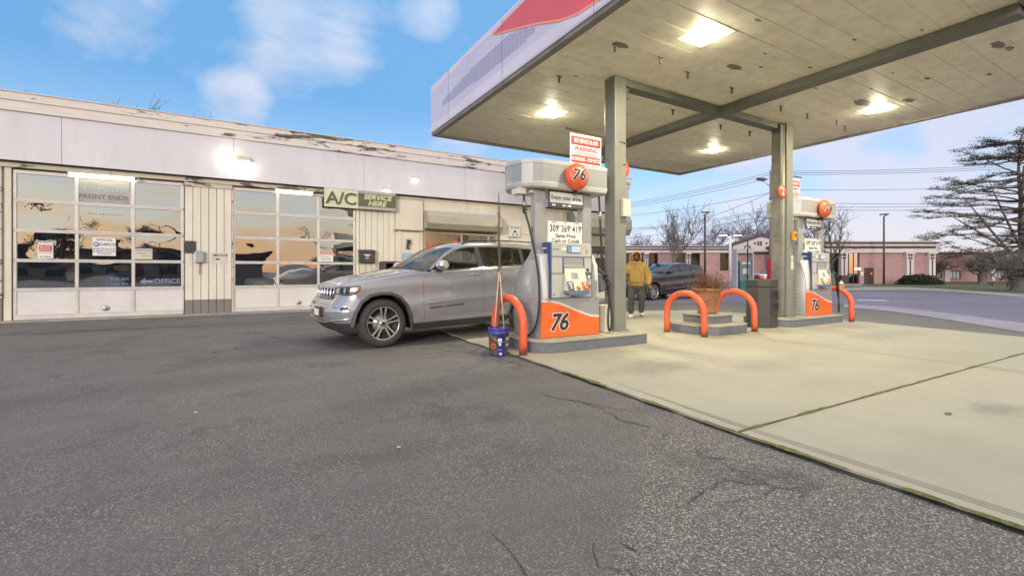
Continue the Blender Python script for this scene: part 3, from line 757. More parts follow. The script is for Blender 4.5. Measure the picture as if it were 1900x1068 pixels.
    b('shutter_rail', (5.14, 5.22, -.06, -.022, .115, 2.62), M['pipe'], .004); b('shutter_rail', (7.87, 7.95, -.06, -.022, .115, 2.62), M['pipe'], .004)
    # second, larger shutter at the corner with a half lowered curtain and a dark shop window
    shutter(11.1, 14.12, 2.75, 3.58, .5)
    c = MB()
    for i in range(9): c.box(11.2, 14.05, -.10 + (.012 if i % 2 else 0), -.03, 2.28 + i * .058, 2.28 + i * .058 + .05)
    c.build('shutter_curtain', M['shutter'], g)
    b('shop_window', (11.2, 14.05, -.03, .016, .9, 2.27), M['darkwin'])
    wn = b('window_band', (11.2, 14.05, -.055, -.034, 1.72, 2.02), M['black'])
    text('REFRIGERATION', .24, M['white'], wn, (12.5, -.057, 1.86), bold=.012)
    return g
garage()
def pt(x, z, off=0): return (x, WY - off, z)
# signs and fittings on the garage
t = thing('shop_banner', 'long sage and black air conditioning banner with chequered edges over the right bay door', 'banner', pt(3.12, 3.42, .19))
def banner():
    m = MB(); n = 26
    rows = [[(lerp(-1.07, 1.05, i / n), .006 * math.sin(i * .9) * (j / 4) + .006 * math.sin(i * .35 + j), lerp(-.28, .27, j / 4)) for i in range(n + 1)] for j in range(5)]
    smooth_all(m.grid(rows).build('cloth', M['sage'], t))
    bx('dark_field', (-.10, 1.05, -.028, -.016, -.205, .19), M['banner_dark'], t)
    for z0 in (.190, -.285):
        ck = MB()
        for r in range(3):
            for c in range(34):
                x = -.12 + c * .0345; z = z0 + r * .027
                ck.use(M['black'] if (r + c) % 2 else M['white']).box(x, x + .0345, -.030, -.016, z, z + .027)
        ck.build('chequer_band', None, t)
    text('A/C', .50, M['banner_light'], t, (-.60, -.020, .0), bold=.03, shear=.0, sx=1.06)
    text('A/C', .50, M['banner_dark'], t, (-.585, -.024, -.025), bold=.018, shear=.0, sx=1.06)
    text('SERVICE', .21, M['banner_light'], t, (.48, -.031, .085), bold=.022, shear=.25, sx=1.12)
    text('HERE', .21, M['banner_light'], t, (.46, -.031, -.105), bold=.022, shear=.25, sx=1.12)
banner()
def poster(name, label, cat, x0, x1, z0, z1, mat=None, off=.012, group=None):
    o = thing(name, label, cat, pt((x0 + x1) / 2, (z0 + z1) / 2, off), 0, group)
    w, h = (x1 - x0) / 2, (z1 - z0) / 2
    bx('sheet', (-w, w, -.004, .003, -h, h), mat or M['white'], o)
    return o, w, h
o, w, h = poster('inspection_poster', 'white square poster for an official insurance inspection station on bay door glass', 'poster', -3.12, -2.69, 1.60, 2.04)
text('OFFICIAL', .075, M['digit'], o, (0, -.006, .165)); text('CARCO', .085, M['digit'], o, (.06, -.006, .055), bold=.012, shear=.25, sx=1.05)
MB().lathe([(.025, -.007), (.058, -.007), (.058, -.004)], 18, (-.15, 0, .06), 'y').build('swirl_mark', M['bluescreen'], o)
text('INSURANCE', .068, M['vinylblue'], o, (0, -.006, -.055), bold=.01, sx=1.1); text('INSPECTION', .068, M['vinylblue'], o, (0, -.006, -.115), bold=.01, sx=1.1); text('STATION', .062, M['vinylblue'], o, (0, -.006, -.17), bold=.01)
o, w, h = poster('driveway_notice', 'small red and white notice stuck on the glass of the left bay door', 'sign', -4.07, -3.81, 1.52, 1.88)
bx('red_field', (-.11, .11, -.007, -.0045, -.02, .135), M['red'], o)
text('DO NOT', .05, M['white'], o, (0, -.009, .105), bold=.02); text('BLOCK', .055, M['white'], o, (0, -.009, .06), bold=.02); text('DRIVEWAY', .042, M['white'], o, (0, -.009, .012), bold=.02)
text('SmartGlas', .085, M['white'], o, (0, -.004, .215), bold=.02, shear=.3); text('NO  PARKING', .03, M['digit'], o, (0, -.006, -.14), bold=.02)
bx('notice_line', (-.11, .11, -.007, -.0045, -.06, -.052), M['red'], o)
o, w, h = poster('paper_certificate', 'faded cream paper certificate taped low in the corner of a bay door', 'paper', -2.33, -1.98, 1.53, 1.80, M['cream'])
bx('printed_head', (-.16, .16, -.0065, -.0045, .07, .12), M['fadedblue'], o); bx('printed_line', (-.12, .05, -.0065, -.0045, 0, .012), M['greyprint'], o); bx('printed_line', (-.05, .13, -.0065, -.0045, -.06, -.05), M['greyprint'], o)
o, w, h = poster('warning_notice', 'small white notice with a red warning heading on the right bay door', 'sign', 1.93, 2.33, 1.52, 1.84)
bx('red_field', (-.18, .18, -.0065, -.0045, .06, .145), M['red'], o); text('WARNING', .075, M['white'], o, (0, -.008, .102), bold=.02)
text('Security by', .06, M['digit'], o, (-.03, -.006, .0)); text('SmartGlas', .07, M['digit'], o, (0, -.006, -.08)); text('SmartGlas', .095, M['white'], o, (-.02, -.004, .20), bold=.02, shear=.3)
o, w, h = poster('window_sign', 'grey translucent sign for exhausts and front ends behind the top pane of a bay door', 'sign', -3.40, -2.44, 2.87, 3.43, M['greyprint'], -.015)
o.children[0].data.materials[0] = pbr('grey_translucent_film', (.34, .335, .32), .5)
text('EXHAUSTS', .155, M['fadedblue'], o, (0, -.006, .06), bold=.012); text('FRONT ENDS', .15, M['greyprint'], o, (0, -.006, -.13), bold=.01)
o = thing('window_lettering', 'faded pale line of small letters on the second pane row, under the exhausts sign', 'lettering', pt(-2.9, 2.62, .004))
text('All Fleet Maintenance', .07, M['banner_light'], o, (0, 0, 0), bold=.01, sx=1.15)
o = thing('opening_hours', 'pale blue opening hours on the lowest glass of the left bay door', 'lettering', pt(-2.62, .97, .004))
text('7:30 AM', .10, M['vinylblue'], o, (0, 0, .06), bold=.01); text('5:00 PM', .10, M['vinylblue'], o, (0, 0, -.07), bold=.01)
o = thing('office_arrow', 'blue vinyl arrow and office word on the lowest glass of the left bay door', 'lettering', pt(-1.85, .97, .004))
text('OFFICE', .17, M['vinylblue'], o, (.17, 0, 0), bold=.02)
MB().prism([(-.38, 0), (-.27, .09), (-.27, .03), (-.12, .03), (-.12, -.03), (-.27, -.03), (-.27, -.09)], 'y', -.002, .001).build('arrow', M['vinylblue'], o)
o = thing('arrow_plate', 'small worn white plate with a black arrow on the boards between the bay doors', 'sign', pt(-.52, 1.60, .025))
bx('plate', (-.21, .16, -.004, .004, -.17, .12), pbr('worn_plate', (.60, .58, .50), .6), o)
text('MOTOR', .085, M['digit'], o, (.0, -.006, .055), bold=.006, sx=1.05); MB().prism([(-.13, -.05), (-.08, -.02), (-.08, -.035), (-.02, -.035), (-.02, -.065), (-.08, -.065), (-.08, -.08)], 'y', -.006, -.004).build('arrow', M['digit'], o)
o = thing('electric_box', 'small grey metal electrical box on the boards beside the left bay door', 'electrical box', pt(-.99, 1.60, .03))
bx('box', (-.10, .10, -.075, .0, -.15, .15), M['steel'], o, .008); bx('lid', (-.085, .085, -.084, -.0755, -.13, .13), pbr('grey_lid', (.36, .38, .40), .5), o, .004); MB().tube([(.0, -.03, -.15), (.0, -.03, -.45)], .012).build('conduit', M['pipe'], o)
o = thing('weathered_plate', 'dark weathered metal plate at the edge of the boards above the grey box', 'plate', pt(-1.19, 1.86, .03))
bx('plate', (-.13, .12, -.012, .0, -.16, .16), pbr('blackened_plate', (.07, .065, .06), .6, .2, var=.6, scale=12, stretch=(1, 1, 4)), o, .003)
for dx, dz in ((-.11, .13), (.10, .13), (-.11, -.13), (.10, -.13)): MB().lathe([(0, -.018), (.012, -.017), (.012, -.01)], 8, (dx, 0, dz), 'y').build('bolt', M['steel'], o)
o = thing('mail_box', 'black wall mailbox with a white eagle and number, right of the second bay door', 'mailbox', pt(3.30, 1.69, .03))
bx('box', (-.24, .24, -.13, 0, -.20, .12), M['bin'], o, .012); MB().prism([(0, .125), (-.145, .122), (-.14, .19), (0, .215)], 'x', -.25, .25).build('lid', M['bin'], o, bevel=.006)
def eagle(p):
    m = MB(); m.prism([(-.12, .06), (-.05, .062), (-.015, .045), (0, .055), (.015, .045), (.05, .062), (.12, .06), (.06, .03), (.03, .008), (0, .016), (-.03, .008), (-.06, .03)], 'y', -.134, -.131); m.prism([(-.012, .06), (0, .085), (.012, .06)], 'y', -.134, -.131); m.build('eagle_emblem', M['white'], p)
eagle(o); text('1871', .075, M['white'], o, (0, -.132, -.05), bold=.01)
o = thing('door_wreath', 'dark dried ornament hanging on the cream side door', 'ornament', pt(4.63, 2.15, .02))
def wreath(o):
    random.seed(3); m = MB()
    for i in range(60):
        a = random.uniform(0, 6.28); r = random.uniform(.0, .10); c = Vector((r * math.cos(a), -.03, .06 + r * math.sin(a))); 
        m.tube([c, c + Vector((random.uniform(-.06, .06), -.04, random.uniform(-.08, .05)))], .006, 3)
    m.build('dried_sprigs', M['hook'], o); m = MB()
    for i in range(12): m.tube([(random.uniform(-.06, .06), -.03, -.02), (random.uniform(-.09, .09), -.04, -.20)], .008, 3)
    m.build('ribbon', M['twig'], o)
wreath(o)
o = thing('door_notice', 'pale blue plastic panel on the cream side door above the vehicle bonnet', 'panel', pt(4.62, 1.62, .02))
MB().prism([(-.19, -.25), (.19, -.25), (.19, .17), (.13, .22), (-.13, .22), (-.19, .17)], 'y', -.02, 0).build('panel', M['lightblue'], o, bevel=.005)
bx('paper', (-.12, .12, -.024, -.0205, -.23, -.12), M['white'], o)
o = thing('junction_box', 'white wall junction box with black sockets near the roller shutter', 'junction box', pt(8.60, 2.72, .03))
bx('box', (-.24, .24, -.12, 0, -.22, .22), M['pump_white'], o, .012)
sk = MB()
for dx, dz in ((-.13, .12), (0, .12), (.13, .12), (0, 0), (-.08, -.13), (.09, -.13), (-.03, -.04), (.03, -.04)): sk.lathe([(0, -.126), (.028, -.126), (.028, -.118)], 8, (dx, 0, dz), 'y')
sk.build('sockets', M['black'], o); MB().tube([(-.2, -.04, -.22), (-.2, -.03, -.4), (-.7, -.03, -.42), (-.75, -.03, -.9)], .018).build('conduit', M['wallpaint'], o)
o = thing('crate_stand', 'dark wooden open box standing by the wall behind the silver vehicle', 'crate', pt(4.28, .115, .45))
cr = MB(); cr.box(-.62, .62, -.3, .3, 1.36, 1.42); cr.box(-.62, -.56, -.3, .3, 0, 1.36); cr.box(.56, .62, -.3, .3, 0, 1.36); cr.box(-.56, .56, .24, .3, 0, 1.36); cr.box(-.56, .56, -.3, .24, .9, .95); cr.build('carcass', M['pallet'], o, bevel=.005)
cr = MB(); cr.box(-.5, .4, -.2, .2, .952, 1.15); cr.build('contents', M['black'], o, bevel=.02)
# lamps on the garage
o = thing('floodlight', 'glaring twin floodlight on the metal band between the bay doors', 'lamp', pt(-.03, 4.16, .16))
bx('housing', (-.22, .22, -.16, 0, .02, .16), M['fixture'], o, .02); bx('lens', (-.20, .20, -.175, -.14, -.10, .015), M['flood_on'], o, .01)
MB().lathe([(0, -.26), (.055, -.24), (.07, -.2), (.05, -.14), (0, -.13)], 12, (-.30, 0, .12), 'y').build('spot_head', M['flood_on'], o)
for x0, x1, lb in ((-3.52, -2.31, 'lit fluorescent tube under the eaves over the left bay door'), (.78, 1.74, 'lit fluorescent tube under the eaves over the right bay door')):
    o = thing('tube_light', lb, 'lamp', pt((x0 + x1) / 2, 3.50, .10), 0, 'tube lights over the bay doors'); w = (x1 - x0) / 2
    bx('batten', (-w - .03, w + .03, -.05, .03, .03, .055), M['fixture'], o, .005); 
    for y in (-.035, .005): MB().tube([(-w, y, 0), (w, y, 0)], .021, 10).build('tube', M['tube_on'], o)
    for x in (-w - .03, w): bx('end_cap', (x, x + .03, -.06, .03, -.025, .029), M['black'], o)
for x, z, lb in ((4.82, 4.24, 'small lit lamp high on the metal band above the wall panel'), (3.9, 3.80, 'small lit lamp at the top edge of the banner')):
    o = thing('eave_lamp', lb, 'lamp', pt(x, z, .16), 0, 'small lamps on the metal band')
    bx('housing', (-.12, .12, -.07, 0, -.01, .05), M['fixture'], o, .01); bx('lens', (-.10, .10, -.075, -.01, -.04, -.011), M['small_on'], o, .008)
# things inside the workshop
o = thing('tarp_heap', 'crumpled blue tarp heaped behind the glass of the left bay door', 'tarp', (-2.95, WY + 1.1, .12))
def heap(o):
    m = MB(); n = 14; rows = []
    for i in range(n + 1):
        rows.append([(lerp(-.55, .55, j / n), lerp(-.4, .4, i / n), 1.05 * math.exp(-((j / n - .5) ** 2 * 6 + (i / n - .5) ** 2 * 7)) + .12 * mnoise.noise((i * .5, j * .6, 1))) for j in range(n + 1)])
    m.grid(rows).build('cloth', M['tarp'], o)
heap(o)
o = thing('cardboard_box', 'open brown cardboard box behind the left bay door beside the blue tarp', 'box', (-2.4, WY + 1.0, .12), .3)
cb = MB(); cb.box(-.45, .45, -.35, .35, 0, .62); cb.build('carton', M['card'], o); cb = MB(); cb.box(-.45, .45, -.62, -.36, .60, .61); cb.box(-.45, .45, .36, .5, .6, .61); cb.build('flaps', M['card'], o)
o = thing('leaning_plank', 'pale timber plank leaning behind the left bay door', 'plank', (-3.5, WY + .5, .12)); bx('plank', (-.1, .1, -.02, .02, 0, 1.5), M['card'], o, rot=(R(-8), R(-8), 0)); bx('tape', (-.101, .101, -.021, .021, .9, 1.1), M['cream'], o, rot=(R(-8), R(-8), 0))
o = thing('shop_shelf', 'dark steel shelf rack with clutter at the back of the workshop', 'shelf', (-3.6, WY + 4.5, .12))
sm = MB()
for z in (.5, 1.1, 1.7, 2.3): sm.box(-1.6, 1.6, -.3, .3, z, z + .04)
for x in (-1.6, 1.56): sm.box(x, x + .04, -.3, .3, 0, 2.5)
sm.build('rack', M['pallet'], o); random.seed(5); sm = MB(); cols = [M['card'], M['tarp'], M['red'], M['steel'], M['white']]
for z in (.54, 1.14, 1.74):
    x = -1.5
    while x < 1.4:
        wd = random.uniform(.12, .4); sm.use(random.choice(cols)).box(x, x + wd, -.2, .2, z, z + random.uniform(.15, .45)); x += wd + random.uniform(.02, .2)
sm.build('clutter', None, o)
o = thing('tyre_ring', 'yellow rimmed hose coil standing behind the right bay door', 'hose', (.42, WY + .5, .12)); MB().tube([(.3 * math.cos(a), 0, .42 + .36 * math.sin(a)) for a in [k * math.pi / 12 for k in range(24)]], .035, 8, closed=True).build('coil', M['yellow'], o); bx('coil_foot', (-.15, .15, -.1, .1, 0, .06), M['black'], o)

# ------------------------------------------------------------------ canopy
CX0, CX1, CY0, CY1, CZ = 3.97, 12.85, 1.6, 10.6, 4.55
def canopy():
    g = thing('station_canopy', 'large flat fuel station canopy with weathered panelled underside on two square columns', 'canopy', (0, 0, 0))
    m = MB(); n = 24; dy = (CY1 - CY0 - .2) / n
    for i in range(n):
        y0 = CY0 + .1 + i * dy
        prof = [(y0, CZ + .012), (y0 + .012, CZ), (y0 + dy - .012, CZ), (y0 + dy, CZ + .012)]
        m.loft([[(CX0 + .1, p[0], p[1]) for p in prof], [(CX1 - .1, p[0], p[1]) for p in prof]], False, False)
    m.build('soffit', M['soffit'], g, fixn=False)
    bx('roof_deck', (CX0 + .05, CX1 - .05, CY0 + .05, CY1 - .05, CZ + .04, CZ + .3), M['roof'], g)
    # dark steel edge trim round the underside
    e = MB(); e.box(CX0 - .01, CX0 + .10, CY0, CY1, CZ - .045, CZ + .02); e.box(CX1 - .10, CX1 + .01, CY0, CY1, CZ - .045, CZ + .02); e.box(CX0 + .10, CX1 - .10, CY1 - .10, CY1 + .01, CZ - .045, CZ + .02); e.box(CX0 + .10, CX1 - .10, CY0 - .01, CY0 + .10, CZ - .045, CZ + .02)
    e.build('edge_trim', M['canopy_edge'], g, bevel=.004)
    # printed fascia: left face modelled as flat coloured panels
    FT = 5.70
    fm = MB(); xl = CX0 - .03
    fm.box(xl, xl + .06, CY0 - .03, CY1 + .03, CZ + .021, FT); fm.box(xl + .06, CX1 + .03, CY1 - .03, CY1 + .03, CZ + .021, FT); fm.box(CX1 - .03, CX1 + .03, CY0 - .03, CY1 - .03, CZ + .021, FT); fm.box(xl + .06, CX1 - .03, CY0 - .03, CY0 + .03, CZ + .021, FT)
    fo = fm.build('fascia', M['canopy_face'], g, bevel=.006)
    def flat(name, pts, off, mat):
        q = MB(); q.prism([(y, z) for y, z in pts], 'x', xl - off, xl - off + .002); return q.build(name, mat, fo)
    flat('pale_stripe', [(10.6, 4.60), (10.6, 4.74), (8, 4.79), (5.5, 4.80), (4.2, 4.70), (2, 4.62), (1.6, 4.60)], .003, M['canopy_pale'])
    flat('pale_stripe', [(10.6, 5.52), (8.6, 5.60), (7.6, 5.58), (6.0, 5.69), (10.6, 5.69)], .003, M['canopy_pale'])
    low = [(7.43, 5.54), (7.0, 5.42), (6.63, 5.30), (5.99, 5.09), (5.34, 4.84), (4.96, 4.74), (4.3, 4.69), (3.2, 4.72), (1.62, 4.9)]
    flat('red_swoosh', low + [(1.62, 5.66), (5.2, 5.66), (6.3, 5.60), (7.0, 5.58)], .006, M['canopy_red'])
    flat('orange_stripe', low + [(y, z - .035) for y, z in low[::-1][:-1]], .0085, M['canopy_orange'])
    up = [(6.0, 5.12), (5.6, 5.02), (5.0, 4.88), (4.5, 4.86), (5.1, 5.02), (5.7, 5.22), (6.2, 5.34)]
    dm = MB(); r = 0
    z = 4.90
    while z < 5.32:
        for i in range(58):
            y = 9.85 - i * .067
            lo = curve([(5.9, 4.98), (6.6, 4.90), (7.7, 4.93), (9.4, 4.97), (9.9, 5.02)], y); hi = curve([(5.9, 5.0), (6.5, 5.22), (6.94, 5.30), (8.1, 5.29), (9.77, 5.13), (9.9, 5.05)], y)
            if lo <= z <= hi: dm.poly([(xl - .0035, y + .030 * math.cos(a), z + .011 * math.sin(a)) for a in [j * math.pi / 3 for j in range(6)]])
        z += .040
    dm.build('halftone_dots', M['canopy_dot'], fo, fixn=False)['kind'] = 'stuff'
    for y in (7.05, 4.6, 9.5): q = MB(); q.box(xl - .010, xl - .0088, y - .003, y + .003, CZ + .03, FT - .01); q.build('panel_seam', M['canopy_edge'], fo)
    # frame beams below the panels
    b = MB(); b.box(8.30, 8.56, CY0 + .11, CY1 - .11, CZ - .14, CZ - .002); b.build('beam', M['beam'], g, bevel=.008)
    b = MB(); b.box(5.72, 8.298, 5.84, 6.06, CZ - .13, CZ - .002); b.box(8.562, 10.5, 5.84, 6.06, CZ - .13, CZ - .002); b.build('cross_beam', M['beam'], g, bevel=.008)
    # columns
    for x, y, left in ((5.57, 5.95, 0), (10.66, 5.88, 1)):
        c = MB(); c.box(x - .13, x + .13, y - .13, y + .13, .205, CZ - .003)
        co = c.build('column', M['column'], g, bevel=.012)
        k = MB(); k.prism([(x + .131, CZ - .42), (x + .131, CZ - .01), (x + .30, CZ - .01), (x + .30, CZ - .09)] if not left else [(x - .131, CZ - .42), (x - .131, CZ - .01), (x - .30, CZ - .01), (x - .30, CZ - .09)], 'y', y - .06, y + .06); k.build('bracket', M['beam'], co)
        k = MB(); k.box(x - .17, x + .17, y - .17, y + .17, .202, .225); k.build('base_plate', M['column'], co, bevel=.004)
        if left:
            for dx, dy, r in ((-.18, -.07, .035), (-.17, .04, .03)): MB().tube([(x + dx, y + dy, .24), (x + dx, y + dy, CZ - .02)], r, 10).build('conduit', M['pipe'], co)
            q = MB(); q.box(x - .30, x - .215, y - .09, y + .12, .205, CZ - .05); q.build('channel', M['canopy_edge'], co, bevel=.006)
        else:
            q = MB(); q.tube([(x - .15, y - .05, 3.42), (x - .05, y - .14, 3.44), (x + .1, y - .14, 3.42)], .006, 5); q.build('tie_wire', M['steel'], co)
            for z in (3.42, 3.05): MB().lathe([(0, -.02), (.015, -.018), (.015, 0)], 8, (x + .08, y - .13, z), 'y').build('bolt', M['hook'], co)
    # lamps in the underside
    for x, y in ((5.63, 4.20), (5.60, 7.92), (11.25, 4.32), (11.15, 8.05)):
        f = MB(); f.box(x - .30, x + .30, y - .30, y - .288, CZ - .0035, CZ - .002); f.box(x - .30, x + .30, y + .288, y + .30, CZ - .0035, CZ - .002); f.box(x - .30, x - .288, y - .287, y + .287, CZ - .0035, CZ - .002); f.box(x + .288, x + .30, y - .287, y + .287, CZ - .0035, CZ - .002); fo2 = f.build('lamp_frame', M['beam'], g)
        l = MB(); l.lathe([(0, CZ - .036), (.06, CZ - .0355), (.10, CZ - .031), (.115, CZ - .020), (.12, CZ - .006)], 24, (x, y, 0), 'z'); l.build('lamp_lens', M['lamp_on'], fo2)
    # iron hangers left in the panels
    for x, y in ((4.72, 5.05), (5.6, 4.98), (6.42, 5.13), (4.66, 6.35), (7.64, 6.47), (7.66, 5.16), (9.36, 5.23), (10.3, 5.2), (11.28, 5.08), (11.9, 5.2), (9.36, 6.58), (10.4, 6.54)):
        h = MB(); h.box(x - .05, x + .05, y - .012, y + .012, CZ - .012, CZ - .001); h.box(x - .014, x + .014, y - .010, y + .010, CZ - .11, CZ - .012); h.build('hanger', M['hook'], g)
    # flaked patches on the panels
    random.seed(11); q = MB()
    for x, y, s in ((6.92, 4.62, .16), (10.6, 4.3, .26), (11.2, 3.8, .16), (9.6, 2.2, .16), (9.9, 2.15, .1), (4.8, 5.02, .15), (8.0, 4.0, .06), (9.0, 4.4, .05), (7.6, 3.2, .05), (5.9, 3.6, .06), (10.2, 3.2, .08), (10.9, 2.6, .07), (8.1, 2.6, .04), (5.1, 8.7, .06), (4.9, 6.2, .05), (6.4, 6.5, .05), (9.9, 3.9, .05), (7.3, 4.4, .05), (6.9, 4.1, .045), (9.4, 3.4, .04)):
        n = 14
        q.poly([(x + s * (1.15 + .5 * mnoise.noise((k * .9, s * 30, 2))) * math.cos(2 * math.pi * k / n), y + s * .42 * (1 + .8 * mnoise.noise((k * .8, x * 5, 7))) * math.sin(2 * math.pi * k / n), CZ - .0025) for k in range(n)])
    q.build('flaked_paint', M['canopy_edge'], g, fixn=False)['kind'] = 'stuff'
canopy()

# ------------------------------------------------------------------ vehicles (local x runs from the nose to the tail, y < 0 is the driver's side)
def sgn(a): return -1 if a < 0 else 1
ARCH = [(-.465, .10), (-.46, .36), (-.42, .56), (-.33, .72), (-.19, .815), (-.03, .84), (.13, .83), (.27, .77), (.37, .65), (.435, .47), (.475, .28), (.48, .10)]
def make_wheel(name, parent, x, y, r, rimr, w, side, spokes):
    t = bpy.data.objects.new(name, None); C.objects.link(t); t.parent = parent; t.location = (x, y, r); t.rotation_euler = (0, 0, 0 if side < 0 else math.pi)
    # outer face towards -y
    MB().lathe([(rimr, -.0), (rimr + .015, -.022), (r - .075, -.03), (r - .03, -.018), (r - .012, .01), (r - .008, .03), (r, .04), (r, w - .04), (r - .03, w), (rimr, w)], 48, (0, 0, 0), 'y').build('tyre', M['tyre'], t)
    tr = MB()
    for k in range(44):
        a = 2 * math.pi * k / 44; c, s_ = math.cos(a), math.sin(a); c2, s2 = math.cos(a + .07), math.sin(a + .07)
        tr.poly([(r * 1.004 * c, .035, r * 1.004 * s_), (r * 1.004 * c2, .035, r * 1.004 * s2), ((r - .03) * c2, -.0195, (r - .03) * s2), ((r - .03) * c, -.0195, (r - .03) * s_)])
    tr.build('tread', M['trim'], t, fixn=False)
    rim = MB().lathe([(rimr - .012, .012), (rimr - .004, -.006), (rimr + .006, -.012), (rimr + .012, -.004), (rimr + .012, .02)], 48, (0, 0, 0), 'y').build('rim', M['alloy'], t)
    MB().lathe([(0, .07), (rimr * .6, .075), (rimr - .015, .055), (rimr - .01, .0), (rimr - .01, .12)], 36, (0, 0, 0), 'y').build('rim_back', M['alloydark'], rim)
    MB().lathe([(0, .052), (rimr * .62, .052), (rimr * .62, .068)], 28, (0, 0, 0), 'y').build('brake_disc', M['steel'], rim)
    sp = MB(); dk = MB()
    for k in range(spokes):
        a = math.pi / 2 + 2 * math.pi * k / spokes
        er = Vector((math.cos(a), 0, math.sin(a))); et = Vector((-math.sin(a), 0, math.cos(a)))
        for q in (-1, 1):
            i0, i1 = er * .055 + et * q * .016, er * (rimr - .008) + et * q * rimr * .17
            wv = .011
            d0 = et * wv
            ring0 = [i0 - d0 + Vector((0, -.0, 0)), i0 + d0 + Vector((0, -.0, 0)), i0 + d0 * 1.3 + Vector((0, .03, 0)), i0 - d0 * 1.3 + Vector((0, .03, 0))]
            ring1 = [i1 - d0 * 1.2 + Vector((0, -.010, 0)), i1 + d0 * 1.2 + Vector((0, -.010, 0)), i1 + d0 * 1.5 + Vector((0, .02, 0)), i1 - d0 * 1.5 + Vector((0, .02, 0))]
            sp.loft([ring0, ring1], True, True)
    sp.lathe([(0, -.004), (.034, -.004), (.06, .0), (.066, .03)], 20, (0, 0, 0), 'y', smooth=True)
    sp.build('spokes', M['alloy'], rim)
    MB().lathe([(0, -.012), (.028, -.010), (.032, -.003)], 16, (0, 0, 0), 'y').build('hub_cap', M['alloydark'], rim)
    nuts = MB()
    for k in range(5): a = math.pi / 2 + .63 + 2 * math.pi * k / 5; nuts.lathe([(0, -.012), (.011, -.010), (.012, .004)], 8, (.075 * math.cos(a), 0, .075 * math.sin(a)), 'y')
    nuts.build('wheel_nuts', M['chrome'], rim)
    return t
def build_vehicle(name, label, cat, loc, rz, paint, V, group=None):
    g = thing(name, label, cat, loc, rz, group)
    W, qf, qr, wb = V['W'], V['qf'], V['qr'], V['wb']
    zt = lambda q: scurve(V['zt'], q)
    zb = V.get('zb', .27)
    fa, fb, ra, rb = V.get('front', (.66, .40)) + V.get('rear', (.35, .28))
    def plan_w(q):
        if q < qf + fa: k = min(1, (qf + fa - q) / fa); return W - fb * (1 - math.sqrt(max(0, 1 - k ** 2.2)))
        if q > qr - ra: k = min(1, (q - qr + ra) / ra); return W - rb * (1 - math.sqrt(max(0, 1 - k * k)))
        return W
    SEC = V.get('sec', [(.22, .10), (.30, .055), (.40, .022), (.56, .006), (.66, .0), (.705, .002), (.74, .014), (.90, .018), (.985, .006), (1.02, .010), (1.10, .022), (1.19, .050), (1.32, .075)])
    FRP = V['frp']; RRP = V.get('rrp', [(.3, .14), (.5, .02), (.7, 0), (1.0, .02), (1.3, .12)])
    wedge = V.get('wedge', .045)
    def inset(q, z): return scurve(SEC, z - wedge * (q - .8))
    def side_y(q, z): return plan_w(q) - inset(q, z)
    half = [(qf - .03, 0), (qf - .025, .2), (qf - .011, .4)]
    N = 14
    half += [(qf + fa * (1 - math.cos(math.pi / 2 * i / N)), plan_w(qf + fa * (1 - math.cos(math.pi / 2 * i / N)))) for i in range(N + 1)]
    q = qf + fa + .06
    while q < qr - ra - .03: half.append((q, W)); q += .085
    half += [(qr - ra * math.cos(math.pi / 2 * i / 8), plan_w(qr - ra * math.cos(math.pi / 2 * i / 8))) for i in range(9)] + [(qr + .03, .3), (qr + .04, 0)]
    def P(q, y, z):
        wf = max(0, min(1, (qf + .66 - q) / .62)); wf = wf * wf * (3 - 2 * wf); wr = max(0, min(1, (q - qr + .4) / .36))
        qq = q + wf * scurve(FRP, z) - wr * scurve(RRP, z)
        ins = inset(q, z); yy = y * (1 - ins / max(plan_w(q), .3))
        return (qq, yy, z)
    LV = [0, .05, .12, .2, .3, .4, .48, .56, .64, .72, .8, .87, .93, .97, 1]
    ring = [(q, -y) for q, y in half] + [(q, y) for q, y in half[-2:0:-1]]
    m = MB(); m.use(paint); rings = []
    for v in LV: rings.append(m.ring([P(q, y, lerp(zb, zt(q), v)) for q, y in ring]))
    for a, b in zip(rings, rings[1:]): m.bridge(a, b, True, True)
    n = len(half); cowl = V['cowl']; K = 8
    L = rings[-1]
    left = [L[i] for i in range(n)]; right = [L[0]] + [L[-i] for i in range(1, n - 1)] + [L[n - 1]]
    prev = [left[0]] * (K + 1)
    for i in range(1, n):
        if i == n - 1: row = [left[i]] * (K + 1)
        else:
            a, b = Vector(left[i].co), Vector(right[i].co); row = [left[i]]
            crown = V['crown'] * max(0, min(1, (a.x - qf) / .45)) if half[i][0] < cowl + .3 else .0
            for k in range(1, K):
                t = k / K; u = 1 - (2 * t - 1) ** 2
                z = a.z + crown * (u ** .6); 
                if V.get('bulge') and half[i][0] < cowl + .3 and 2 <= k <= K - 2: z += V['bulge'] * max(0, min(1, (a.x - qf - .2) / .4))
                row.append(m.bm.verts.new((a.x, lerp(a.y, b.y, t), z)))
            row.append(right[i])
        m.use(paint if half[i][0] < cowl else M['trim'])
        for k in range(K):
            vs = []
            for vtx in (prev[k], prev[k + 1], row[k + 1], row[k]):
                if vtx not in vs: vs.append(vtx)
            if len(vs) > 2:
                f = m.face(vs)
                if f: f.smooth = True
        prev = row
    m.use(M['trim']); m.face(rings[0][::-1])
    body = m.build('body', None, g)
    # wheel arches
    cut = MB()
    sc_a = V.get('arch', 1)
    for qx in (0, wb):
        for s in (-1, 1): cut.prism([(qx + x * sc_a, z * sc_a if z > .2 else z) for x, z in ARCH], 'y', s * .60, s * 1.2)
    co = cut.build('arch_cutter', M['seam'], g)
    md = body.modifiers.new('arch', 'BOOLEAN'); md.object = co; md.operation = 'DIFFERENCE'; md.solver = 'EXACT'; md.material_mode = 'TRANSFER'
    bpy.context.view_layer.update()
    me = bpy.data.meshes.new_from_object(body.evaluated_get(bpy.context.evaluated_depsgraph_get()))
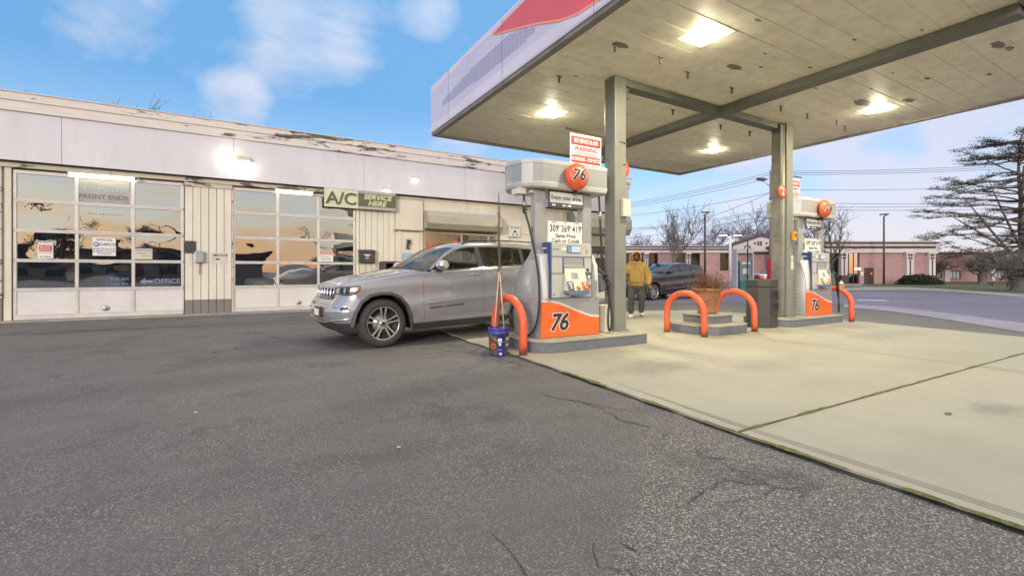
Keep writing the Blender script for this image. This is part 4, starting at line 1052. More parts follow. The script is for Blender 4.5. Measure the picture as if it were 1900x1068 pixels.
    body.modifiers.clear(); body.data = me; bpy.data.objects.remove(co)
    # a patch that lies on the body side between two curves
    def patch(nm, q0, q1, lo, hi, mat, off, par, nq=14, nz=6, sides=(-1, 1), th=0):
        for s in sides:
            m = MB(); m.grid([[(P(q, s * (plan_w(q) + off), z)) for q in [lerp(q0, q1, i / nq) for i in range(nq + 1)] for z in [lerp(lo(q), hi(q), j / nz)]] for j in range(nz + 1)])
            m.build(nm, mat, par, fixn=False)
    # plastic arch trims and sills
    for qx in (0, wb):
        for s in (-1, 1):
            cl = MB(); inn = [(qx + x * sc_a, max(.22, z * sc_a)) for x, z in ARCH[1:-1]]
            out = []
            for (x, z) in ARCH[1:-1]: d = Vector((x, z - .3)).normalized(); out.append((qx + (x + d.x * .052) * sc_a, max(.22, (z + d.y * .052) * sc_a)))
            rows = []
            for off, pts in ((-.05, inn), (.030, inn), (.030, [(lerp(a[0], b[0], .6), lerp(a[1], b[1], .6)) for a, b in zip(inn, out)]), (.004, out), (-.02, out)):
                rows.append([(p[0], s * (side_y(min(max(p[0], qf + .25), qr - .2), p[1]) + off), p[1]) for p in pts])
            cl.grid(rows).build('arch_trim', M['cladding'] if V.get('clad', 1) else paint, g)
    patch('sill', .50, wb - .50, lambda q: zb - .03, lambda q: V.get('sillz', .37) + .03 * (q / wb), M['trim'], .012, g)
    if V.get('lower'): patch('bumper_skirt', qf + .05, -.47, lambda q: zb + .02, lambda q: V['lower'](q), M['trim'], .010, g)
    # front skirt across the nose
    m = MB(); rows = []
    idx = [(q, -y) for q, y in half if q < qf + .45][::-1] + [(q, y) for q, y in half if q < qf + .45][1:]
    for z in (zb, .34, V.get('skirt', .45)): rows.append([(lambda p: (p[0] - .014, p[1], p[2]))(P(q, y, z)) for q, y in idx])
    m.grid(rows).build('front_skirt', M['trim'], g, fixn=False)
    # greenhouse
    ztop = lambda q: scurve(V['roof'], q)
    gy = lambda q, z: V['gw'] - (z - zt(.9)) * V['tumble'] - max(0, q - V.get('tail', 9)) * .12
    lo = lambda q: zt(q) + .012
    ws0, ws1 = V['ws']                  # windscreen base and top along the middle
    hi = lambda q: scurve(V['hi'], q)
    def wsp(u, t):                      # u across -1..1, t up 0..1
        q = lerp(ws0 + .24 * u * u, ws1 + .16 * u * u, t); z = lerp(zt(.9) + .065 - .055 * u * u, ztop(ws1 + .1) - .005 - .035 * u * u, t); z += .03 * math.sin(math.pi * t) * (1 - .3 * u * u)
        return (q, u * lerp(V['gw'] - .03, gy(1.7, ztop(ws1)) + .015, t), z)
    MB().grid([[wsp(lerp(-1, 1, i / 14), j / 8) for i in range(15)] for j in range(9)]).build('windscreen', M['carglass'], g)
    fr = MB(); fr.grid([[(lambda p: (p[0] - .006, p[1], p[2] + .006))(wsp(lerp(-1, 1, i / 14), t)) for i in range(15)] for t in (-.04, .045)])
    fr.build('cowl', M['trim'], g)
    win = V['windows']
    for s in (-1, 1):
        for (q0, q1, mt, nm) in win:
            m = MB(); nq, nz = 16, 6
            m.grid([[(q, s * gy(q, z), z) for q in [lerp(q0, q1, i / nq) for i in range(nq + 1)] for z in [lerp(lo(q), max(lo(q) + .004, hi(q)), j / nz)]] for j in range(nz + 1)])
            w_ = m.build(nm, M[mt], g)
        # painted frame: A pillar, roof side and tail pillar
        m = MB(); q0, q1 = V['pillar']; nq = 40
        m.grid([[(q, s * (gy(q, z) + .004 + (.012 if 0 < j < 3 else 0)), z) for q in [lerp(q0, q1, i / nq) for i in range(nq + 1)] for z in [lerp(max(lo(q) - .02, hi(q) + .004), max(lo(q) - .015, ztop(q) - .012), j / 3)]] for j in range(4)])
        m.build('roof_side', paint, g)
        qa, qb = win[-1][1], V['tailq']
        m = MB(); m.grid([[(q + (z - zt(q)) * -.0, s * (gy(q, z) + .006), z) for q in [lerp(qa - .01, qb, i / 6) for i in range(7)] for z in [lerp(lo(q) - .03, ztop(q) - .02, j / 6)]] for j in range(7)]); m.build('tail_pillar', paint, g)
        for (a, b), (c, d) in zip([w[:2] for w in win], [w[:2] for w in win[1:]]):
            m = MB(); m.grid([[(q, s * (gy(q, z) + .005), z) for q in (b - .012, c + .012) for z in [lerp(lo(q), hi(q) + .006, j / 4)]] for j in range(5)])
            m.build('pillar', M['trim'], g)
        m = MB(); qs = [lerp(win[0][0] - .02, win[-1][1], i / 24) for i in range(25)]
        m.tube([(q, s * (gy(q, lo(q)) + .008), lo(q) + .004) for q in qs], .008, 6); m.build('belt_trim', M['chrome'], g)
    rq0, rq1 = ws1 - .01, V['tailq'] - .02
    rows = []
    for i in range(21):
        q = lerp(rq0, rq1, i / 20); e = ztop(q) - .012; row = []
        for j in range(13):
            u = lerp(-1, 1, j / 12); sh = .16 * u * u * max(0, 1 - i / 5)
            row.append((q + sh, u * (gy(q, e) + .010), e + .052 * (1 - abs(u) ** 2.6) * min(1, .75 + i / 12)))
        rows.append(row)
    MB().grid(rows).build('roof', paint, g)
    tq = V['tailq']; m = MB(); m.grid([[(lerp(tq + V.get('tailrake', .16), tq - .02, t), lerp(-1, 1, i / 8) * gy(tq, lerp(zt(tq), ztop(tq), t)) * .97, lerp(zt(qr) - .0, ztop(tq) - .01, t)) for i in range(9)] for t in (0, .25, .5, .75, 1)]); m.build('rear_window', M['darkglass'], g)
    if V.get('rails'):
        for s in (-1, 1): MB().tube([(q, s * (gy(q, ztop(q)) - .045), ztop(q) + .055 - (.05 if q in (1.6, 3.45) else 0)) for q in (1.6, 1.8, 2.2, 2.6, 3.0, 3.3, 3.45)], .014, 6).build('roof_rail', M['trim'], g)
    # seats and wheel inside
    if V.get('seats', 1):
        st = MB()
        for qx in (1.55, 2.5):
            for y in (-.37, .37):
                st.prism([(qx, .8), (qx + .16, .8), (qx + .30, 1.36), (qx + .18, 1.38)], 'y', y - .23, y + .23); st.prism([(qx + .24, 1.42), (qx + .33, 1.40), (qx + .36, 1.60), (qx + .27, 1.61)], 'y', y - .12, y + .12)
        st.build('seats', M['seat'], g, bevel=.03); sw = MB(); sw.tube([(1.08 + .06 * math.sin(a), -.37 + .19 * math.cos(a), 1.2 + .18 * math.sin(a)) for a in [k * math.pi / 10 for k in range(20)]], .016, 6, closed=True); sw.box(1.08, 1.16, -.5, -.24, 1.17, 1.22); sw.build('steering_wheel', M['trim'], g)
        bx('dashboard', (.66, 1.05, -.76, .76, 1.10, 1.235), M['seat'], g, .04)
        bx('visor_mirror', (1.34, 1.37, -.12, .12, 1.53, 1.60), M['trim'], g, .01)
    # doors
    for (q0, q1) in V['doors']:
        pass
    def seam(pts, s):
        m = MB()
        for a, b in zip(pts, pts[1:]):
            n = max(1, int(math.dist(a, b) / .06))
            for i in range(n):
                p, r = [(lerp(a[0], b[0], k), lerp(a[1], b[1], k)) for k in (i / n, (i + 1) / n)]
                d = Vector((r[0] - p[0], r[1] - p[1])).normalized() * .002; nx = (-d.y, d.x)
                if 1:
                    m.poly([P(x, s * (plan_w(x) + .0025), z) for x, z in ((p[0] - nx[0], p[1] - nx[1]), (r[0] - nx[0], r[1] - nx[1]), (r[0] + nx[0], r[1] + nx[1]), (p[0] + nx[0], p[1] + nx[1]))])
        return m
    for pts in V['seams']:
      for s in (-1, 1): seam(pts, s).build('door_gap', M['seam'], g, fixn=False)
    for q in V['handles']:
        for s in (-1, 1):
            z = zt(q) - .095; y = side_y(q, z)
            m = MB(); m.tube([(q - .11, s * (y + .002), z - .004), (q - .09, s * (y + .032), z), (q + .09, s * (y + .032), z + .006), (q + .11, s * (y + .002), z + .006)], .013, 8); m.build('door_handle', M['chrome'] if V.get('chrome', 1) else paint, g)
    # mirrors
    for s in (-1, 1):
        z = zt(1.0) + .09; m = MB(); y0 = gy(1.0, z)
        def rr(q, y, sx, sz): return [(q, s * y + 0, z) for _ in ()]
        rings = []
        for (dy, a, bz, dq) in ((.02, .04, .05, .03), (.07, .09, .085, .0), (.16, .10, .095, .0), (.235, .085, .085, .015), (.26, .05, .05, .03)):
            rings.append([(1.01 + dq + a * math.cos(t), s * (y0 + dy), z + .01 + bz * math.sin(t) * (1 if math.sin(t) > 0 else .8)) for t in [2 * math.pi * k / 14 for k in range(14)]])
        m.loft(rings, True, True, True); mo = m.build('mirror', M['chrome'] if V.get('chrome', 1) else paint, g)
        m = MB(); m.box(.95, 1.06, min(s * (y0 - .03), s * (y0 + .09)), max(s * (y0 - .03), s * (y0 + .09)), z - .10, z - .055); m.build('mirror_foot', M['trim'], mo, bevel=.01)
    # wheels
    r, rim, tw = V['wheel']
    for qx in (0, wb):
        for s in (-1, 1): make_wheel('wheel', g, qx, s * (W - V.get('wheelin', .02)), r, rim, tw, s, V['spokes'])
    # lamps on the nose
    for s in (-1, 1):
        hl = V['headlamp']; m = MB()
        pts = hl['pts']
        def onnose(q, z, off): 
            p = P(q, s * (plan_w(q) + 0), z); nrm = Vector((-.75, s * .65, 0)).normalized() if q < -.6 else Vector((-.3, s * .95, 0)).normalized(); return tuple(Vector(p) + nrm * off)
        lo_, hi_ = hl['lo'], hl['hi']; q0, q1 = hl['q']
        m.grid([[onnose(q, lerp(curve(lo_, q), curve(hi_, q), j / 4), .006) for q in [lerp(q0, q1, i / 10) for i in range(11)]] for j in range(5)]); ho = m.build('headlight', M['lampin'], g, fixn=False)
        for (a, b, mt) in hl['cells']:
            m = MB(); m.grid([[onnose(q, lerp(curve(lo_, q) + .012, curve(hi_, q) - .012, j / 3), .010) for q in [lerp(lerp(q0, q1, a), lerp(q0, q1, b), i / 5) for i in range(6)]] for j in range(4)]); m.build('lamp_cell', M[mt], ho, fixn=False)
        m = MB(); loop = [onnose(lerp(q0, q1, i / 10), curve(hi_, lerp(q0, q1, i / 10)), .008) for i in range(11)] + [onnose(lerp(q1, q0, i / 10), curve(lo_, lerp(q1, q0, i / 10)), .008) for i in range(11)]
        m.tube(loop, .009, 5, closed=True); m.build('lamp_rim', M['trim'], ho)
        if V.get('fog'):
            fq0, fq1, fz0, fz1 = V['fog']; m = MB()
            m.grid([[onnose(q, lerp(fz0, fz1, j / 2), .006) for q in [lerp(fq0, fq1, i / 5) for i in range(6)]] for j in range(3)]); fo = m.build('fog_lamp', M['lampin'], g, fixn=False)
            m = MB(); m.grid([[onnose(q, lerp(fz0 + .02, fz1 - .012, j / 2), .010) for q in [lerp(lerp(fq0, fq1, .42), fq1 - .015, i / 4) for i in range(5)]] for j in range(3)]); m.build('fog_lens', M['black'], fo, fixn=False)
            loop = [onnose(lerp(fq0, fq1, i / 5), fz1, .009) for i in range(6)] + [onnose(lerp(fq1, fq0, i / 5), fz0, .009) for i in range(6)]
            MB().tube(loop, .010, 5, closed=True).build('fog_rim', M['chrome'], fo)
    # grille
    gz0, gz1, gw_, slots = V['grille']
    def nose(y, z, off):
        ay = abs(y); q = qf - .03 * max(0, 1 - (ay / .5) ** 2)
        if ay > W - fb:
            best = min(half, key=lambda h: abs(h[1] - ay) if h[0] < qf + fa else 9); q = best[0]
        p = P(q, y, z); return (p[0] - off - (.07 * (1 - (y / .95) ** 2) if z > gz1 - .02 and 0 else 0), p[1], p[2])
    m = MB(); m.grid([[nose(lerp(-gw_, gw_, i / 20), lerp(gz0, gz1, j / 3), .008) for i in range(21)] for j in range(4)]); go = m.build('grille', M['black'], g, fixn=False)
    m = MB(); cells = MB()
    for k in range(slots):
        ya, yb = lerp(-gw_, gw_, (k + .12) / slots), lerp(-gw_, gw_, (k + .88) / slots)
        loop = [nose(ya, gz0 + .015, .016), nose(ya, lerp(gz0, gz1, .5), .018), nose(ya, gz1 - .012, .016), nose(yb, gz1 - .012, .016), nose(yb, lerp(gz0, gz1, .5), .018), nose(yb, gz0 + .015, .016)]
        m.tube(loop, .011, 6, closed=True)
    m.build('grille_bars', M['chrome'], go)
    # number plate
    p = nose(V.get('platey', 0), .56, .02); bx('number_plate', (p[0] - .025, p[0] - .01, p[1] - .13, p[1] + .13, .515, .62), M['white'], g); bx('plate_frame', (p[0] - .012, p[0] + .03, p[1] - .18, p[1] + .18, .485, .65), M['trim'], g, .01)
    if V.get('badge'):
        tx, q, z, sz, ang = V['badge']
        for wd, dq, dz in zip(tx.split(), (-.20, .145), (-.010, .007)): text(wd, sz, M['black'], g, (q + dq, -(side_y(q + dq, z) + .004), z + dz), rot=(R(90), R(-ang), 0), bold=.02, sx=1.55, name='badge', space=1.1)
    if V.get('mould'):
        for s in (-1, 1):
            m = MB(); q0, q1 = V['mould'][:2]; z = lambda q: V['mould'][2] + .048 * (q - q0)
            m.grid([[P(q, s * (plan_w(q) + o_ * min(1, min(q - q0, q1 - q) / .12)), z(q) + dz) for q in [lerp(q0, q1, i / 30) for i in range(31)]] for dz, o_ in ((-.05, .0), (-.035, .022), (.02, .016), (.045, 0))]); m.build('side_moulding', paint, g)
    if V.get('lip'):
        idx2 = [(q, -y) for q, y in half if q < qf + .30][::-1] + [(q, y) for q, y in half if q < qf + .30][1:]
        m = MB(); m.tube([(lambda p: (p[0] - .02, p[1] * 1.005, p[2]))(P(q, y, V['lip'] + .07 * (abs(y) / .8) ** 2)) for q, y in idx2], .010, 6); m.build('chrome_lip', M['chrome'], g)
    # hood shut line
    for s in (-1, 1):
        m = MB(); m.tube([(q, s * (side_y(q, zt(q)) - .03), zt(q) + .008 + V['crown'] * .2 * max(0, min(1, (q - qf) / .45))) for q in [lerp(qf + .42, cowl - .05, i / 14) for i in range(15)]], .0035, 4); m.build('bonnet_gap', M['seam'], g)
    # tail lamps
    for s in (-1, 1):
        m = MB(); m.grid([[P(q, s * (plan_w(q) + .006), z) for q in [lerp(qr - .38, qr - .02, i / 6) for i in range(7)]] for z in (zt(qr) - .30, zt(qr) - .2, zt(qr) - .12)]); m.build('tail_light', M['red'], g, fixn=False)
    return g
JEEP = dict(W=.965, qf=-.80, front=(.52, .36), qr=3.88, wb=2.915, cowl=.80, crown=.062, bulge=.012, nose=.6,
    zt=[(-.85, 1.0), (-.80, 1.005), (-.6, 1.035), (-.3, 1.07), (.0, 1.105), (.3, 1.15), (.55, 1.185), (.80, 1.195), (1.2, 1.215), (1.8, 1.245), (2.8, 1.295), (3.4, 1.31), (3.88, 1.30)],
    frp=[(.22, .26), (.33, .16), (.40, .11), (.47, .065), (.56, .05), (.64, .055), (.70, .07), (.76, .11), (.80, .145), (.86, .165), (.94, .175), (1.0, .20), (1.04, .24), (1.10, .30)],
    roof=[(.80, 1.22), (.95, 1.35), (1.13, 1.49), (1.35, 1.62), (1.56, 1.69), (1.85, 1.72), (2.4, 1.735), (3.0, 1.725), (3.65, 1.69)],
    hi=[(.88, 1.225), (1.0, 1.32), (1.18, 1.45), (1.38, 1.56), (1.56, 1.615), (1.8, 1.64), (2.4, 1.65), (2.95, 1.64), (3.3, 1.60), (3.55, 1.53)],
    gw=.885, tumble=.42, ws=(.54, 1.36), pillar=(.74, 3.66), tailq=3.68, windows=[(.89, 1.83, 'carglass', 'front_window'), (1.91, 2.84, 'darkglass', 'rear_door_window'), (2.90, 3.55, 'darkglass', 'quarter_window')],
    doors=[], seams=[[(.76, 1.17), (.69, 1.05), (.69, .62), (.71, .40)], [(1.87, 1.24), (1.87, .40)], [(2.88, 1.28), (2.85, .95), (2.52, .92), (2.40, .70), (2.38, .42)], [(-.62, .85), (-.47, .845), (-.42, .80)]],
    handles=[1.70, 2.70], wheel=(.388, .258, .24), spokes=5, rails=1, mould=(.72, 2.35, .69), lip=.40, lower=lambda q: .40 + .05 * max(0, -.6 - q), skirt=.42, sillz=.345,
    headlamp=dict(pts=None, q=(-.80, -.46), lo=[(-.80, .87), (-.68, .85), (-.58, .855), (-.46, .935)], hi=[(-.80, .97), (-.46, .995)], cells=[(.03, .22, 'headglass'), (.08, .18, 'black'), (.26, .44, 'black'), (.48, .66, 'chrome'), (.70, .95, 'amber')]),
    fog=(-.78, -.56, .60, .675), grille=(.78, .972, .55, 7), badge=('GRAND CHEROKEE', 1.12, .606, .045, 2.8), platey=-.1)
jeep = build_vehicle('sport_utility', 'silver sport utility vehicle parked with its nose towards the bay doors', 'car', (1.955, 7.32 + .965 * .974, .0), R(5), M['silver'], JEEP)
jeep.location = (1.93 - .945 * math.sin(R(5)), 7.32 + .945 * math.cos(R(5)), .0); jeep.rotation_euler = (0, R(-.7), R(5))
SUV = dict(JEEP)
SUV.update(front=(.66, .40), frp=[(.22, .30), (.33, .20), (.40, .12), (.47, .05), (.56, 0), (.64, .0), (.70, .03), (.77, .075), (.84, .13), (.92, .20), (.98, .26)], W=.94, qf=-.93, qr=3.70, wb=2.70, crown=.09, bulge=0, wedge=.05,
    zt=[(-.93, .86), (-.75, .92), (-.4, .99), (.1, 1.05), (.6, 1.09), (.86, 1.11), (1.3, 1.13), (2.0, 1.17), (2.6, 1.22), (3.1, 1.27), (3.7, 1.26)],
    roof=[(.80, 1.13), (1.05, 1.32), (1.3, 1.46), (1.55, 1.555), (1.85, 1.60), (2.3, 1.615), (2.8, 1.60), (3.3, 1.55), (3.62, 1.50)],
    hi=[(.90, 1.15), (1.1, 1.29), (1.3, 1.40), (1.55, 1.485), (1.85, 1.53), (2.3, 1.545), (2.7, 1.52), (3.0, 1.47), (3.3, 1.37)],
    gw=.86, tumble=.45, ws=(.50, 1.45), pillar=(.72, 3.62), tailq=3.60, ws_=0, windows=[(.92, 1.88, 'darkglass', 'front_window'), (1.95, 2.72, 'darkglass', 'rear_door_window'), (2.78, 3.28, 'darkglass', 'quarter_window')],
    seams=[[(.78, 1.1), (.72, .9), (.76, .4)], [(1.92, 1.16), (1.92, .40)], [(2.75, 1.2), (2.6, .9), (2.25, .6), (2.2, .42)]], handles=[1.75, 2.6], rails=0, mould=(.72, 2.1, .46), lip=0, badge=None, chrome=0, seats=1,
    wheel=(.355, .245, .22), arch=.94, headlamp=dict(pts=None, q=(-.84, -.30), lo=[(-.84, .70), (-.5, .76), (-.30, .90)], hi=[(-.84, .80), (-.5, .90), (-.30, .945)], cells=[(.05, .35, 'chrome'), (.4, .7, 'black'), (.75, .93, 'headglass')]),
    fog=(-.84, -.66, .44, .52), grille=(.58, .80, .42, 5), tailrake=.10)
suv = build_vehicle('crossover_car', 'dark navy crossover car parked on the asphalt behind the walking person', 'car', (15.14, 13.86 + .9, 0), R(2.5), M['navy'], SUV)
copy = copy_tree(suv); copy.location = (*far(8.9, 17.6)[:2], 0) ; copy.location = (far(13.4, 25.5).x, far(13.4, 25.5).y, 0); copy.rotation_euler = (0, 0, R(-38)); copy['label'] = 'dark car mostly hidden behind the rubbish bin and the red machine'
copy2 = copy_tree(suv); copy2.location = (1.2, WY + 1.75, .12); copy2.rotation_euler = (0, 0, R(90)); copy2['label'] = 'dark car inside the workshop behind the right bay door'

# ------------------------------------------------------------------ fuel pumps and their islands
def island(x0, x1, y0, y1, label):
    m = MB(); r = .42; pts = []
    def arc(cx, cy, a0, a1, rr): return [(cx + rr * math.cos(R(a)), cy + rr * math.sin(R(a))) for a in [a0 + (a1 - a0) * k / 8 for k in range(9)]]
    pts = arc(x0 + r, y0 + r, 180, 270, r) + [(x1, y0), (x1, y1)] + arc(x0 + r, y1 - r, 90, 180, r)
    o = thing('pump_island', label, 'island', (0, 0, 0), 0, 'raised pump islands')
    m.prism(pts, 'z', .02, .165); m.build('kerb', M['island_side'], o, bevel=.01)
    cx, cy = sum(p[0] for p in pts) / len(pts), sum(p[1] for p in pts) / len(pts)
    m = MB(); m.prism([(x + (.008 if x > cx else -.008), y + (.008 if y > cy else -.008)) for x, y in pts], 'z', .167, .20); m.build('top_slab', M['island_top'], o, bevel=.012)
    return o
island(3.62, 5.80, 5.44, 6.62, 'grey painted raised island carrying the nearer fuel pump')
island(9.95, 12.28, 5.40, 6.6, 'grey painted raised island carrying the farther fuel pump')
def logo76(parent, size, x, y, z, nm='logo'):
    text('76', size, M['white'], parent, (x, y, z), bold=.055, shear=.22, sx=1.0, ext=.0015, name=nm + '_outline', space=.92)
    text('76', size, M['digit'], parent, (x, y - .004, z), bold=.022, shear=.22, sx=1.0, ext=.0015, name=nm, space=.92)
def fuel_pump(loc, label):
    g = thing('fuel_pump', label, 'fuel pump', loc, 0, 'fuel pumps under the canopy')
    # bulging bottle shaped body, front flat
    def plan(z):
        b = scurve([(0, .04), (.2, .085), (.4, .095), (.6, .10), (.85, .08), (1.05, .04), (1.2, .008), (1.35, .0)], z)
        f = scurve([(0, .012), (.75, .012), (.95, .03), (1.15, .10), (1.3, .13), (1.5, .14)], z)
        hw = .545
        k = scurve([(0, .83), (.75, .83), (.95, .74), (1.15, .52), (1.30, .34), (1.45, .30)], z); c = (f + k) / 2; h = (k - f) / 2
        right = [(hw, f), (hw + b * .55, c - h * .76), (hw + b * .92, c - h * .5), (hw + b, c), (hw + b * .92, c + h * .5), (hw + b * .55, c + h * .76), (hw, k)]
        return [(x, y, z) for x, y in right] + [(-x, y, z) for x, y in right[::-1]]
    m = MB(); m.loft([plan(z) for z in [0, .04, .15, .3, .45, .6, .74, .86, .97, 1.06, 1.14, 1.21, 1.28, 1.34]], True, True, True)
    o = m.build('cabinet', M['pump_grey'], g, bevel=.006)
    for p in o.data.polygons: p.use_smooth = True
    m = MB()
    for i in range(7):
        z = .2 + i * .085
        a = plan(z)[-7:]; 
        m.tube([(p[0] - .002, p[1], z) for p in a[1:-1]], .004, 4)
    m.build('side_ribs', M['pump_light'], g)
    # uprights that carry the head canopy
    for s in (-1, 1):
        m = MB(); x0, x1 = (-.565, -.345) if s < 0 else (.365, .565)
        m.box(x0, x1, .17, .30, 1.2, 2.285); u = m.build('upright', M['pump_grey'], g, bevel=.02)
        m = MB(); m.box(x0 - .003, x0 + .006, .22, .236, 1.62, 1.70) if s < 0 else m.box(x1 - .006, x1 + .003, .22, .236, 1.62, 1.70); m.build('latch', M['black'], u)
    # lower front: orange swoosh below, grey above
    top = [(-.565, .553), (-.40, .545), (-.25, .515), (-.08, .46), (.10, .39), (.28, .325), (.42, .29), (.567, .275)]
    m = MB(); m.prism([(-.565, .012)] + [(.567, .012)] + top[::-1], 'y', -.006, .012); p1 = m.build('orange_front', M['orange'], g)
    m = MB(); m.prism(top + [(x, z + .035) for x, z in top[::-1]], 'y', -.0065, .010); m.build('pale_stripe', M['pump_white'], g)
    m = MB(); m.prism([(x, z + .035) for x, z in top] + [(.567, .60), (-.565, .60)], 'y', -.004, .012); p2 = m.build('grey_front', M['pump_grey'], g)
    logo76(p1, .36, -.24, -.0085, .225)
    for x in (-.40, .50): MB().lathe([(0, -.008), (.012, -.007), (.012, 0)], 10, (x, 0, .565), 'y').build('lock', M['black'], p2)
    # dispenser head
    h = MB().box(-.405, .395, -.03, .40, .605, 1.455).build('dispenser_head', M['pump_light'], g, bevel=.012)
    f = MB(); f.box(-.425, -.408, -.035, .42, .60, 1.46); f.build('blue_side', M['pump_deep'], h); 
    bx('side_print', (-.4275, -.4255, .04, .30, 1.05, 1.12), M['white'], h); bx('side_print', (-.4275, -.4255, .06, .30, 1.36, 1.38), M['white'], h); bx('side_print', (-.4275, -.4255, .04, .30, .80, .90), M['red'], h)
    fr = MB()
    for (x0, x1, z0, z1) in ((-.405, .395, .603, .618), (-.405, -.393, .60, 1.46), (.383, .395, .60, 1.46), (-.393, .383, 1.235, 1.248), (-.19, -.178, .99, 1.235), (.225, .237, .66, 1.235), (-.393, -.178, .978, .99)): fr.box(x0, x1, -.036, -.02, z0, z1)
    fr.build('blue_trim', M['pump_blue'], h)
    bx('display_frame', (-.10, .16, -.042, -.02, 1.30, 1.415), M['pump_blue'], h, .006)
    bx('display', (-.09, -.02, -.046, -.03, 1.31, 1.405), M['bluescreen'], h); bx('display', (-.018, .15, -.046, -.03, 1.31, 1.405), M['paleblue'], h)
    MB().lathe([(0, -.042), (.035, -.040), (.04, -.03)], 16, (-.16, 0, 1.345), 'y').build('speaker_button', M['pump_cream'], h)
    bx('maker_print', (-.37, -.25, -.0325, -.029, 1.345, 1.358), M['greyprint'], h)
    rc = MB(); rc.box(-.176, .223, -.034, -.022, .985, 1.233); rc.build('recess', M['pump_dark'], h)
    MB().prism([(-.036, 1.225), (-.036, 1.12), (-.05, 1.08), (-.05, 1.075), (-.034, 1.07), (-.032, 1.225)], 'x', -.165, .21).build('hood', M['pump_grey'], h)
    kp = MB(); kp.prism([(-.038, 1.075), (-.155, .72), (-.15, .68), (-.03, .66)], 'x', -.165, .235); k = kp.build('keypad_console', M['pump_cream'], h, bevel=.012)
    # the console face slopes: its writing and keys sit on that slope
    ang = math.atan2(.117, .355)
    def con(name, x0, x1, s0, s1, mat, lift=.004, bev=0):
        """a plate on the sloping face; s runs down the slope from its top"""
        return bx(name, (x0, x1, -lift, .004, -s1, -s0), mat, k, bev, loc=(0, -.038, 1.075), rot=(-ang, 0, 0))
    con('screen_bezel', -.08, .085, .075, .205, M['pump_white'], .006, .004); con('screen', -.06, .065, .09, .185, M['screen'], .009)
    con('key_strip', .09, .21, .20, .235, M['white'], .006)
    con('grade_plate', -.165, -.045, .225, .372, M['pump_blue']); con('grade_plate', -.043, .108, .24, .372, M['pump_cream'], .003); con('grade_plate', .11, .235, .225, .372, M['orange'])
    con('grade_print', -.14, -.07, .245, .262, M['white'], .006); con('grade_print', -.125, -.085, .275, .30, M['paleblue'], .006); con('grade_print', .14, .205, .25, .262, M['white'], .006); con('grade_print', .155, .19, .275, .295, M['pump_cream'], .006)
    for x in (-.10, .035, .175):
        b = bx('grade_button', (x - .035, x + .035, -.012, .004, -.365, -.305), M['pump_dark'], k, .006, loc=(0, -.038, 1.075), rot=(-ang, 0, 0))
        MB().lathe([(0, -.022), (.024, -.020), (.028, -.010)], 14, (x, 0, -.335), 'y').build('brass_cap', M['gold'], b)
    m = MB(); m.prism([(-.18, .68), (-.165, .725), (.235, .725), (.25, .68), (.2, .655), (.1, .645), (-.05, .645), (-.14, .655)], 'y', -.162, -.034); m.build('console_lip', M['pump_blue'], h, bevel=.01)
    bx('receipt_slot', (-.03, .06, -.036, -.028, .615, .628), M['black'], h)
    cr = MB(); cr.box(.25, .365, -.05, -.02, .895, 1.0); cr.box(.255, .36, -.045, -.02, .71, .80); cr.build('card_reader', M['pump_dark'], h, bevel=.006)
    bx('card_print', (.29, .34, -.054, -.048, .90, .955), M['paleblue'], h); bx('card_print', (.30, .35, -.049, -.04, .715, .76), M['bluescreen'], h); bx('decal', (.29, .33, -.0325, -.029, 1.01, 1.06), M['black'], h)
    bx('decal', (.22, .27, -.0325, -.029, 1.37, 1.43), M['canopy_orange'], h); bx('decal', (.27, .31, -.0325, -.029, 1.30, 1.35), M['gold'], h); MB().lathe([(0, -.034), (.012, -.033), (.012, -.029)], 8, (-.35, 0, .66), 'y').build('lock', M['black'], h)
    # side cheek with the printed notice
    m = MB(); rows = []
    for i in range(13):
        z = lerp(.57, 1.28, i / 12); y0 = plan(min(z, 1.2))[-1]
        c = scurve([(.57, .0), (.8, .01), (1.0, .07), (1.15, .17), (1.28, .24)], z)
        rows.append([(-.57, .005 + c * .6, z), (-.425, -.015 + c * .2, z)])
    m.grid(rows).build('white_cheek', M['pump_white'], g, solid=.01)
    ntc = MB()
    for i in range(8): ntc.box(-.56, -.45, .004 + .0 * i, .006, .78 + i * .05, .80 + i * .05)
    # price board
    o = bx('price_board', (-.335, .335, .14, .165, 1.455, 1.80), M['white'], g, .005)
    for i, pr in enumerate(('309', '369', '419')): text(pr, .155, M['black'], o, (-.225 + i * .222, .137, 1.685), bold=.008, sx=.66, name='price_digits', space=1.15)
    for i in (0, 1, 2): text('9/10', .035, M['greyprint'], o, (-.123 + i * .222, .137, 1.72), sx=.7); text(('Regular', 'Plus', 'Premium')[i], .03, M['greyprint'], o, (-.225 + i * .222, .137, 1.785))
    text('Same Price', .085, M['black'], o, (0, .137, 1.575), bold=.008, sx=1.05); text('Cash or Credit', .085, M['black'], o, (0, .137, 1.495), bold=.008, sx=1.05)
    # topper sign
    o = bx('topper_frame', (-.335, .355, .13, .165, 2.02, 2.285), M['pump_dark'], g, .006)
    bx('topper_sign', (-.31, .33, .122, .135, 2.09, 2.255), M['white'], o); text('Enjoy your drive.', .088, M['digit'], o, (.01, .119, 2.17), bold=.012)
    bx('topper_strip', (-.31, .33, .119, .128, 2.028, 2.078), M['pump_dark'], o)
    for i, mt in enumerate((M['white'], M['greyprint'], M['white'], M['white'], M['greyprint'], M['greyprint'])): bx('card_sticker', (-.28 + i * .10, -.21 + i * .10, .116, .1195, 2.036, 2.07), mt, o)
    # head canopy with rounded ends
    pl = [(-.53, -.01), (.74, -.01), (.84, .14), (.86, .36), (.80, .62), (.66, .83), (.53, .87), (-.66, .87), (-.78, .72), (-.855, .52), (-.86, .36), (-.80, .18), (-.68, .05)]
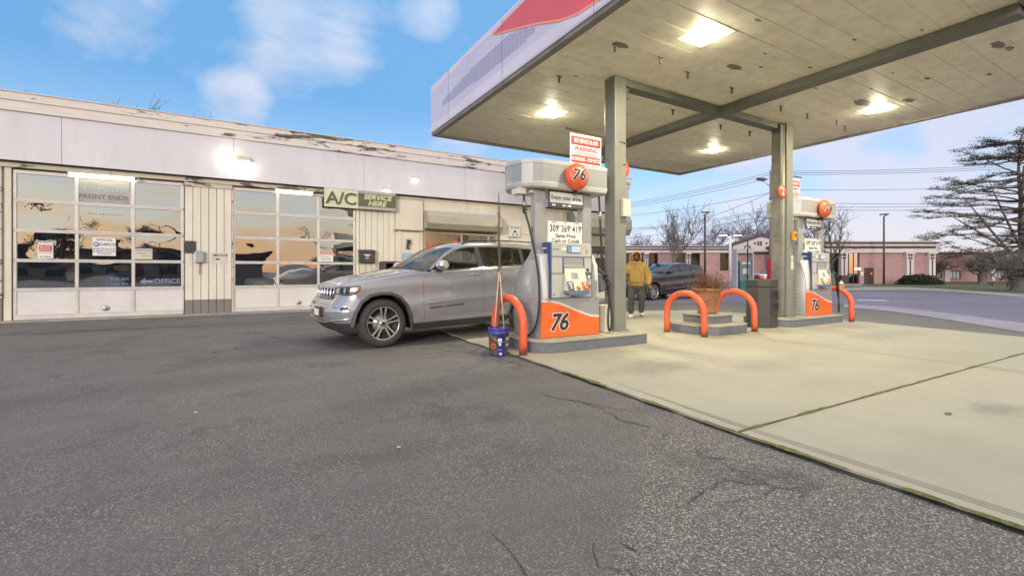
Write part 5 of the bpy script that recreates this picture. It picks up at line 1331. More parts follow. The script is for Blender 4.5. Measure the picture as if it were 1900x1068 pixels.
    def sc_(k, z): return [((x - .0) * k, .42 + (y - .42) * k, z) for x, y in pl]
    m = MB(); m.loft([sc_(.955, 2.285), sc_(.985, 2.30), sc_(1, 2.345), sc_(1, 2.375)], True, True); m.build('head_canopy_base', M['pump_light'], g, bevel=.004)
    m = MB(); m.loft([sc_(.994, 2.376), sc_(.994, 2.645)], True, True); m.build('head_canopy', M['pump_grey'], g)
    m = MB(); m.loft([sc_(1.002, 2.646), sc_(1.004, 2.70), sc_(.985, 2.712)], True, True); m.build('head_canopy_rim', M['pump_light'], g, bevel=.004)
    m = MB(); m.box(-.835, -.70, .2, .42, 2.19, 2.286); m.box(-.62, -.50, .2, .3, 2.22, 2.286); m.build('hose_bracket', M['pump_white'], g, bevel=.01)
    # orange ball with the number
    m = MB(); m.lathe([(0, -.125), (.05, -.122), (.10, -.108), (.15, -.082), (.19, -.045), (.213, 0), (.205, .03), (.14, .055), (0, .06)], 32, (.05, -.085, 2.485), 'y'); b = m.build('ball_sign', M['orange_paint'], g)
    logo76(b, .235, -.005, -.0025, 2.485)
    for k_ in list(C.objects):
        if k_.parent == b: k_['dome'] = 1
    m = MB(); m.tube([(.06, -.05, 2.30), (.10, .02, 2.26), (.14, .1, 2.26)], .03, 8); m.build('ball_bracket', M['black'], g)
    # hoses
    hz = [(-.72, .24, 2.24), (-.725, .20, 1.95), (-.70, .10, 1.66), (-.665, .02, 1.3), (-.645, -.05, .95), (-.655, -.09, .62), (-.675, -.085, .36), (-.70, -.03, .17), (-.745, .08, .05), (-.80, .2, .012)]
    def sp(pts, n=6):
        out = []
        for i in range(len(pts) - 1):
            p0, p1, p2, p3 = (Vector(pts[max(i - 1, 0)]), Vector(pts[i]), Vector(pts[i + 1]), Vector(pts[min(i + 2, len(pts) - 1)]))
            for k in range(n):
                t = k / n; out.append(.5 * ((2 * p1) + (-p0 + p2) * t + (2 * p0 - 5 * p1 + 4 * p2 - p3) * t * t + (-p0 + 3 * p1 - 3 * p2 + p3) * t ** 3))
        return out + [Vector(pts[-1])]
    ho = MB().tube(sp(hz), .017, 8).build('hose', M['rubber'], g); m = MB()
    m.tube([(-.722, .22, 2.10), (-.724, .205, 1.98)], .028, 10); m.tube([(-.722, .20, 1.94), (-.72, .19, 1.90)], .032, 10); m.build('breakaway', M['steel'], ho)
    MB().tube([(-.722, .208, 2.0), (-.722, .20, 1.90)], .038, 10).build('swivel', M['rubber'], ho)
    hz = [(.655, .10, 2.25), (.66, .08, 1.95), (.67, .07, 1.6), (.70, .06, 1.25), (.74, .03, .95), (.765, -.02, .66)]
    ho = MB().tube(sp(hz), .017, 8).build('hose', M['rubber'], g); MB().tube([(.66, .08, 2.0), (.663, .078, 1.86)], .028, 10).build('breakaway', M['steel'], ho)
    lp = [(.70, -.03, .86), (.735, -.06, .70), (.70, -.09, .50), (.675, -.10, .28), (.69, -.09, .12), (.725, -.08, .05), (.77, -.07, .12), (.79, -.05, .32), (.78, -.03, .5), (.765, -.02, .66)]
    MB().tube(sp(lp), .016, 8).build('hose_loop', M['rubber'], g)
    # nozzle in its boot on the right cheek
    m = MB(); m.prism([(.10, 1.0), (-.03, .97), (-.05, .70), (.10, .66)], 'x', .575, .66); bt = m.build('nozzle_boot', M['pump_dark'], g, bevel=.01)
    m = MB(); m.tube([(.62, .08, 1.06), (.64, -.01, .98), (.66, -.05, .93)], [.02, .035, .045], 10); m.tube([(.66, -.05, .93), (.685, -.05, .88), (.70, -.03, .84)], [.045, .035, .02], 10); m.tube([(.67, -.06, .92), (.71, -.11, .82), (.705, -.07, .74), (.69, -.02, .73)], .011, 6); m.build('nozzle', M['rubber'], g)
    MB().tube([(.60, .10, 1.12), (.615, .085, 1.06)], .016, 8).build('spout', M['steel'], g)
    m = MB(); m.prism([(.01, .62), (.02, .95), (.05, 1.12), (.13, 1.28), (.17, 1.28), (.12, .62)], 'x', .50, .574); m.build('white_cheek', M['pump_white'], g, bevel=.008)
    return g
pump = fuel_pump((4.42, 5.71, .20), 'nearer silver and orange fuel pump, left of the first canopy column')
convert_texts()
def wrap_on_dome():
    prof = [(0, -.125), (.05, -.122), (.10, -.108), (.15, -.082), (.19, -.045), (.213, 0)]
    for o in list(C.objects):
        if not o.get('dome'): continue
        me = o.data; bm = bmesh.new(); bm.from_mesh(me); bmesh.ops.triangulate(bm, faces=bm.faces)
        for it in range(2): bmesh.ops.subdivide_edges(bm, edges=[e for e in bm.edges if e.calc_length() > .03], cuts=1); bmesh.ops.triangulate(bm, faces=bm.faces)
        bm.transform(o.matrix_basis); lift = .006 if 'outline' in o.name else .010
        for v in bm.verts:
            r = math.hypot(v.co.x - .05, v.co.z - 2.485); v.co.y = -.085 + scurve(prof, min(r, .213)) - lift + (v.co.y + .005) * .1
        bm.to_mesh(me); bm.free(); o.location = (0, 0, 0); o.rotation_euler = (0, 0, 0); o.scale = (1, 1, 1); del o['dome']
wrap_on_dome()
p2_ = copy_tree(pump); p2_.location = (11.66, 5.62, .20); p2_['label'] = 'farther silver and orange fuel pump, right of the second canopy column'
for o in [o for o in C.objects if o.parent == p2_ and o.name.startswith('hose')]:
    if o.type == 'MESH' and o.name.startswith('hose') and not o.name.startswith('hose_') and min(v.co.x for v in o.data.vertices) < -.5:      # the far pump hangs its left hose out of sight
        for ch in [c for c in C.objects if c.parent == o]: bpy.data.objects.remove(ch)
        bpy.data.objects.remove(o)
b = bx('step_bin', (5.16, 5.30, 5.75, 5.95, .2, .66), M['cream']); 
tag(b, 'white ribbed plastic container on the island behind the hose loop of the nearer pump', 'container'); m_ = b.modifiers.new('bevel', 'BEVEL'); m_.width = .02; m_.segments = 2

# warning signs hung from the columns
def warn_sign(x0, x1, y, z, colx, label):
    o = thing('warning_sign', label, 'sign', ((x0 + x1) / 2, y, z), 0, 'warning signs hung from the columns'); w = (x1 - x0) / 2
    bx('board', (-w, w, -.006, .006, -.27, .24), M['white'], o)
    bx('red_band', (-w + .02, w - .02, -.0085, -.0065, .055, .195), M['red'], o); bx('red_band', (-w + .02, w - .02, -.0085, -.0065, -.235, -.115), M['red'], o)
    s = w / .39
    text('SELF SERVICE ISLAND', .115 * s, M['white'], o, (0, -.011, .125), bold=.02, sx=.55); text('WARNING', .115 * s, M['red'], o, (0, -.009, -.005), bold=.025, sx=1.05)
    text('IT IS UNLAWFUL AND DANGEROUS TO', .037 * s, M['greyprint'], o, (0, -.0085, -.065), sx=.85); text('DISPENSE INTO UNAPPROVED CONTAINERS', .037 * s, M['greyprint'], o, (0, -.0085, -.097), sx=.75)
    text('NO SMOKING - STOP MOTOR', .10 * s, M['white'], o, (0, -.011, -.175), bold=.02, sx=.55)
    k = 1 if colx > 0 else -1
    m = MB(); e = k * (w + .08)
    m.tube([(-e, -.0, .30), (e, -.0, .28), (e, 0, -.12)], .014, 6); m.tube([(e, 0, -.1), (colx, .0, -.1)], .008, 5); m.tube([(e, 0, .2), (colx, 0, .2)], .008, 5); m.build('bracket', M['hook'], o)
    for x in (-w * .6, w * .6): MB().tube([(x, 0, .235), (x, 0, .295)], .007, 5).build('hook', M['hook'], o)
warn_sign(4.60, 5.26, 5.97, 3.24, .50, 'red and white self service warning sign hung left of the nearer column')
warn_sign(10.88, 11.52, 5.99, 3.18, -.54, 'red and white self service warning sign hung right of the farther column')
def disc(x, y, z, num, label, nx):
    o = thing('number_disc', label, 'sign', (x, y, z), 0, 'orange pump number discs')
    MB().lathe([(0, -.018), (.14, -.015), (.15, 0), (.14, .015), (0, .018)], 28, (0, 0, 0), 'y').build('disc', M['orange_paint'], o)
    bx('arm', (min(0, nx), max(0, nx), -.004, .004, -.02, .02), M['steel'], o)
    if num: text(num, .22, M['white'], o, (0, -.021, -.005), bold=.02)
    return o
disc(10.40, 5.78, 3.0, '2', 'orange round sign with a white number two on the farther column', .14)
disc(5.80, 6.0, 3.02, '', 'plain orange round sign sticking out right of the nearer column', -.12)
o = thing('intercom_box', 'beige speaker box on the front of the nearer canopy column', 'intercom', (5.63, 5.815, 2.30))
bx('box', (-.07, .10, -.075, 0, -.15, .15), M['cream'], o, .01); gl = MB()
for i in range(6): gl.box(-.045, .075, -.079, -.074, -.10 + i * .035, -.09 + i * .035)
gl.build('grille', M['wallpaint'], o)
o = thing('emergency_switch', 'yellow emergency shutoff box on the farther canopy column', 'switch', (10.74, 5.74, 2.02)); bx('box', (-.05, .05, -.06, 0, -.10, .10), M['yellow'], o, .006); MB().lathe([(0, -.085), (.03, -.08), (.03, -.058)], 12, (0, 0, .02), 'y').build('knob', M['red'], o)
o = thing('paper_notice', 'white paper notice taped on the farther canopy column', 'notice', (10.72, 5.742, 1.42)); bx('sheet', (-.055, .055, -.004, 0, -.16, .16), M['cream'], o); bx('printed_line', (-.04, .04, -.0055, -.0045, .06, .07), M['greyprint'], o)

# ------------------------------------------------------------------ hoops, planter, bin, bucket
def hoop(x, y0, y1, zt, label):
    r = (y1 - y0) / 2; cy = (y0 + y1) / 2
    m = MB(); path = [(0, -r, .0), (0, -r, .2), (0, -r, zt - r * .9)] + [(0, -r * math.cos(a), zt - r * .9 + (r * .9) * math.sin(a)) for a in [math.pi * k / 16 for k in range(1, 16)]] + [(0, r, zt - r * .9), (0, r, .2), (0, r, 0)]
    m.tube(path, .058, 16); o = m.build('bollard_hoop', M['hoop_paint'], None, loc=(x, cy, .018)); tag(o, label, 'bollard', 'orange hoop bollards'); return o
hoop(3.44, 5.55, 6.40, .80, 'orange steel hoop beside the nearer pump, behind the bucket')
hoop(7.25, 5.43, 6.28, .79, 'orange steel hoop left of the flower pot')
hoop(8.77, 5.42, 6.28, .79, 'orange steel hoop between the flower pot and the rubbish bin')
hoop(12.50, 5.32, 6.15, .80, 'orange steel hoop at the right end of the farther pump island')
o = thing('planter_plinth', 'two stepped grey concrete plinth between two orange hoops', 'plinth', (8.08, 5.98, .02))
def octo(w, d, c): return [(-w + c, -d), (w - c, -d), (w, -d + c), (w, d - c), (w - c, d), (-w + c, d), (-w, d - c), (-w, -d + c)]
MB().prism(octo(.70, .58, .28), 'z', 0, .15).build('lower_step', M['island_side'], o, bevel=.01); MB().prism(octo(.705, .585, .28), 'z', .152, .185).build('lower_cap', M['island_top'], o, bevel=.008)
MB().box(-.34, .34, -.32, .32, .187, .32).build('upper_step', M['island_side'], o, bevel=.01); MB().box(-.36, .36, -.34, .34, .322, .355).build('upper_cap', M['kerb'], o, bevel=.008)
def pot():
    o = thing('flower_pot', 'large terracotta pot with moulded swags on the stepped plinth', 'pot', (8.08, 5.98, .378)); o.scale = (.77, .77, .81)
    MB().lathe([(0, 0), (.215, 0), (.235, .02), (.24, .06), (.225, .07), (.25, .2), (.285, .36), (.31, .50), (.315, .53), (.345, .545), (.365, .58), (.365, .615), (.345, .625), (.315, .625), (.30, .60), (.29, .55), (0, .53)], 40).build('body', M['terracotta'], o)
    m = MB()
    for k in range(6):
        a0 = k * math.pi / 3; path = []
        for i in range(11):
            t = i / 10; a = a0 + t * math.pi / 3; z = .47 - .15 * math.sin(math.pi * t); r = lerp(.262, .304, (z - .25) / .25) + .006
            path.append((r * math.cos(a), r * math.sin(a), z))
        m.tube(path, .016, 6)
    m.build('swag', M['terracotta'], o); MB().lathe([(.305, .505), (.322, .512), (.322, .525), (.31, .532)], 40).build('collar', M['terracotta'], o)
    sd = bx('soil', (-.2, .2, -.2, .2, .535, .55), M['moss'], o)
    p = thing('dry_shrub', 'dry rusty brown shrub growing in the terracotta pot', 'shrub', (8.08, 5.98, .82)); p.scale = (.86, .86, .95)
    rnd = random.Random(2); s = MB(); l = MB()
    for k in range(170):
        a = rnd.uniform(0, 6.28); e = rnd.uniform(.15, 1.25); L = rnd.uniform(.25, .46) * (1.25 if e < .6 else 1); q = Vector((rnd.uniform(-.2, .2), rnd.uniform(-.2, .2), 0)); pth = [q]
        for i in range(4):
            q = q + Vector((math.cos(a) * math.cos(e), math.sin(a) * math.cos(e), math.sin(e))) * L / 4; a += rnd.uniform(-.4, .4); e = min(1.5, max(-.2, e + rnd.uniform(-.25, .3))); pth.append(q)
        s.tube(pth, .0035, 3)
        for i in range(11):
            c = pth[rnd.randint(1, 4)] + Vector((rnd.gauss(0, .03), rnd.gauss(0, .03), rnd.gauss(0, .03))); d = Vector((rnd.uniform(-1, 1), rnd.uniform(-1, 1), rnd.uniform(-1, 1))).normalized(); n = d.cross(Vector((.3, .5, .8))).normalized(); z = rnd.uniform(.010, .024)
            l.poly([c - n * z * .5, c + d * z, c + n * z * .5, c - d * z])
    s.build('stems', M['twig'], p); l.build('foliage', M['dryleaf'], p, fixn=False)
pot()
def bin_():
    o = thing('rubbish_bin', 'dark grey plastic rubbish bin with two square openings beside the farther column', 'bin', (9.66, 5.80, .02))
    w = .225; pl = [(-w, -.06), (-.06, -w), (w, -w), (w, w), (-w, w)]
    MB().prism(pl, 'z', 0, .86).build('body', M['bin'], o, bevel=.015); MB().prism([(x * 1.03, y * 1.03) for x, y in pl], 'z', .862, 1.03).build('hood', M['bin'], o, bevel=.02)
    for z0, z1 in ((.60, .80), (.36, .55)):
        fr = MB(); x0, x1 = -.03, .205
        fr.box(x0, x1, -w - .022, -w - .001, z0, z0 + .02); fr.box(x0, x1, -w - .022, -w - .001, z1 - .02, z1); fr.box(x0, x0 + .02, -w - .022, -w - .001, z0 + .02, z1 - .02); fr.box(x1 - .02, x1, -w - .022, -w - .001, z0 + .02, z1 - .02)
        f_ = fr.build('opening_frame', M['bin'], o, bevel=.004); bx('opening', (x0 + .02, x1 - .02, -w - .006, -w - .001, z0 + .02, z1 - .02), M['black'], f_)
    bx('tray', (-.02, .19, -w - .02, -w - .001, .27, .335), M['trim'], o, .01)
    for dx, mt, lb in ((-.03, M['white'], 'white paper cup on the rubbish bin'), (-.16, M['canopy_red'], 'red and white paper cup on the rubbish bin')):
        c = thing('paper_cup', lb, 'cup', (9.66 + dx, 5.72, 1.052)); MB().lathe([(0, 0), (.032, 0), (.042, .085), (.044, .09), (0, .09)], 16).build('cup', mt, c); MB().lathe([(.045, .088), (.046, .098), (.03, .102), (0, .102)], 16).build('lid', M['white'], c)
bin_()
def bucket():
    o = thing('bucket', 'blue violet plastic bucket with a printed label holding a staked sapling', 'bucket', (3.21, 5.86, .002))
    MB().lathe([(0, 0), (.128, 0), (.132, .01), (.146, .30), (.156, .302), (.156, .345), (.149, .347), (.150, .365), (.155, .37), (.155, .40), (.145, .40), (.138, .30), (.128, .28), (0, .27)], 32).build('shell', M['purple'], o)
    def wrap(name, a0, a1, z0, z1, mat, off=.003):
        m = MB(); n = 10
        m.grid([[((.132 + .0467 * z + off) * math.cos(R(lerp(a0, a1, i / n))), (.132 + .0467 * z + off) * math.sin(R(lerp(a0, a1, i / n))), z) for i in range(n + 1)] for z in [lerp(z0, z1, j / 4) for j in range(5)]]); return m.build(name, mat, o)
    wrap('dark_label', -185, -128, .015, .298, M['bucketside']); wrap('dark_label', -80, 0, .015, .298, M['bucketside'])
    wrap('white_print', -122, -99, .19, .255, M['white'], .004); wrap('white_print', -117, -104, .15, .188, M['white'], .004); wrap('white_print', -114, -98, .02, .05, M['white'], .004); wrap('white_print', -122, -96, .09, .096, M['paleblue'], .004)
    for a, ch, sz, z, mt in ((-66, 'D', .075, .235, M['white']), (-50, 'O', .075, .235, M['white']), (-66, 'R', .06, .155, M['white']), (-51, 'E', .06, .155, M['white']), (-150, 'O', .10, .14, M['orange'])):
        r = .132 + .0467 * z + .006; text(ch, sz, mt, o, (r * math.cos(R(a)), r * math.sin(R(a)), z), rot=(R(90), 0, R(a + 90)), bold=.02)
    MB().tube([(.158 * math.cos(R(a)), .158 * math.sin(R(a)), .32 - .12 * math.sin(R((a + 170) * 180 / 150))) for a in range(-170, -19, 10)], .004, 6).build('handle', M['steel'], o)
    MB().lathe([(0, .28), (.137, .28)], 20).build('soil', M['moss'], o)
    p = thing('sapling', 'thin bare sapling tied to pale stakes, standing in the bucket', 'sapling', (3.21, 5.86, .28)); rnd = random.Random(6)
    tr = [(0, 0, 0), (.01, .0, .4), (0, .01, .75), (.015, 0, 1.1), (.005, 0, 1.5), (.012, 0, 1.85), (.0, 0, 2.08)]
    MB().tube(tr, [.010, .011, .017, .016, .013, .010, .006], 8).build('trunk', M['twig'], p)
    st = MB(); st.tube([(-.09, -.03, 0), (.0, -.012, .92)], .010, 6); st.tube([(.09, -.02, 0), (.01, -.012, .95)], .010, 6); st.build('stake', M['stake'], p)
    b = MB(); lf = MB()
    for k in range(46):
        z = rnd.choice([rnd.uniform(.6, 1.0), rnd.uniform(.6, 1.3), rnd.uniform(1.2, 2)]); a = rnd.uniform(0, 6.28); L = rnd.uniform(.06, .22) * (1 if z < 1.2 else .3); q = Vector((0, 0, z)); pth = [q]; e = rnd.uniform(.5, 1.2)
        for i in range(3): q = q + Vector((math.cos(a) * math.cos(e), math.sin(a) * math.cos(e), math.sin(e))) * L / 3; a += rnd.uniform(-.5, .5); pth.append(q)
        b.tube(pth, .0025, 3)
        for i in range(2): c = pth[-1] + Vector((rnd.gauss(0, .015), rnd.gauss(0, .015), rnd.gauss(0, .02))); lf.poly([c, c + Vector((.012, 0, .006)), c + Vector((.018, .004, .02)), c + Vector((.004, 0, .014))])
    b.tube([(.09, 0, .02), (.15, .05, .12), (.26, .1, .30)], .004, 4); b.tube([(-.02, 0, .0), (.10, .04, .10), (.22, .1, .16)], .005, 4); b.tube([(.2, .1, .16), (.24, .1, .22), (.30, .12, .18)], .003, 4)
    b.build('branches', M['twig'], p); lf.build('leaves', M['dryleaf'], p, fixn=False)
bucket()
# litter on the asphalt and the slab
random.seed(21)
for (x, y, s, lb, mt) in ((-.35, 4.75, .012, 'small white scrap of paper on the asphalt left of the vehicle front', 'white'), (.92, 3.1, .014, 'small pale stone on the asphalt, nearest the camera', 'cream'), (5.05, 1.45, .035, 'dry grey leaf on the slab, right of the long joint', 'greyprint')):
    z = .0245 if x > 3.2 else .004
    m = MB(); n = 7; top = [(s * (1 + .4 * math.sin(k * 2.3)) * math.cos(2 * math.pi * k / n), s * .6 * math.sin(2 * math.pi * k / n)) for k in range(n)]; m.loft([[(a, b_, 0) for a, b_ in top], [(a * .8, b_ * .8, s * .35) for a, b_ in top]]); o = m.build('scrap', M[mt], loc=(x, y, z)); tag(o, lb, 'litter')

# ------------------------------------------------------------------ the walking person
def skin_mesh(name, joints, edges, mat, parent, sub=2):
    """joints: name -> (x, y, z, rx[, ry]); grows one continuous surface"""
    me = bpy.data.meshes.new(name); names = list(joints)
    me.from_pydata([joints[k][:3] for k in names], [(names.index(a), names.index(b)) for a, b in edges], [])
    o = bpy.data.objects.new(name, me); C.objects.link(o)
    sk = o.modifiers.new('skin', 'SKIN'); sk.use_smooth_shade = True
    if not me.skin_vertices: me.skin_vertices.new() if hasattr(me.skin_vertices, 'new') else None
    lay = me.skin_vertices[0].data
    for i, k in enumerate(names):
        j = joints[k]; lay[i].radius = (j[3], j[4] if len(j) > 4 else j[3]); lay[i].use_root = (i == 0)
    sb = o.modifiers.new('sub', 'SUBSURF'); sb.levels = sub; sb.render_levels = sub
    bpy.context.view_layer.update()
    m2 = bpy.data.meshes.new_from_object(o.evaluated_get(bpy.context.evaluated_depsgraph_get()))
    bpy.data.objects.remove(o)
    m2.materials.clear(); m2.materials.append(mat)
    n = bpy.data.objects.new(name, m2); C.objects.link(n); n.parent = parent
    for p in m2.polygons: p.use_smooth = True
    return n
def grown(name, mb, mat, parent, voxel=.016, sm=5):
    """melt overlapping pieces into one continuous skin"""
    o = mb.build(name, mat); m = o.modifiers.new('remesh', 'REMESH'); m.mode = 'VOXEL'; m.voxel_size = voxel
    m = o.modifiers.new('smooth', 'SMOOTH'); m.iterations = sm; m.factor = .5
    bpy.context.view_layer.update()
    me = bpy.data.meshes.new_from_object(o.evaluated_get(bpy.context.evaluated_depsgraph_get())); bpy.data.objects.remove(o)
    me.materials.clear(); me.materials.append(mat)
    n = bpy.data.objects.new(name, me); C.objects.link(n); n.parent = parent
    for p in me.polygons: p.use_smooth = True
    return n
def ell(cx, cy, z, rx, ry, n=24): return [(cx + rx * math.cos(2 * math.pi * k / n), cy + ry * math.sin(2 * math.pi * k / n), z) for k in range(n)]
def smooth_path(pts, n=5):
    out = []; P_ = [Vector(p[:3]) for p in pts]; r = [p[3] for p in pts]
    for i in range(len(P_) - 1):
        a, b, c, d = P_[max(i - 1, 0)], P_[i], P_[i + 1], P_[min(i + 2, len(P_) - 1)]
        for k in range(n):
            t = k / n; out.append((.5 * ((2 * b) + (-a + c) * t + (2 * a - 5 * b + 4 * c - d) * t * t + (-a + 3 * b - 3 * c + d) * t ** 3), lerp(r[i], r[i + 1], t)))
    out.append((P_[-1], r[-1])); return out
def limb(m, pts, n=12):
    q = smooth_path(pts); m.tube([p for p, r in q], [r for p, r in q], n)
def ball(m, c, rx, ry, rz, n=14):
    m.loft([ell(c[0], c[1], c[2] + rz * math.sin(t), rx * math.cos(t), ry * math.cos(t), 18) for t in [-1.5 + 3.0 * k / n for k in range(n + 1)]], True, True)
def man():
    # local: faces -y (towards the camera), x to the viewer's right; height about 1.72
    g = thing('person', 'person in a mustard hooded top and dark joggers walking, looking at a phone', 'person', (8.93, 8.76, .02), R(-40)); g.scale = (1.16, 1.1, 1.0)
    # body: head, neck and trunk in one skin, hidden by the clothes below the neck
    m = MB(); ball(m, (0, -.045, 1.578), .077, .092, .112); ball(m, (0, -.075, 1.525), .056, .062, .062); m.tube([(0, -.01, 1.36), (0, -.03, 1.52)], [.065, .058], 12)
    m.loft([ell(0, 0, z, rx, ry) for z, rx, ry in ((.9, .15, .11), (1.1, .15, .11), (1.3, .16, .11), (1.4, .10, .08))])
    m.tube([(0, -.128, 1.595), (0, -.150, 1.556), (0, -.135, 1.545)], [.010, .017, .014], 8); ball(m, (0, -.118, 1.60), .06, .022, .014); ball(m, (-.03, -.105, 1.56), .026, .022, .022); ball(m, (.03, -.105, 1.56), .026, .022, .022)
    limb(m, [(-.10, 0, .88, .09), (-.12, -.07, .48, .06), (-.117, -.055, .09, .042)]); limb(m, [(.10, 0, .88, .09), (.128, .04, .47, .06), (.132, .185, .10, .042)])
    body = grown('body', m, M['skin'], g, .011, 3)
    # hooded top: trunk and both sleeves melted together
    m = MB()
    m.loft([ell(0, cy, z, rx, ry) for z, rx, ry, cy in ((.835, .175, .145, 0), (.87, .195, .16, 0), (.93, .205, .17, -.005), (1.05, .20, .17, -.01), (1.18, .197, .162, -.008), (1.28, .19, .152, .0), (1.36, .160, .135, .01), (1.42, .125, .112, .01), (1.455, .105, .10, .0))])
    limb(m, [(-.06, .012, 1.375, .07), (-.135, .012, 1.358, .085), (-.20, .005, 1.285, .084), (-.262, -.02, 1.13, .074), (-.245, -.11, 1.09, .066), (-.222, -.205, 1.085, .052), (-.219, -.225, 1.085, .047)])
    limb(m, [(.06, .012, 1.375, .07), (.135, .012, 1.358, .085), (.205, .015, 1.285, .085), (.272, .03, 1.12, .076), (.285, .0, 1.0, .068), (.27, -.07, .885, .054), (.268, -.085, .86, .046)])
    top = grown('hooded_top', m, M['hoodie'], g, .014, 6)
    m = MB(); m.loft([ell(0, 0, z, rx, ry, 36) for z, rx, ry in ((.815, .172, .142), (.83, .183, .152), (.86, .186, .156), (.872, .180, .150))], True, True, True); m.build('waistband', M['hoodie'], top)
    # hood: a deep shell, open in front
    m = MB(); rows = []
    for (y, rx, rz, cz) in ((-.140, .088, .116, 1.576), (-.130, .102, .132, 1.576), (-.115, .110, .142, 1.574), (-.06, .128, .158, 1.576), (.0, .134, .162, 1.572), (.06, .124, .150, 1.562), (.11, .095, .118, 1.55), (.14, .055, .07, 1.54), (.150, .012, .016, 1.54)):
        rows.append([(rx * math.sin(a) * (1 - .12 * max(0, -math.cos(a))), y + .035 * math.cos(a) * -1 * (1 if y < -.05 else .3) + .008 * math.sin(5 * a + y * 30), cz + rz * math.cos(a)) for a in [2 * math.pi * k / 28 for k in range(29)]])
    m.grid(rows).build('hood', M['hoodie'], g, solid=.014, sub=1)
    m = MB(); m.loft([ell(0, .0, z, rx, ry, 28) for z, rx, ry in ((1.40, .155, .125), (1.44, .135, .118), (1.475, .112, .112), (1.50, .09, .10))], True, False, True); m.build('collar', M['hoodie'], top)
    m = MB(); m.grid([[(lerp(-.115, .115, i / 8) * (1 - .35 * max(0, j / 5 - .3)), -.176 - .012 * math.sin(math.pi * j / 5) + .06 * (abs(i / 4 - 1)) ** 2.2, lerp(.90, 1.08, j / 5)) for i in range(9)] for j in range(6)]).build('pouch_pocket', M['hoodie'], top, solid=.01)
    for s in (-1, 1): MB().tube([(s * .035, -.118, 1.43), (s * .042, -.150, 1.34), (s * .04, -.158, 1.27 + .02 * s)], .0045, 5).build('drawstring', M['hoodie'], top)
    # face
    m = MB(); ball(m, (0, -.083, 1.508), .062, .066, .05); ball(m, (-.058, -.06, 1.535), .022, .04, .04); ball(m, (.058, -.06, 1.535), .022, .04, .04); grown('beard', m, M['beard'], g, .009, 3)
    for s in (-1, 1):
        m = MB(); ball(m, (s * .030, -.126, 1.583), .0125, .008, .0045, 6); e = m.build('eye', M['cream'], body); MB().lathe([(0, -.1355), (.0045, -.134), (.005, -.13)], 8, (s * .030, 0, 1.5815), 'y').build('pupil', M['black'], e)
        m = MB(); m.tube([(s * .014, -.135, 1.603), (s * .03, -.136, 1.607), (s * .05, -.126, 1.60)], .006, 6); m.build('eyebrow', M['beard'], body)
        m = MB(); ball(m, (s * .078, -.03, 1.57), .010, .02, .032, 8); m.build('ear', M['skin'], body)
    m = MB(); m.tube([(-.024, -.146, 1.521), (0, -.152, 1.523), (.024, -.146, 1.521)], .006, 6); m.build('mouth', M['skin2'], body)
    # joggers
    m = MB(); m.loft([ell(0, .0, z, rx, ry) for z, rx, ry in ((1.0, .165, .135), (.93, .18, .15), (.84, .180, .155), (.78, .178, .148), (.72, .16, .12))])
    limb(m, [(-.09, 0, .82, .108), (-.098, -.03, .66, .100), (-.115, -.07, .47, .078), (-.12, -.065, .30, .070), (-.117, -.055, .15, .068), (-.117, -.055, .115, .055)]); limb(m, [(.09, 0, .82, .108), (.105, .015, .66, .100), (.124, .04, .47, .080), (.132, .11, .30, .070), (.134, .18, .16, .066), (.134, .19, .13, .054)])
    grown('joggers', m, M['pants'], g, .014, 5)
    # shoes
    for (x, y, z, tilt) in ((-.117, -.06, 0, 0), (.133, .20, .015, -14)):
        m = MB(); rings = []
        for (dy, w, h0, h1) in ((.09, .030, .012, .085), (.065, .042, .004, .105), (.0, .046, .002, .105), (-.06, .050, .002, .078), (-.12, .052, .002, .058), (-.165, .046, .005, .046), (-.19, .028, .012, .034)):
            rings.append([(w * math.cos(a), dy, lerp(h0, h1, .5 + .5 * math.sin(a))) for a in [2 * math.pi * k / 12 for k in range(12)]])
        m.loft(rings, True, True, True); m.build('shoe', M['white'], g, loc=(x, y, z), rot=(R(tilt), 0, R(-6 if x < 0 else 8)), sub=1)
    # hands: palm and five fingers; the viewer's left one holds a phone
    def hand(loc, rot, curl, nm):
        e = bpy.data.objects.new(nm, None)
        H = {'wrist': (0, 0, 0, .026, .020), 'palm': (0, 0, -.045, .036, .017), 'knuck': (0, 0, -.085, .034, .015)}
        ed = [('wrist', 'palm'), ('palm', 'knuck')]
        for i, (fx, L) in enumerate(((-.027, .066), (-.009, .076), (.009, .072), (.026, .056))):
            c = curl; y1 = -L * .4 * math.sin(c); z1 = -.088 - L * .4 * math.cos(c); y2 = y1 - L * .35 * math.sin(c * 2); z2 = z1 - L * .35 * math.cos(c * 2); y3 = y2 - L * .25 * math.sin(c * 2.6); z3 = z2 - L * .25 * math.cos(c * 2.6)
            H['k%d' % i] = (fx, 0, -.088, .0100); H['a%d' % i] = (fx * 1.1, y1, z1, .0092); H['b%d' % i] = (fx * 1.1, y2, z2, .0086); H['c%d' % i] = (fx * 1.08, y3, z3, .0076); ed += [('knuck', 'k%d' % i), ('k%d' % i, 'a%d' % i), ('a%d' % i, 'b%d' % i), ('b%d' % i, 'c%d' % i)]
        s = -1
        H['t0'] = (s * .036, -.012, -.038, .013); H['t1'] = (s * .052, -.032, -.062, .0105); H['t2'] = (s * .050, -.050, -.085, .009); ed += [('palm', 't0'), ('t0', 't1'), ('t1', 't2')]
        o = skin_mesh(nm, H, ed, M['skin2'], g, 1); o.location = loc; o.rotation_euler = rot
        return o
    hand((-.218, -.225, 1.083), (R(-105), R(0), R(20)), .75, 'hand'); hand((.266, -.088, .862), (R(-25), 0, R(80)), .35, 'hand')
    ph = thing('phone', 'dark phone held up in the hand of the person in the hooded top', 'phone', (0, 0, 0)); ph.parent = None
    rz = R(-40); lx, ly, lz = -.20 * 1.16, -.345 * 1.1, 1.125
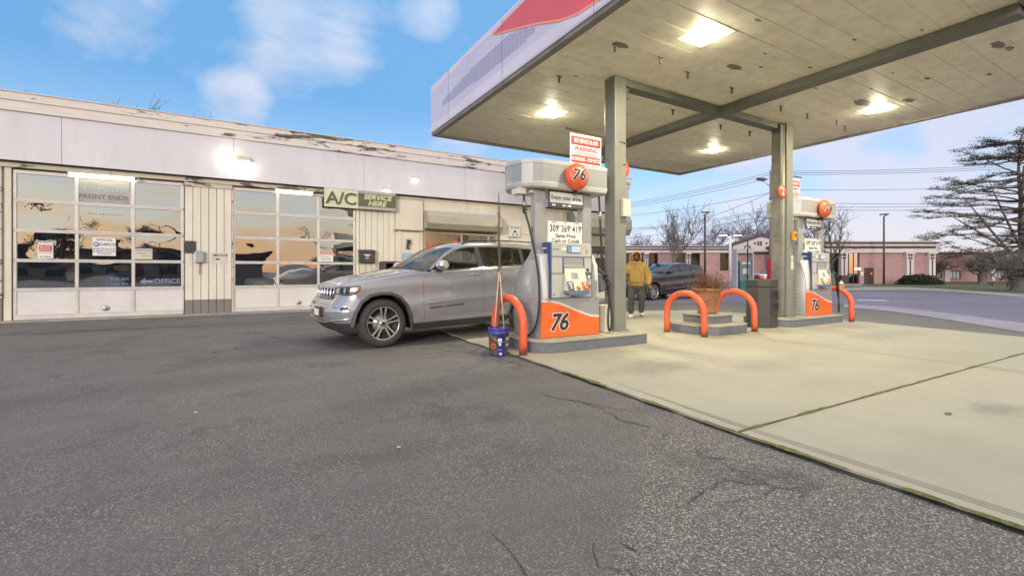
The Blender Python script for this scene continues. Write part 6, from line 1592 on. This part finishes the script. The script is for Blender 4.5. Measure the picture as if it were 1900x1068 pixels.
    ph.location = (8.93 + lx * math.cos(rz) - ly * math.sin(rz), 8.76 + lx * math.sin(rz) + ly * math.cos(rz), .02 + lz); ph.rotation_euler = (R(-55), 0, rz)
    bx('case', (-.036, .036, -.004, .004, -.072, .072), M['black'], ph, .006); bx('glass', (-.032, .032, .0042, .005, -.066, .066), M['screen'], ph)
    return g
man()

# ------------------------------------------------------------------ trees
def limb_path(rnd, p, d, L, n, wob, grav=0):
    pts = [p.copy()]; d = d.normalized()
    for i in range(n):
        d = (d + Vector((rnd.gauss(0, wob), rnd.gauss(0, wob), rnd.gauss(0, wob) + grav))).normalized(); p = p + d * L / n; pts.append(p.copy())
    return pts, d
def bare_tree(name, label, loc, h, spread, seed, mat, group, levels=4, trunk_r=.16, kids=(5, 5, 5, 5), trunk_frac=.3, upward=.25, twig=.02):
    g = thing(name, label, 'tree', loc, 0, group); rnd = random.Random(seed)
    tm = MB(); cm = MB()
    def grow(p, d, L, r, lev):
        pts, dd = limb_path(rnd, p, d, L, 4 if lev < 2 else 3, .13 + .04 * lev, .02 if lev else 0)
        rr = [lerp(r, r * .55, i / (len(pts) - 1)) for i in range(len(pts))]
        (tm if lev == 0 else cm).tube(pts, [max(twig * .5, x) for x in rr], 7 if lev == 0 else (4 if lev < 3 else 3), cap=False)
        if lev >= levels: return
        for k in range(kids[min(lev, len(kids) - 1)]):
            t = rnd.uniform(.45 if lev == 0 else .25, 1); i = min(len(pts) - 2, int(t * (len(pts) - 1))); q = pts[i].lerp(pts[i + 1], t * (len(pts) - 1) - i)
            ax = Vector((rnd.gauss(0, 1), rnd.gauss(0, 1), rnd.gauss(0, .35))).normalized()
            nd = (dd * rnd.uniform(.35, .9) + ax * spread + Vector((0, 0, upward))).normalized()
            grow(q, nd, L * rnd.uniform(.55, .85), r * .52, lev + 1)
    grow(Vector((0, 0, -.05)), Vector((0, 0, 1)), h * trunk_frac, trunk_r, 0)
    tm.build('trunk', M['bark'], g, fixn=False); cm.build('crown', mat, g, fixn=False)
    return g
BT = 'bare trees behind the brick offices'
d0 = 66
for i, (px, top, lb, sd, mt) in enumerate(((1180, 452, 'low bushy bare tree behind the offices, just right of the canopy column', 1, 'branch'), (1212, 446, 'bare violet grey tree behind the offices, second from the nearer column', 2, 'branch'), (1274, 440, 'low spreading bare tree behind the offices left of the thin lamp pole', 4, 'branch'), (1330, 432, 'bare tree with an upright top behind the double headed lot lamp', 5, 'branch'), (1395, 425, 'bare tree rising behind the gable of the offices', 6, 'branch'), (1412, 400, 'bare tree behind the wooden utility pole', 7, 'branch2'))):
    d = d0 + 3 * (i % 3); u = (px - 950) / 850 * d; h = 1.2 + (505 - top) / 850 * d
    bare_tree('bare_tree', lb, far(u, d), h * 1.65, .8, sd, M[mt], BT, 4, .2, (6, 5, 5, 4), .34, .3, .035)
bare_tree('bare_tree', 'tall thin bare tree rising above the offices left of the thin lamp pole', far((1236 - 950) / 850 * 44, 44), 10.5, .5, 23, M['branch2'], BT, 4, .13, (6, 5, 4, 3), .36, .5, .022)
bare_tree('bare_tree', 'bare tree spreading behind the canopy of the farther pump', far((1538 - 950) / 850 * 42, 42), 9.6, .65, 31, M['branch2'], BT, 4, .16, (6, 5, 4, 4), .34, .35, .022)
bare_tree('bare_tree', 'violet bare tree partly behind the left tips of the big pine', far((1718 - 950) / 850 * 64, 64), 9.5, .8, 37, M['branch'], BT, 4, .2, (6, 5, 5, 4), .32, .3, .035)
bare_tree('bare_tree', 'thin bare top showing over the garage roof at the far left', (-8.9, 34, 0), 12.4, .5, 41, M['branch2'], 'bare tree tops over the garage roof', 4, .2, (7, 6, 5, 5), .34, .4, .012)
bare_tree('bare_tree', 'thin bare top showing over the garage roof, second from the left', (-6.6, 34, 0), 12.2, .5, 43, M['branch2'], 'bare tree tops over the garage roof', 4, .2, (7, 6, 5, 5), .34, .4, .012)
# gnarled low trees on the lawn
def lawn_tree(px, py, h, sd, label, r):
    d = 850 * CAM_H / (py - 505)
    g = thing('lawn_tree', label, 'tree', far((px - 950) / 850 * d, d), 0, 'low gnarled trees on the lawn'); rnd = random.Random(sd); tm = MB(); cm = MB()
    tm.tube([(0, 0, -.05), (.02, 0, .25), (-.02, .02, .7), (0, 0, 1.05)], [r * 1.5, r * 1.05, r, r * 1.15], 10, cap=False)
    def grow(p, dd, L, rr, lev):
        pts, e = limb_path(rnd, p, dd, L, 4, .22, .03); cm.tube(pts, [lerp(rr, rr * .5, k / 4) for k in range(5)], 5 if lev < 2 else 3, cap=False)
        if lev >= 4: return
        for k in range((4, 5, 4, 4)[lev]):
            t = rnd.uniform(.3, 1); i = min(3, int(t * 4)); q = pts[i].lerp(pts[i + 1], t * 4 - i)
            grow(q, (e * .5 + Vector((rnd.gauss(0, 1), rnd.gauss(0, 1), rnd.gauss(.1, .45))).normalized() * .9), L * rnd.uniform(.5, .75), rr * .5, lev + 1)
    for k in range(8):
        a = 2 * math.pi * k / 8 + rnd.uniform(-.3, .3); grow(Vector((0, 0, .95)), Vector((math.cos(a), math.sin(a), rnd.uniform(.45, 1.1))), h * .5, r * .38, 0)
    tm.build('trunk', M['bark'], g, fixn=False); cm.build('crown', M['branch2'], g, fixn=False)
lawn_tree(1823, 527, 3.0, 3, 'low gnarled tree in the middle of the lawn with a spreading bare crown', .34)
lawn_tree(1734, 522, 3.0, 5, 'dark low tree at the corner of the brick building', .3)
lawn_tree(1893, 540, 3.3, 9, 'low gnarled thick trunked tree at the right edge, on the lawn', .42)
def pine():
    d = 50; u = (1897 - 950) / 850 * d
    g = thing('pine_tree', 'tall wind shaped pine with flat layered branches at the right edge', 'tree', far(u, d)); rnd = random.Random(12)
    tm = MB(); tm.tube([(0, 0, -.1), (.1, 0, 3), (-.1, .1, 6), (-.5, 0, 9), (-.9, .1, 12), (-1.2, 0, 15.2)], [.36, .30, .25, .2, .14, .05], 10, cap=False)
    tm.tube([(-.1, 0, 4), (1.0, .3, 8), (1.4, .2, 13)], [.26, .2, .06], 7, cap=False)
    tk = tm.build('trunk', M['bark'], g, fixn=False)
    bm_ = MB(); nm = MB()
    def spray(c, size, n, dirv):
        for k in range(n):
            o = Vector((rnd.gauss(0, size), rnd.gauss(0, size), rnd.gauss(0, size * .22) + .06)); a = rnd.uniform(0, 6.28); L = rnd.uniform(.16, .38); e = Vector((math.cos(a) * .8, math.sin(a) * .8, rnd.uniform(-.1, .6))); s = Vector((-math.sin(a), math.cos(a), rnd.uniform(-.5, .5))) * .05
            p = c + o; nm.poly([p - s, p + e * L * .6 + s * .2, p + e * L, p + s])
    # layers of near level limbs; the crown leans to the left of the picture
    for (z, Lm, k) in ((3.2, 9.0, 7), (4.2, 10.0, 8), (5.2, 10.5, 8), (6.3, 10.5, 8), (7.4, 9.6, 8), (8.4, 9.2, 7), (9.5, 8.6, 7), (10.6, 7.8, 7), (11.7, 6.4, 7), (12.8, 5.2, 6), (13.8, 4.2, 6), (14.8, 3.0, 6)):
        for j in range(k):
            a = math.pi + 2 * math.pi * j / k + rnd.uniform(-.4, .4); dv = RT * math.cos(a) + FW * math.sin(a); L = Lm * rnd.uniform(.6, 1.05) * (1.0 if math.cos(a) < -.2 else .8)
            base = Vector((-.08 * z, 0, z + rnd.uniform(-.75, .65))); pts, e = limb_path(rnd, base, dv + Vector((0, 0, rnd.uniform(-.02, .24))), L, 8, .10, .002)
            bm_.tube(pts, [lerp(.10, .018, i / 8) for i in range(9)], 4, cap=False)
            for i in range(3, 9):
                if rnd.random() < (.22 if i < 5 else .05): continue
                for q in range(4 if i > 4 else 2):
                    sd = Vector((-dv.y, dv.x, 0)) * rnd.choice((-1, 1)); tw, _ = limb_path(rnd, pts[i].copy(), dv * .8 + sd * rnd.uniform(.2, 1) + Vector((0, 0, .15)), rnd.uniform(.5, 1.2), 3, .1); bm_.tube(tw, [.025, .02, .014, .008], 3, cap=False)
                    spray(tw[-1], .27, 20, dv); spray(tw[1], .24, 11, dv)
    for (x0, z0, x1, z1) in ((-1, 3, -6.5, 9.5), (-.3, 4, -3.6, 11), (-1.4, 3.6, -8, 7.5)):
        bm_.tube([Vector((0, 0, z0)) + RT * x0, Vector((0, 0, lerp(z0, z1, .5) + .2)) + RT * lerp(x0, x1, .55), Vector((0, 0, z1)) + RT * x1], [.14, .1, .03], 5, cap=False)
    bm_.build('branches', M['bark'], g, fixn=False); nm.build('crown', M['needle'], g, fixn=False)
pine()
def bush(px, py, w, h, label, sd):
    d = 850 * CAM_H / (py - 505); g = thing('clipped_shrub', label, 'shrub', far((px - 950) / 850 * d, d), 0, None); rnd = random.Random(sd); m = MB()
    for k in range(2600):
        a = rnd.uniform(0, 6.28); e = math.asin(rnd.random()); r = rnd.uniform(.75, 1.05) * (1 + .2 * mnoise.noise((math.cos(a) * 2, math.sin(a) * 2, e * 2 + sd)))
        p = Vector((w * r * math.cos(a) * math.cos(e), 1.0 * r * math.sin(a) * math.cos(e), h * r * math.sin(e))); p = RT * p.x + FW * p.y + Vector((0, 0, p.z)); v = Vector((rnd.gauss(0, 1), rnd.gauss(0, 1), rnd.gauss(0, 1))).normalized() * .09; s = v.cross(Vector((.2, .4, .7))).normalized() * .05
        m.poly([p - s, p + v, p + s, p - v])
    m.build('foliage', M['shrub'], g, fixn=False); q = MB()
    for k in range(5): q.tube([RT * (w * .3 * (k - 2)) * .4 + Vector((0, 0, 0)), RT * (w * .3 * (k - 2)) + Vector((0, 0, h * .7))], .03, 4)
    q.build('stems', M['bark'], g)
bush(1703, 528.5, 1.7, 1.0, 'dark green mounded shrub in front of the right brick corner', 1)
bush(1722, 528, 1.3, .62, 'low dark green shrub beside the mounded one at the brick corner', 2)

# ------------------------------------------------------------------ offices across the street
def ux(px, d): return (px - 950) / 850 * d
def zy(py, d): return CAM_H + (505 - py) / 850 * d
def offices(name, label, d, x0, x1, yb, ytop, bays, piers, extra=None, depth=12):
    """a long brick block seen nearly face on; local x along it, local y away"""
    g = thing(name, label, 'building', far(0, d), R(-YAW)); X = lambda px: ux(px, d); Z = lambda py: zy(py, d)
    zt_ = Z(ytop)
    wall = MB(); cuts = sorted(bays); x = X(x0)
    for (a, b, za, zb_, kind) in cuts:
        wall.box(x, X(a), 0, .4, -.1, Z(467 if d > 50 else 470)); 
        if zb_ < 520: wall.box(X(a), X(b), 0, .4, -.1, Z(zb_))
        if za > 472: wall.box(X(a), X(b), 0, .4, Z(za), Z(470))
        x = X(b)
    wall.box(x, X(x1), 0, .4, -.1, Z(467 if d > 50 else 470)); wall.box(X(x0), X(x1), .4, depth, -.1, Z(468))
    wall.build('wall', M['brick'], g)
    for (a, b, za, zb_, kind) in cuts:
        f = MB(); zb2 = Z(zb_) if zb_ < 520 else .05; n = 3
        f.box(X(a), X(b), .12, .2, zb2, zb2 + .08); f.box(X(a), X(b), .12, .2, Z(za) - .08, Z(za))
        for i in range(n + 1): xx = lerp(X(a), X(b) - .07, i / n); f.box(xx, xx + .07, .12, .2, zb2 + .08, Z(za) - .08)
        w = f.build('window', M['brown'], g); bx('pane', (X(a) + .02, X(b) - .02, .155, .165, zb2 + .05, Z(za) - .05), M[kind], w); bx('back_wall', (X(a), X(b), .39, .399, zb2, Z(za)), M['pump_dark'], w)
    # roof band: dark cornice, pale stucco with a brown stripe
    b = MB(); h = zt_ - Z(469)
    bx('stucco_band', (X(x0) - .1, X(x1) + .1, -.25, .5, Z(469), zt_ - .22 * h), M['stucco'], g); bx('brown_stripe', (X(x0), X(x1), -.275, -.251, Z(469) + .36 * h, Z(469) + .56 * h), M['brown'], g)
    bx('roof_edge', (X(x0) - .25, X(x1) + .25, -.45, depth, zt_ - .22 * h, zt_ - .10 * h), M['brown'], g); bx('roof', (X(x0) - .1, X(x1) + .1, -.2, depth, zt_ - .095 * h, zt_), M['stucco'], g)
    for (a, b_) in piers:
        m = MB(); m.box(X(a), X(b_), -.42, -.005, .9, Z(469) + .02); xm = (X(a) + X(b_)) / 2; w = (X(b_) - X(a)) / 2
        p = m.build('pier', M['stucco'], g); bx('pier_base', (X(a) - .05, X(b_) + .05, -.46, -.004, -.1, .895), M['brown'], p); bx('pier_groove', (xm - .07, xm + .07, -.428, -.4205, .9, Z(481)), M['brown'], p)
        m = MB()
        for dx in (-1, 1):
            for dz in (-1, 1): m.box(xm + dx * .17 * w * 2 - .10, xm + dx * .17 * w * 2 + .10, -.43, -.4205, Z(476) + dz * .14 - .1, Z(476) + dz * .14 + .1)
        m.build('pier_squares', M['brown'], p); bx('pier_head', (X(a) - .12, X(b_) + .12, -.50, -.252, Z(471), Z(466.5)), M['stucco'], p)
    return g, X, Z
g, X, Z = offices('office_building', 'pink brick office building with white piers right of the farther pump', 46.5, 1515, 1732, 527, 447, [(1529, 1557, 470, 526, 'darkwin'), (1567, 1595, 465.5, 525, 'mirrorwin')], [(1556, 1566), (1676, 1689), (1717, 1729)])
m = MB(); m.box(X(1603.5), X(1620.5), -.06, -.004, 0, Z(496.5)); dd = m.build('service_door', M['brown'], g); bx('door_notice', (X(1614), X(1617.5), -.07, -.062, Z(509), Z(505)), M['yellow'], dd); bx('wall_notice', (X(1597.5), X(1601.5), -.03, -.004, Z(511), Z(504)), M['white'], g)
bx('entrance_light', (X(1592), X(1594.5), -.12, -.004, Z(500), Z(497)), M['small_on'], g)
g, X, Z = offices('office_building', 'long low brick office building with a white gable beyond the parked cars', 56, 1080, 1475, 524, 455.5, [(1104, 1128, 470, 500, 'darkwin'), (1132, 1150, 470, 500, 'darkwin'), (1153, 1168, 470, 500, 'darkwin'), (1170, 1194, 470, 500, 'darkwin'), (1202, 1221, 470, 500, 'darkwin'), (1254, 1271, 470, 500, 'darkwin'), (1279, 1299, 470, 500, 'darkwin'), (1336, 1352, 470, 502, 'darkwin')], [(1195, 1201), (1272, 1279)])
m = MB(); m.prism([(X(1356), Z(467)), (X(1475), Z(467)), (X(1475), Z(455)), (X(1406), Z(439.5)), (X(1356), Z(456))], 'y', -.6, -.3); ga = m.build('gable', M['stucco'], g)
m = MB(); m.prism([(X(1354), Z(456.2)), (X(1406), Z(439.7)), (X(1478), Z(455.2)), (X(1478), Z(453.6)), (X(1406), Z(437.7)), (X(1354), Z(454.6))], 'y', -.75, 2); m.build('gable_verge', M['brown'], ga)
m = MB()
for px, py in ((1396, 452), (1402, 450), (1407, 450), (1402, 454.3), (1407, 454.3), (1417, 452)): m.box(X(px) - .13, X(px) + .13, -.615, -.601, Z(py) - .12, Z(py) + .12)
m.build('gable_squares', M['brown'], ga); bx('gable_beam', (X(1362), X(1476), -.62, -.28, Z(470), Z(467.2)), M['brown'], ga)
# low wing behind the lawn trees
g, X, Z = offices('office_wing', 'low brick wing with pale blinds in its windows behind the lawn trees', 60, 1728, 2080, 521, 470, [(1736, 1748, 503, 516, 'blind'), (1763, 1783, 502, 517, 'blind'), (1815, 1832, 502, 517, 'blind'), (1846, 1868, 502, 517, 'blind'), (1905, 1930, 502, 517, 'blind'), (1960, 1985, 502, 517, 'blind')], [])
for a, b_ in ((1751, 1760), (1837, 1843)): bx('white_pier', (X(a), X(b_), -.2, -.004, 0, Z(492)), M['stucco'], g)
# poles, wires, lamps
o = thing('utility_pole', 'weathered wooden utility pole with a cobra lamp beside the farther column', 'utility pole', far(ux(1432, 40), 40)); 
MB().tube([(0, 0, -.1), (0, 0, 5), (.02, 0, 10.1)], [.22, .20, .17], 10).build('pole', M['polewood'], o)
def pl(x, y, z): return RT * x + FW * y + Vector((0, 0, z))
MB().tube([pl(0, 0, 8.7), pl(-.35, 0, 8.85), pl(-.8, 0, 9.2)], .04, 6).build('lamp_arm', M['steel'], o); m = MB(); m.loft([[pl(-.45 - a, b_, 9.28 + c) for a, b_, c in q] for q in ([(0, -.1, -.04), (0, .1, -.04), (0, .1, .06), (0, -.1, .06)], [(.3, -.2, -.12), (.3, .2, -.12), (.3, .15, .14), (.3, -.15, .14)], [(.85, -.16, 0), (.85, .16, 0), (.85, .12, .16), (.85, -.12, .16)])], True, True); m.build('lamp_head', M['polemetal'], o, bevel=.02)
m = MB()
for z in (7.6, 6.6, 5.9): m.box(-.28, .28, -.05, .05, z, z + .12); m.tube([(.2, 0, z + .12), (.2, 0, z + .3)], .05, 6)
m.build('insulators', M['polemetal'], o); MB().tube([(0, 0, 10.0), (0, 0, 10.5)], .05, 6).build('pole_top', M['polemetal'], o)
def wire(name, label, a, b_, sag, grp='power lines from the utility pole'):
    m = MB(); A, B = Vector(a), Vector(b_); pts = [A.lerp(B, i / 24) + Vector((0, 0, -4 * sag * (i / 24) * (1 - i / 24))) for i in range(25)]
    m.tube(pts, .018, 5); o = m.build(name, M['wire']); tag(o, label, 'wire', grp); return o
top = far(ux(1432, 40), 40)
LB = 'thin dark power line running from the utility pole over the office roofs'
for i, (py, ly, ld) in enumerate(((319, 380, 62), (323, 384, 62), (329, 387, 62), (357, 399, 62), (388, 421, 62), (391, 425, 62), (398, 440, 62))):
    wire('power_line', 'thin power line from the utility pole to the left, %s' % ('topmost', 'second from the top', 'third from the top', 'alone below the top three', 'upper of the low thick pair', 'lower of the low thick pair', 'lowest of all')[i], top + Vector((0, 0, zy(py, 40))), far(ux(1080, ld), ld, zy(ly + 6, ld)), .5)
wire('power_line', 'thin service wire dropping steeply from the utility pole across the other lines', top + Vector((0, 0, zy(356, 40))), far(ux(1150, 60), 60, zy(421, 60)), 1.2)
for i, (py, ry, rd) in enumerate(((318, 299, 45), (321, 303, 45), (324, 307, 45), (352, 340, 45), (374, 373, 45), (383, 374, 45), (387, 383, 45))):
    wire('power_line', 'thin power line from the utility pole to the big pine, %s' % ('topmost', 'second from the top', 'third from the top', 'alone in the middle', 'fine one above the pair', 'upper of the pair', 'lower of the pair')[i], top + Vector((0, 0, zy(py, 40))), far(ux(1960, rd), rd, zy(ry, rd)), .25)
def lamp_pole(px, ptop, d, label, r, grp=None):
    o = thing('lamp_pole', label, 'lamp post', far(ux(px, d), d), 0, grp); z = zy(ptop, d)
    MB().tube([(0, 0, -.05), (0, 0, z)], [r, r * .7], 8).build('pole', M['polemetal'], o); m = MB(); m.tube([pl(0, 0, z), pl(.12, 0, z + .12), pl(.35, 0, z + .2)], .05, 6); m.build('arm', M['polemetal'], o)
    m = MB(); m.loft([[pl(a, b_, z + .22 + c) for a, b_, c in ((-.35, -.12, -.05), (-.35, .12, -.05), (-.35, .12, .05), (-.35, -.12, .05))], [pl(a, b_, z + .24 + c) for a, b_, c in ((.4, -.15, -.05), (.4, .15, -.05), (.4, .1, .06), (.4, -.1, .06))]], True, True); m.build('lamp_head', M['polemetal'], o)
lamp_pole(1308, 398, 45, 'thin brown lamp pole in front of the long offices', .12, 'brown lamp poles')
lamp_pole(1640, 402, 44, 'thin brown lamp pole in front of the right brick offices', .10, 'brown lamp poles')
o = thing('lot_lamp', 'pale lot lamp post with two lit heads in front of the gabled offices', 'lamp post', far(ux(1355, 36), 36)); z = zy(437, 36)
MB().tube([(0, 0, -.05), (0, 0, z)], .10, 8).build('pole', M['stucco'], o)
for s in (-1, 1):
    m = MB(); m.tube([pl(0, 0, z), pl(s * .4, 0, z + .1)], .05, 6); m.loft([[pl(s * .25 + a, b_, z + .1 + c) for a, b_, c in ((0, -.12, -.04), (0, .12, -.04), (0, .12, .06), (0, -.12, .06))], [pl(s * .85 + a, b_, z + .08 + c) for a, b_, c in ((0, -.12, -.04), (0, .12, -.04), (0, .1, .04), (0, -.1, .04))]], True, True); h = m.build('lamp_head', M['polemetal'], o)
    m = MB(); m.loft([[pl(s * .3, b_, z + .05 + c) for b_, c in ((-.1, -.06), (.1, -.06), (.1, 0), (-.1, 0))], [pl(s * .82, b_, z + .03 + c) for b_, c in ((-.1, -.05), (.1, -.05), (.1, 0), (-.1, 0))]], True, True); m.build('lens', M['lot_on'], h)
# old kiosk dispenser, red machine, hydrant
o = thing('old_dispenser', 'tall teal and grey dispenser in a pale frame beyond the planter', 'dispenser', far(ux(1378, 24), 24), R(-YAW)); s = 24 / 850
def ky(py): return CAM_H + (505 - py) * s
m = MB(); m.box(-.44, -.37, -.25, .25, 0, ky(470)); m.box(.40, .46, -.25, .25, 0, ky(470)); m.box(-.44, .46, -.25, .25, ky(470), ky(462)); m.build('frame', M['stucco'], o, bevel=.01)
bx('body', (-.22, .36, -.22, .2, .05, ky(522)), M['teal'], o, .02); bx('upper_body', (-.24, .37, -.2, .2, ky(521.5), ky(484)), pbr('blue_grey_enamel', (.20, .26, .30), .5), o, .02)
bx('display', (-.1, .2, -.215, -.2, ky(508), ky(498)), M['white'], o); bx('header_plate', (-.14, .28, -.215, -.2, ky(490), ky(486)), M['white'], o); MB().tube([(.14, -.28, ky(545)), (.10, -.3, ky(505)), (.12, -.28, ky(470)), (.14, -.25, ky(448))], .03, 6).build('hose', M['rubber'], o)
MB().tube([(.14 + .16 * math.cos(a), -.2, ky(462) + .18 * math.sin(a)) for a in [math.pi * k / 10 for k in range(11)]], .03, 6).build('hose_arch', M['hook'], o)
o = thing('drink_machine', 'tall red machine with a white label behind the rubbish bin', 'machine', far(ux(1433, 24), 24), R(-YAW)); bx('cabinet', (-.2, .2, -.2, .2, 0, ky(480)), M['red'], o, .02); bx('label_plate', (-.06, .08, -.215, -.2, ky(510), ky(496)), M['white'], o); bx('label_plate', (-.05, .07, -.215, -.2, ky(493), ky(487)), M['pump_cream'], o)
d = 850 * 1.2 / (541 - 505); o = thing('fire_hydrant', 'yellow fire hydrant with a white cap at the street edge', 'hydrant', far(ux(1561, d), d)); MB().lathe([(.14, 0), (.14, .05), (.10, .07), (.10, .42), (.13, .44), (.13, .48)], 16).build('barrel', M['yellow'], o); MB().lathe([(.13, .481), (.12, .55), (.07, .62), (.03, .65), (.03, .70), (0, .70)], 16).build('cap', M['white'], o); m = MB(); m.lathe([(0, -.17), (.06, -.17), (.06, .17), (0, .17)], 10, (0, 0, .34), 'x'); m.lathe([(0, -.18), (.07, -.18), (.07, 0)], 10, (0, 0, .34), 'y'); m.build('nozzles', M['yellow'], o)
# what the bay door glass mirrors: the far side of the lot behind the camera
def mirror_side():
    rnd = random.Random(4)
    o = thing('low_shop', 'low flat roofed shop behind the camera, seen only mirrored in the glass', 'building', (-9, -27, 0)); bx('wall', (-16, 11, -8, 0, 0, 3.1), M['facade_far'], o); bx('roof', (-16.3, 11.3, -8.3, .3, 3.1, 3.4), M['brown'], o)
    for i in range(6): bx('window', (-14 + i * 4, -12 + i * 4, .005, .05, .8, 2.4), M['seat'], o)
    for i, (x, y, h) in enumerate(((-16, -34, 8.2), (-9.5, -38, 7.4), (-2, -40, 6.5), (9, -36, 7.6), (15, -33, 8))):
        bare_tree('bare_tree', 'bare tree behind the camera mirrored in the glass, %s' % ('leftmost', 'second', 'middle', 'fourth', 'rightmost')[i], (x, y, 0), h * 1.1, .7, 60 + i, M['branch2'], 'mirrored trees behind the camera', 4, .2, (6, 5, 4, 4), .34, .3, .04)
    o = thing('lamp_pole', 'double lamp pole behind the camera mirrored in the left bay door', 'lamp post', (-6.2, -24, 0)); MB().tube([(0, 0, 0), (0, 0, 4.6)], .07, 6).build('pole', M['polemetal'], o); m = MB(); m.tube([(-.9, 0, 4.9), (-.4, 0, 4.55), (.4, 0, 4.55), (.9, 0, 4.9)], .05, 5); m.box(-1.4, -.8, -.1, .1, 4.85, 5.0); m.box(.8, 1.4, -.1, .1, 4.85, 5.0); m.build('lamp_head', M['polemetal'], o)
mirror_side()

convert_texts()
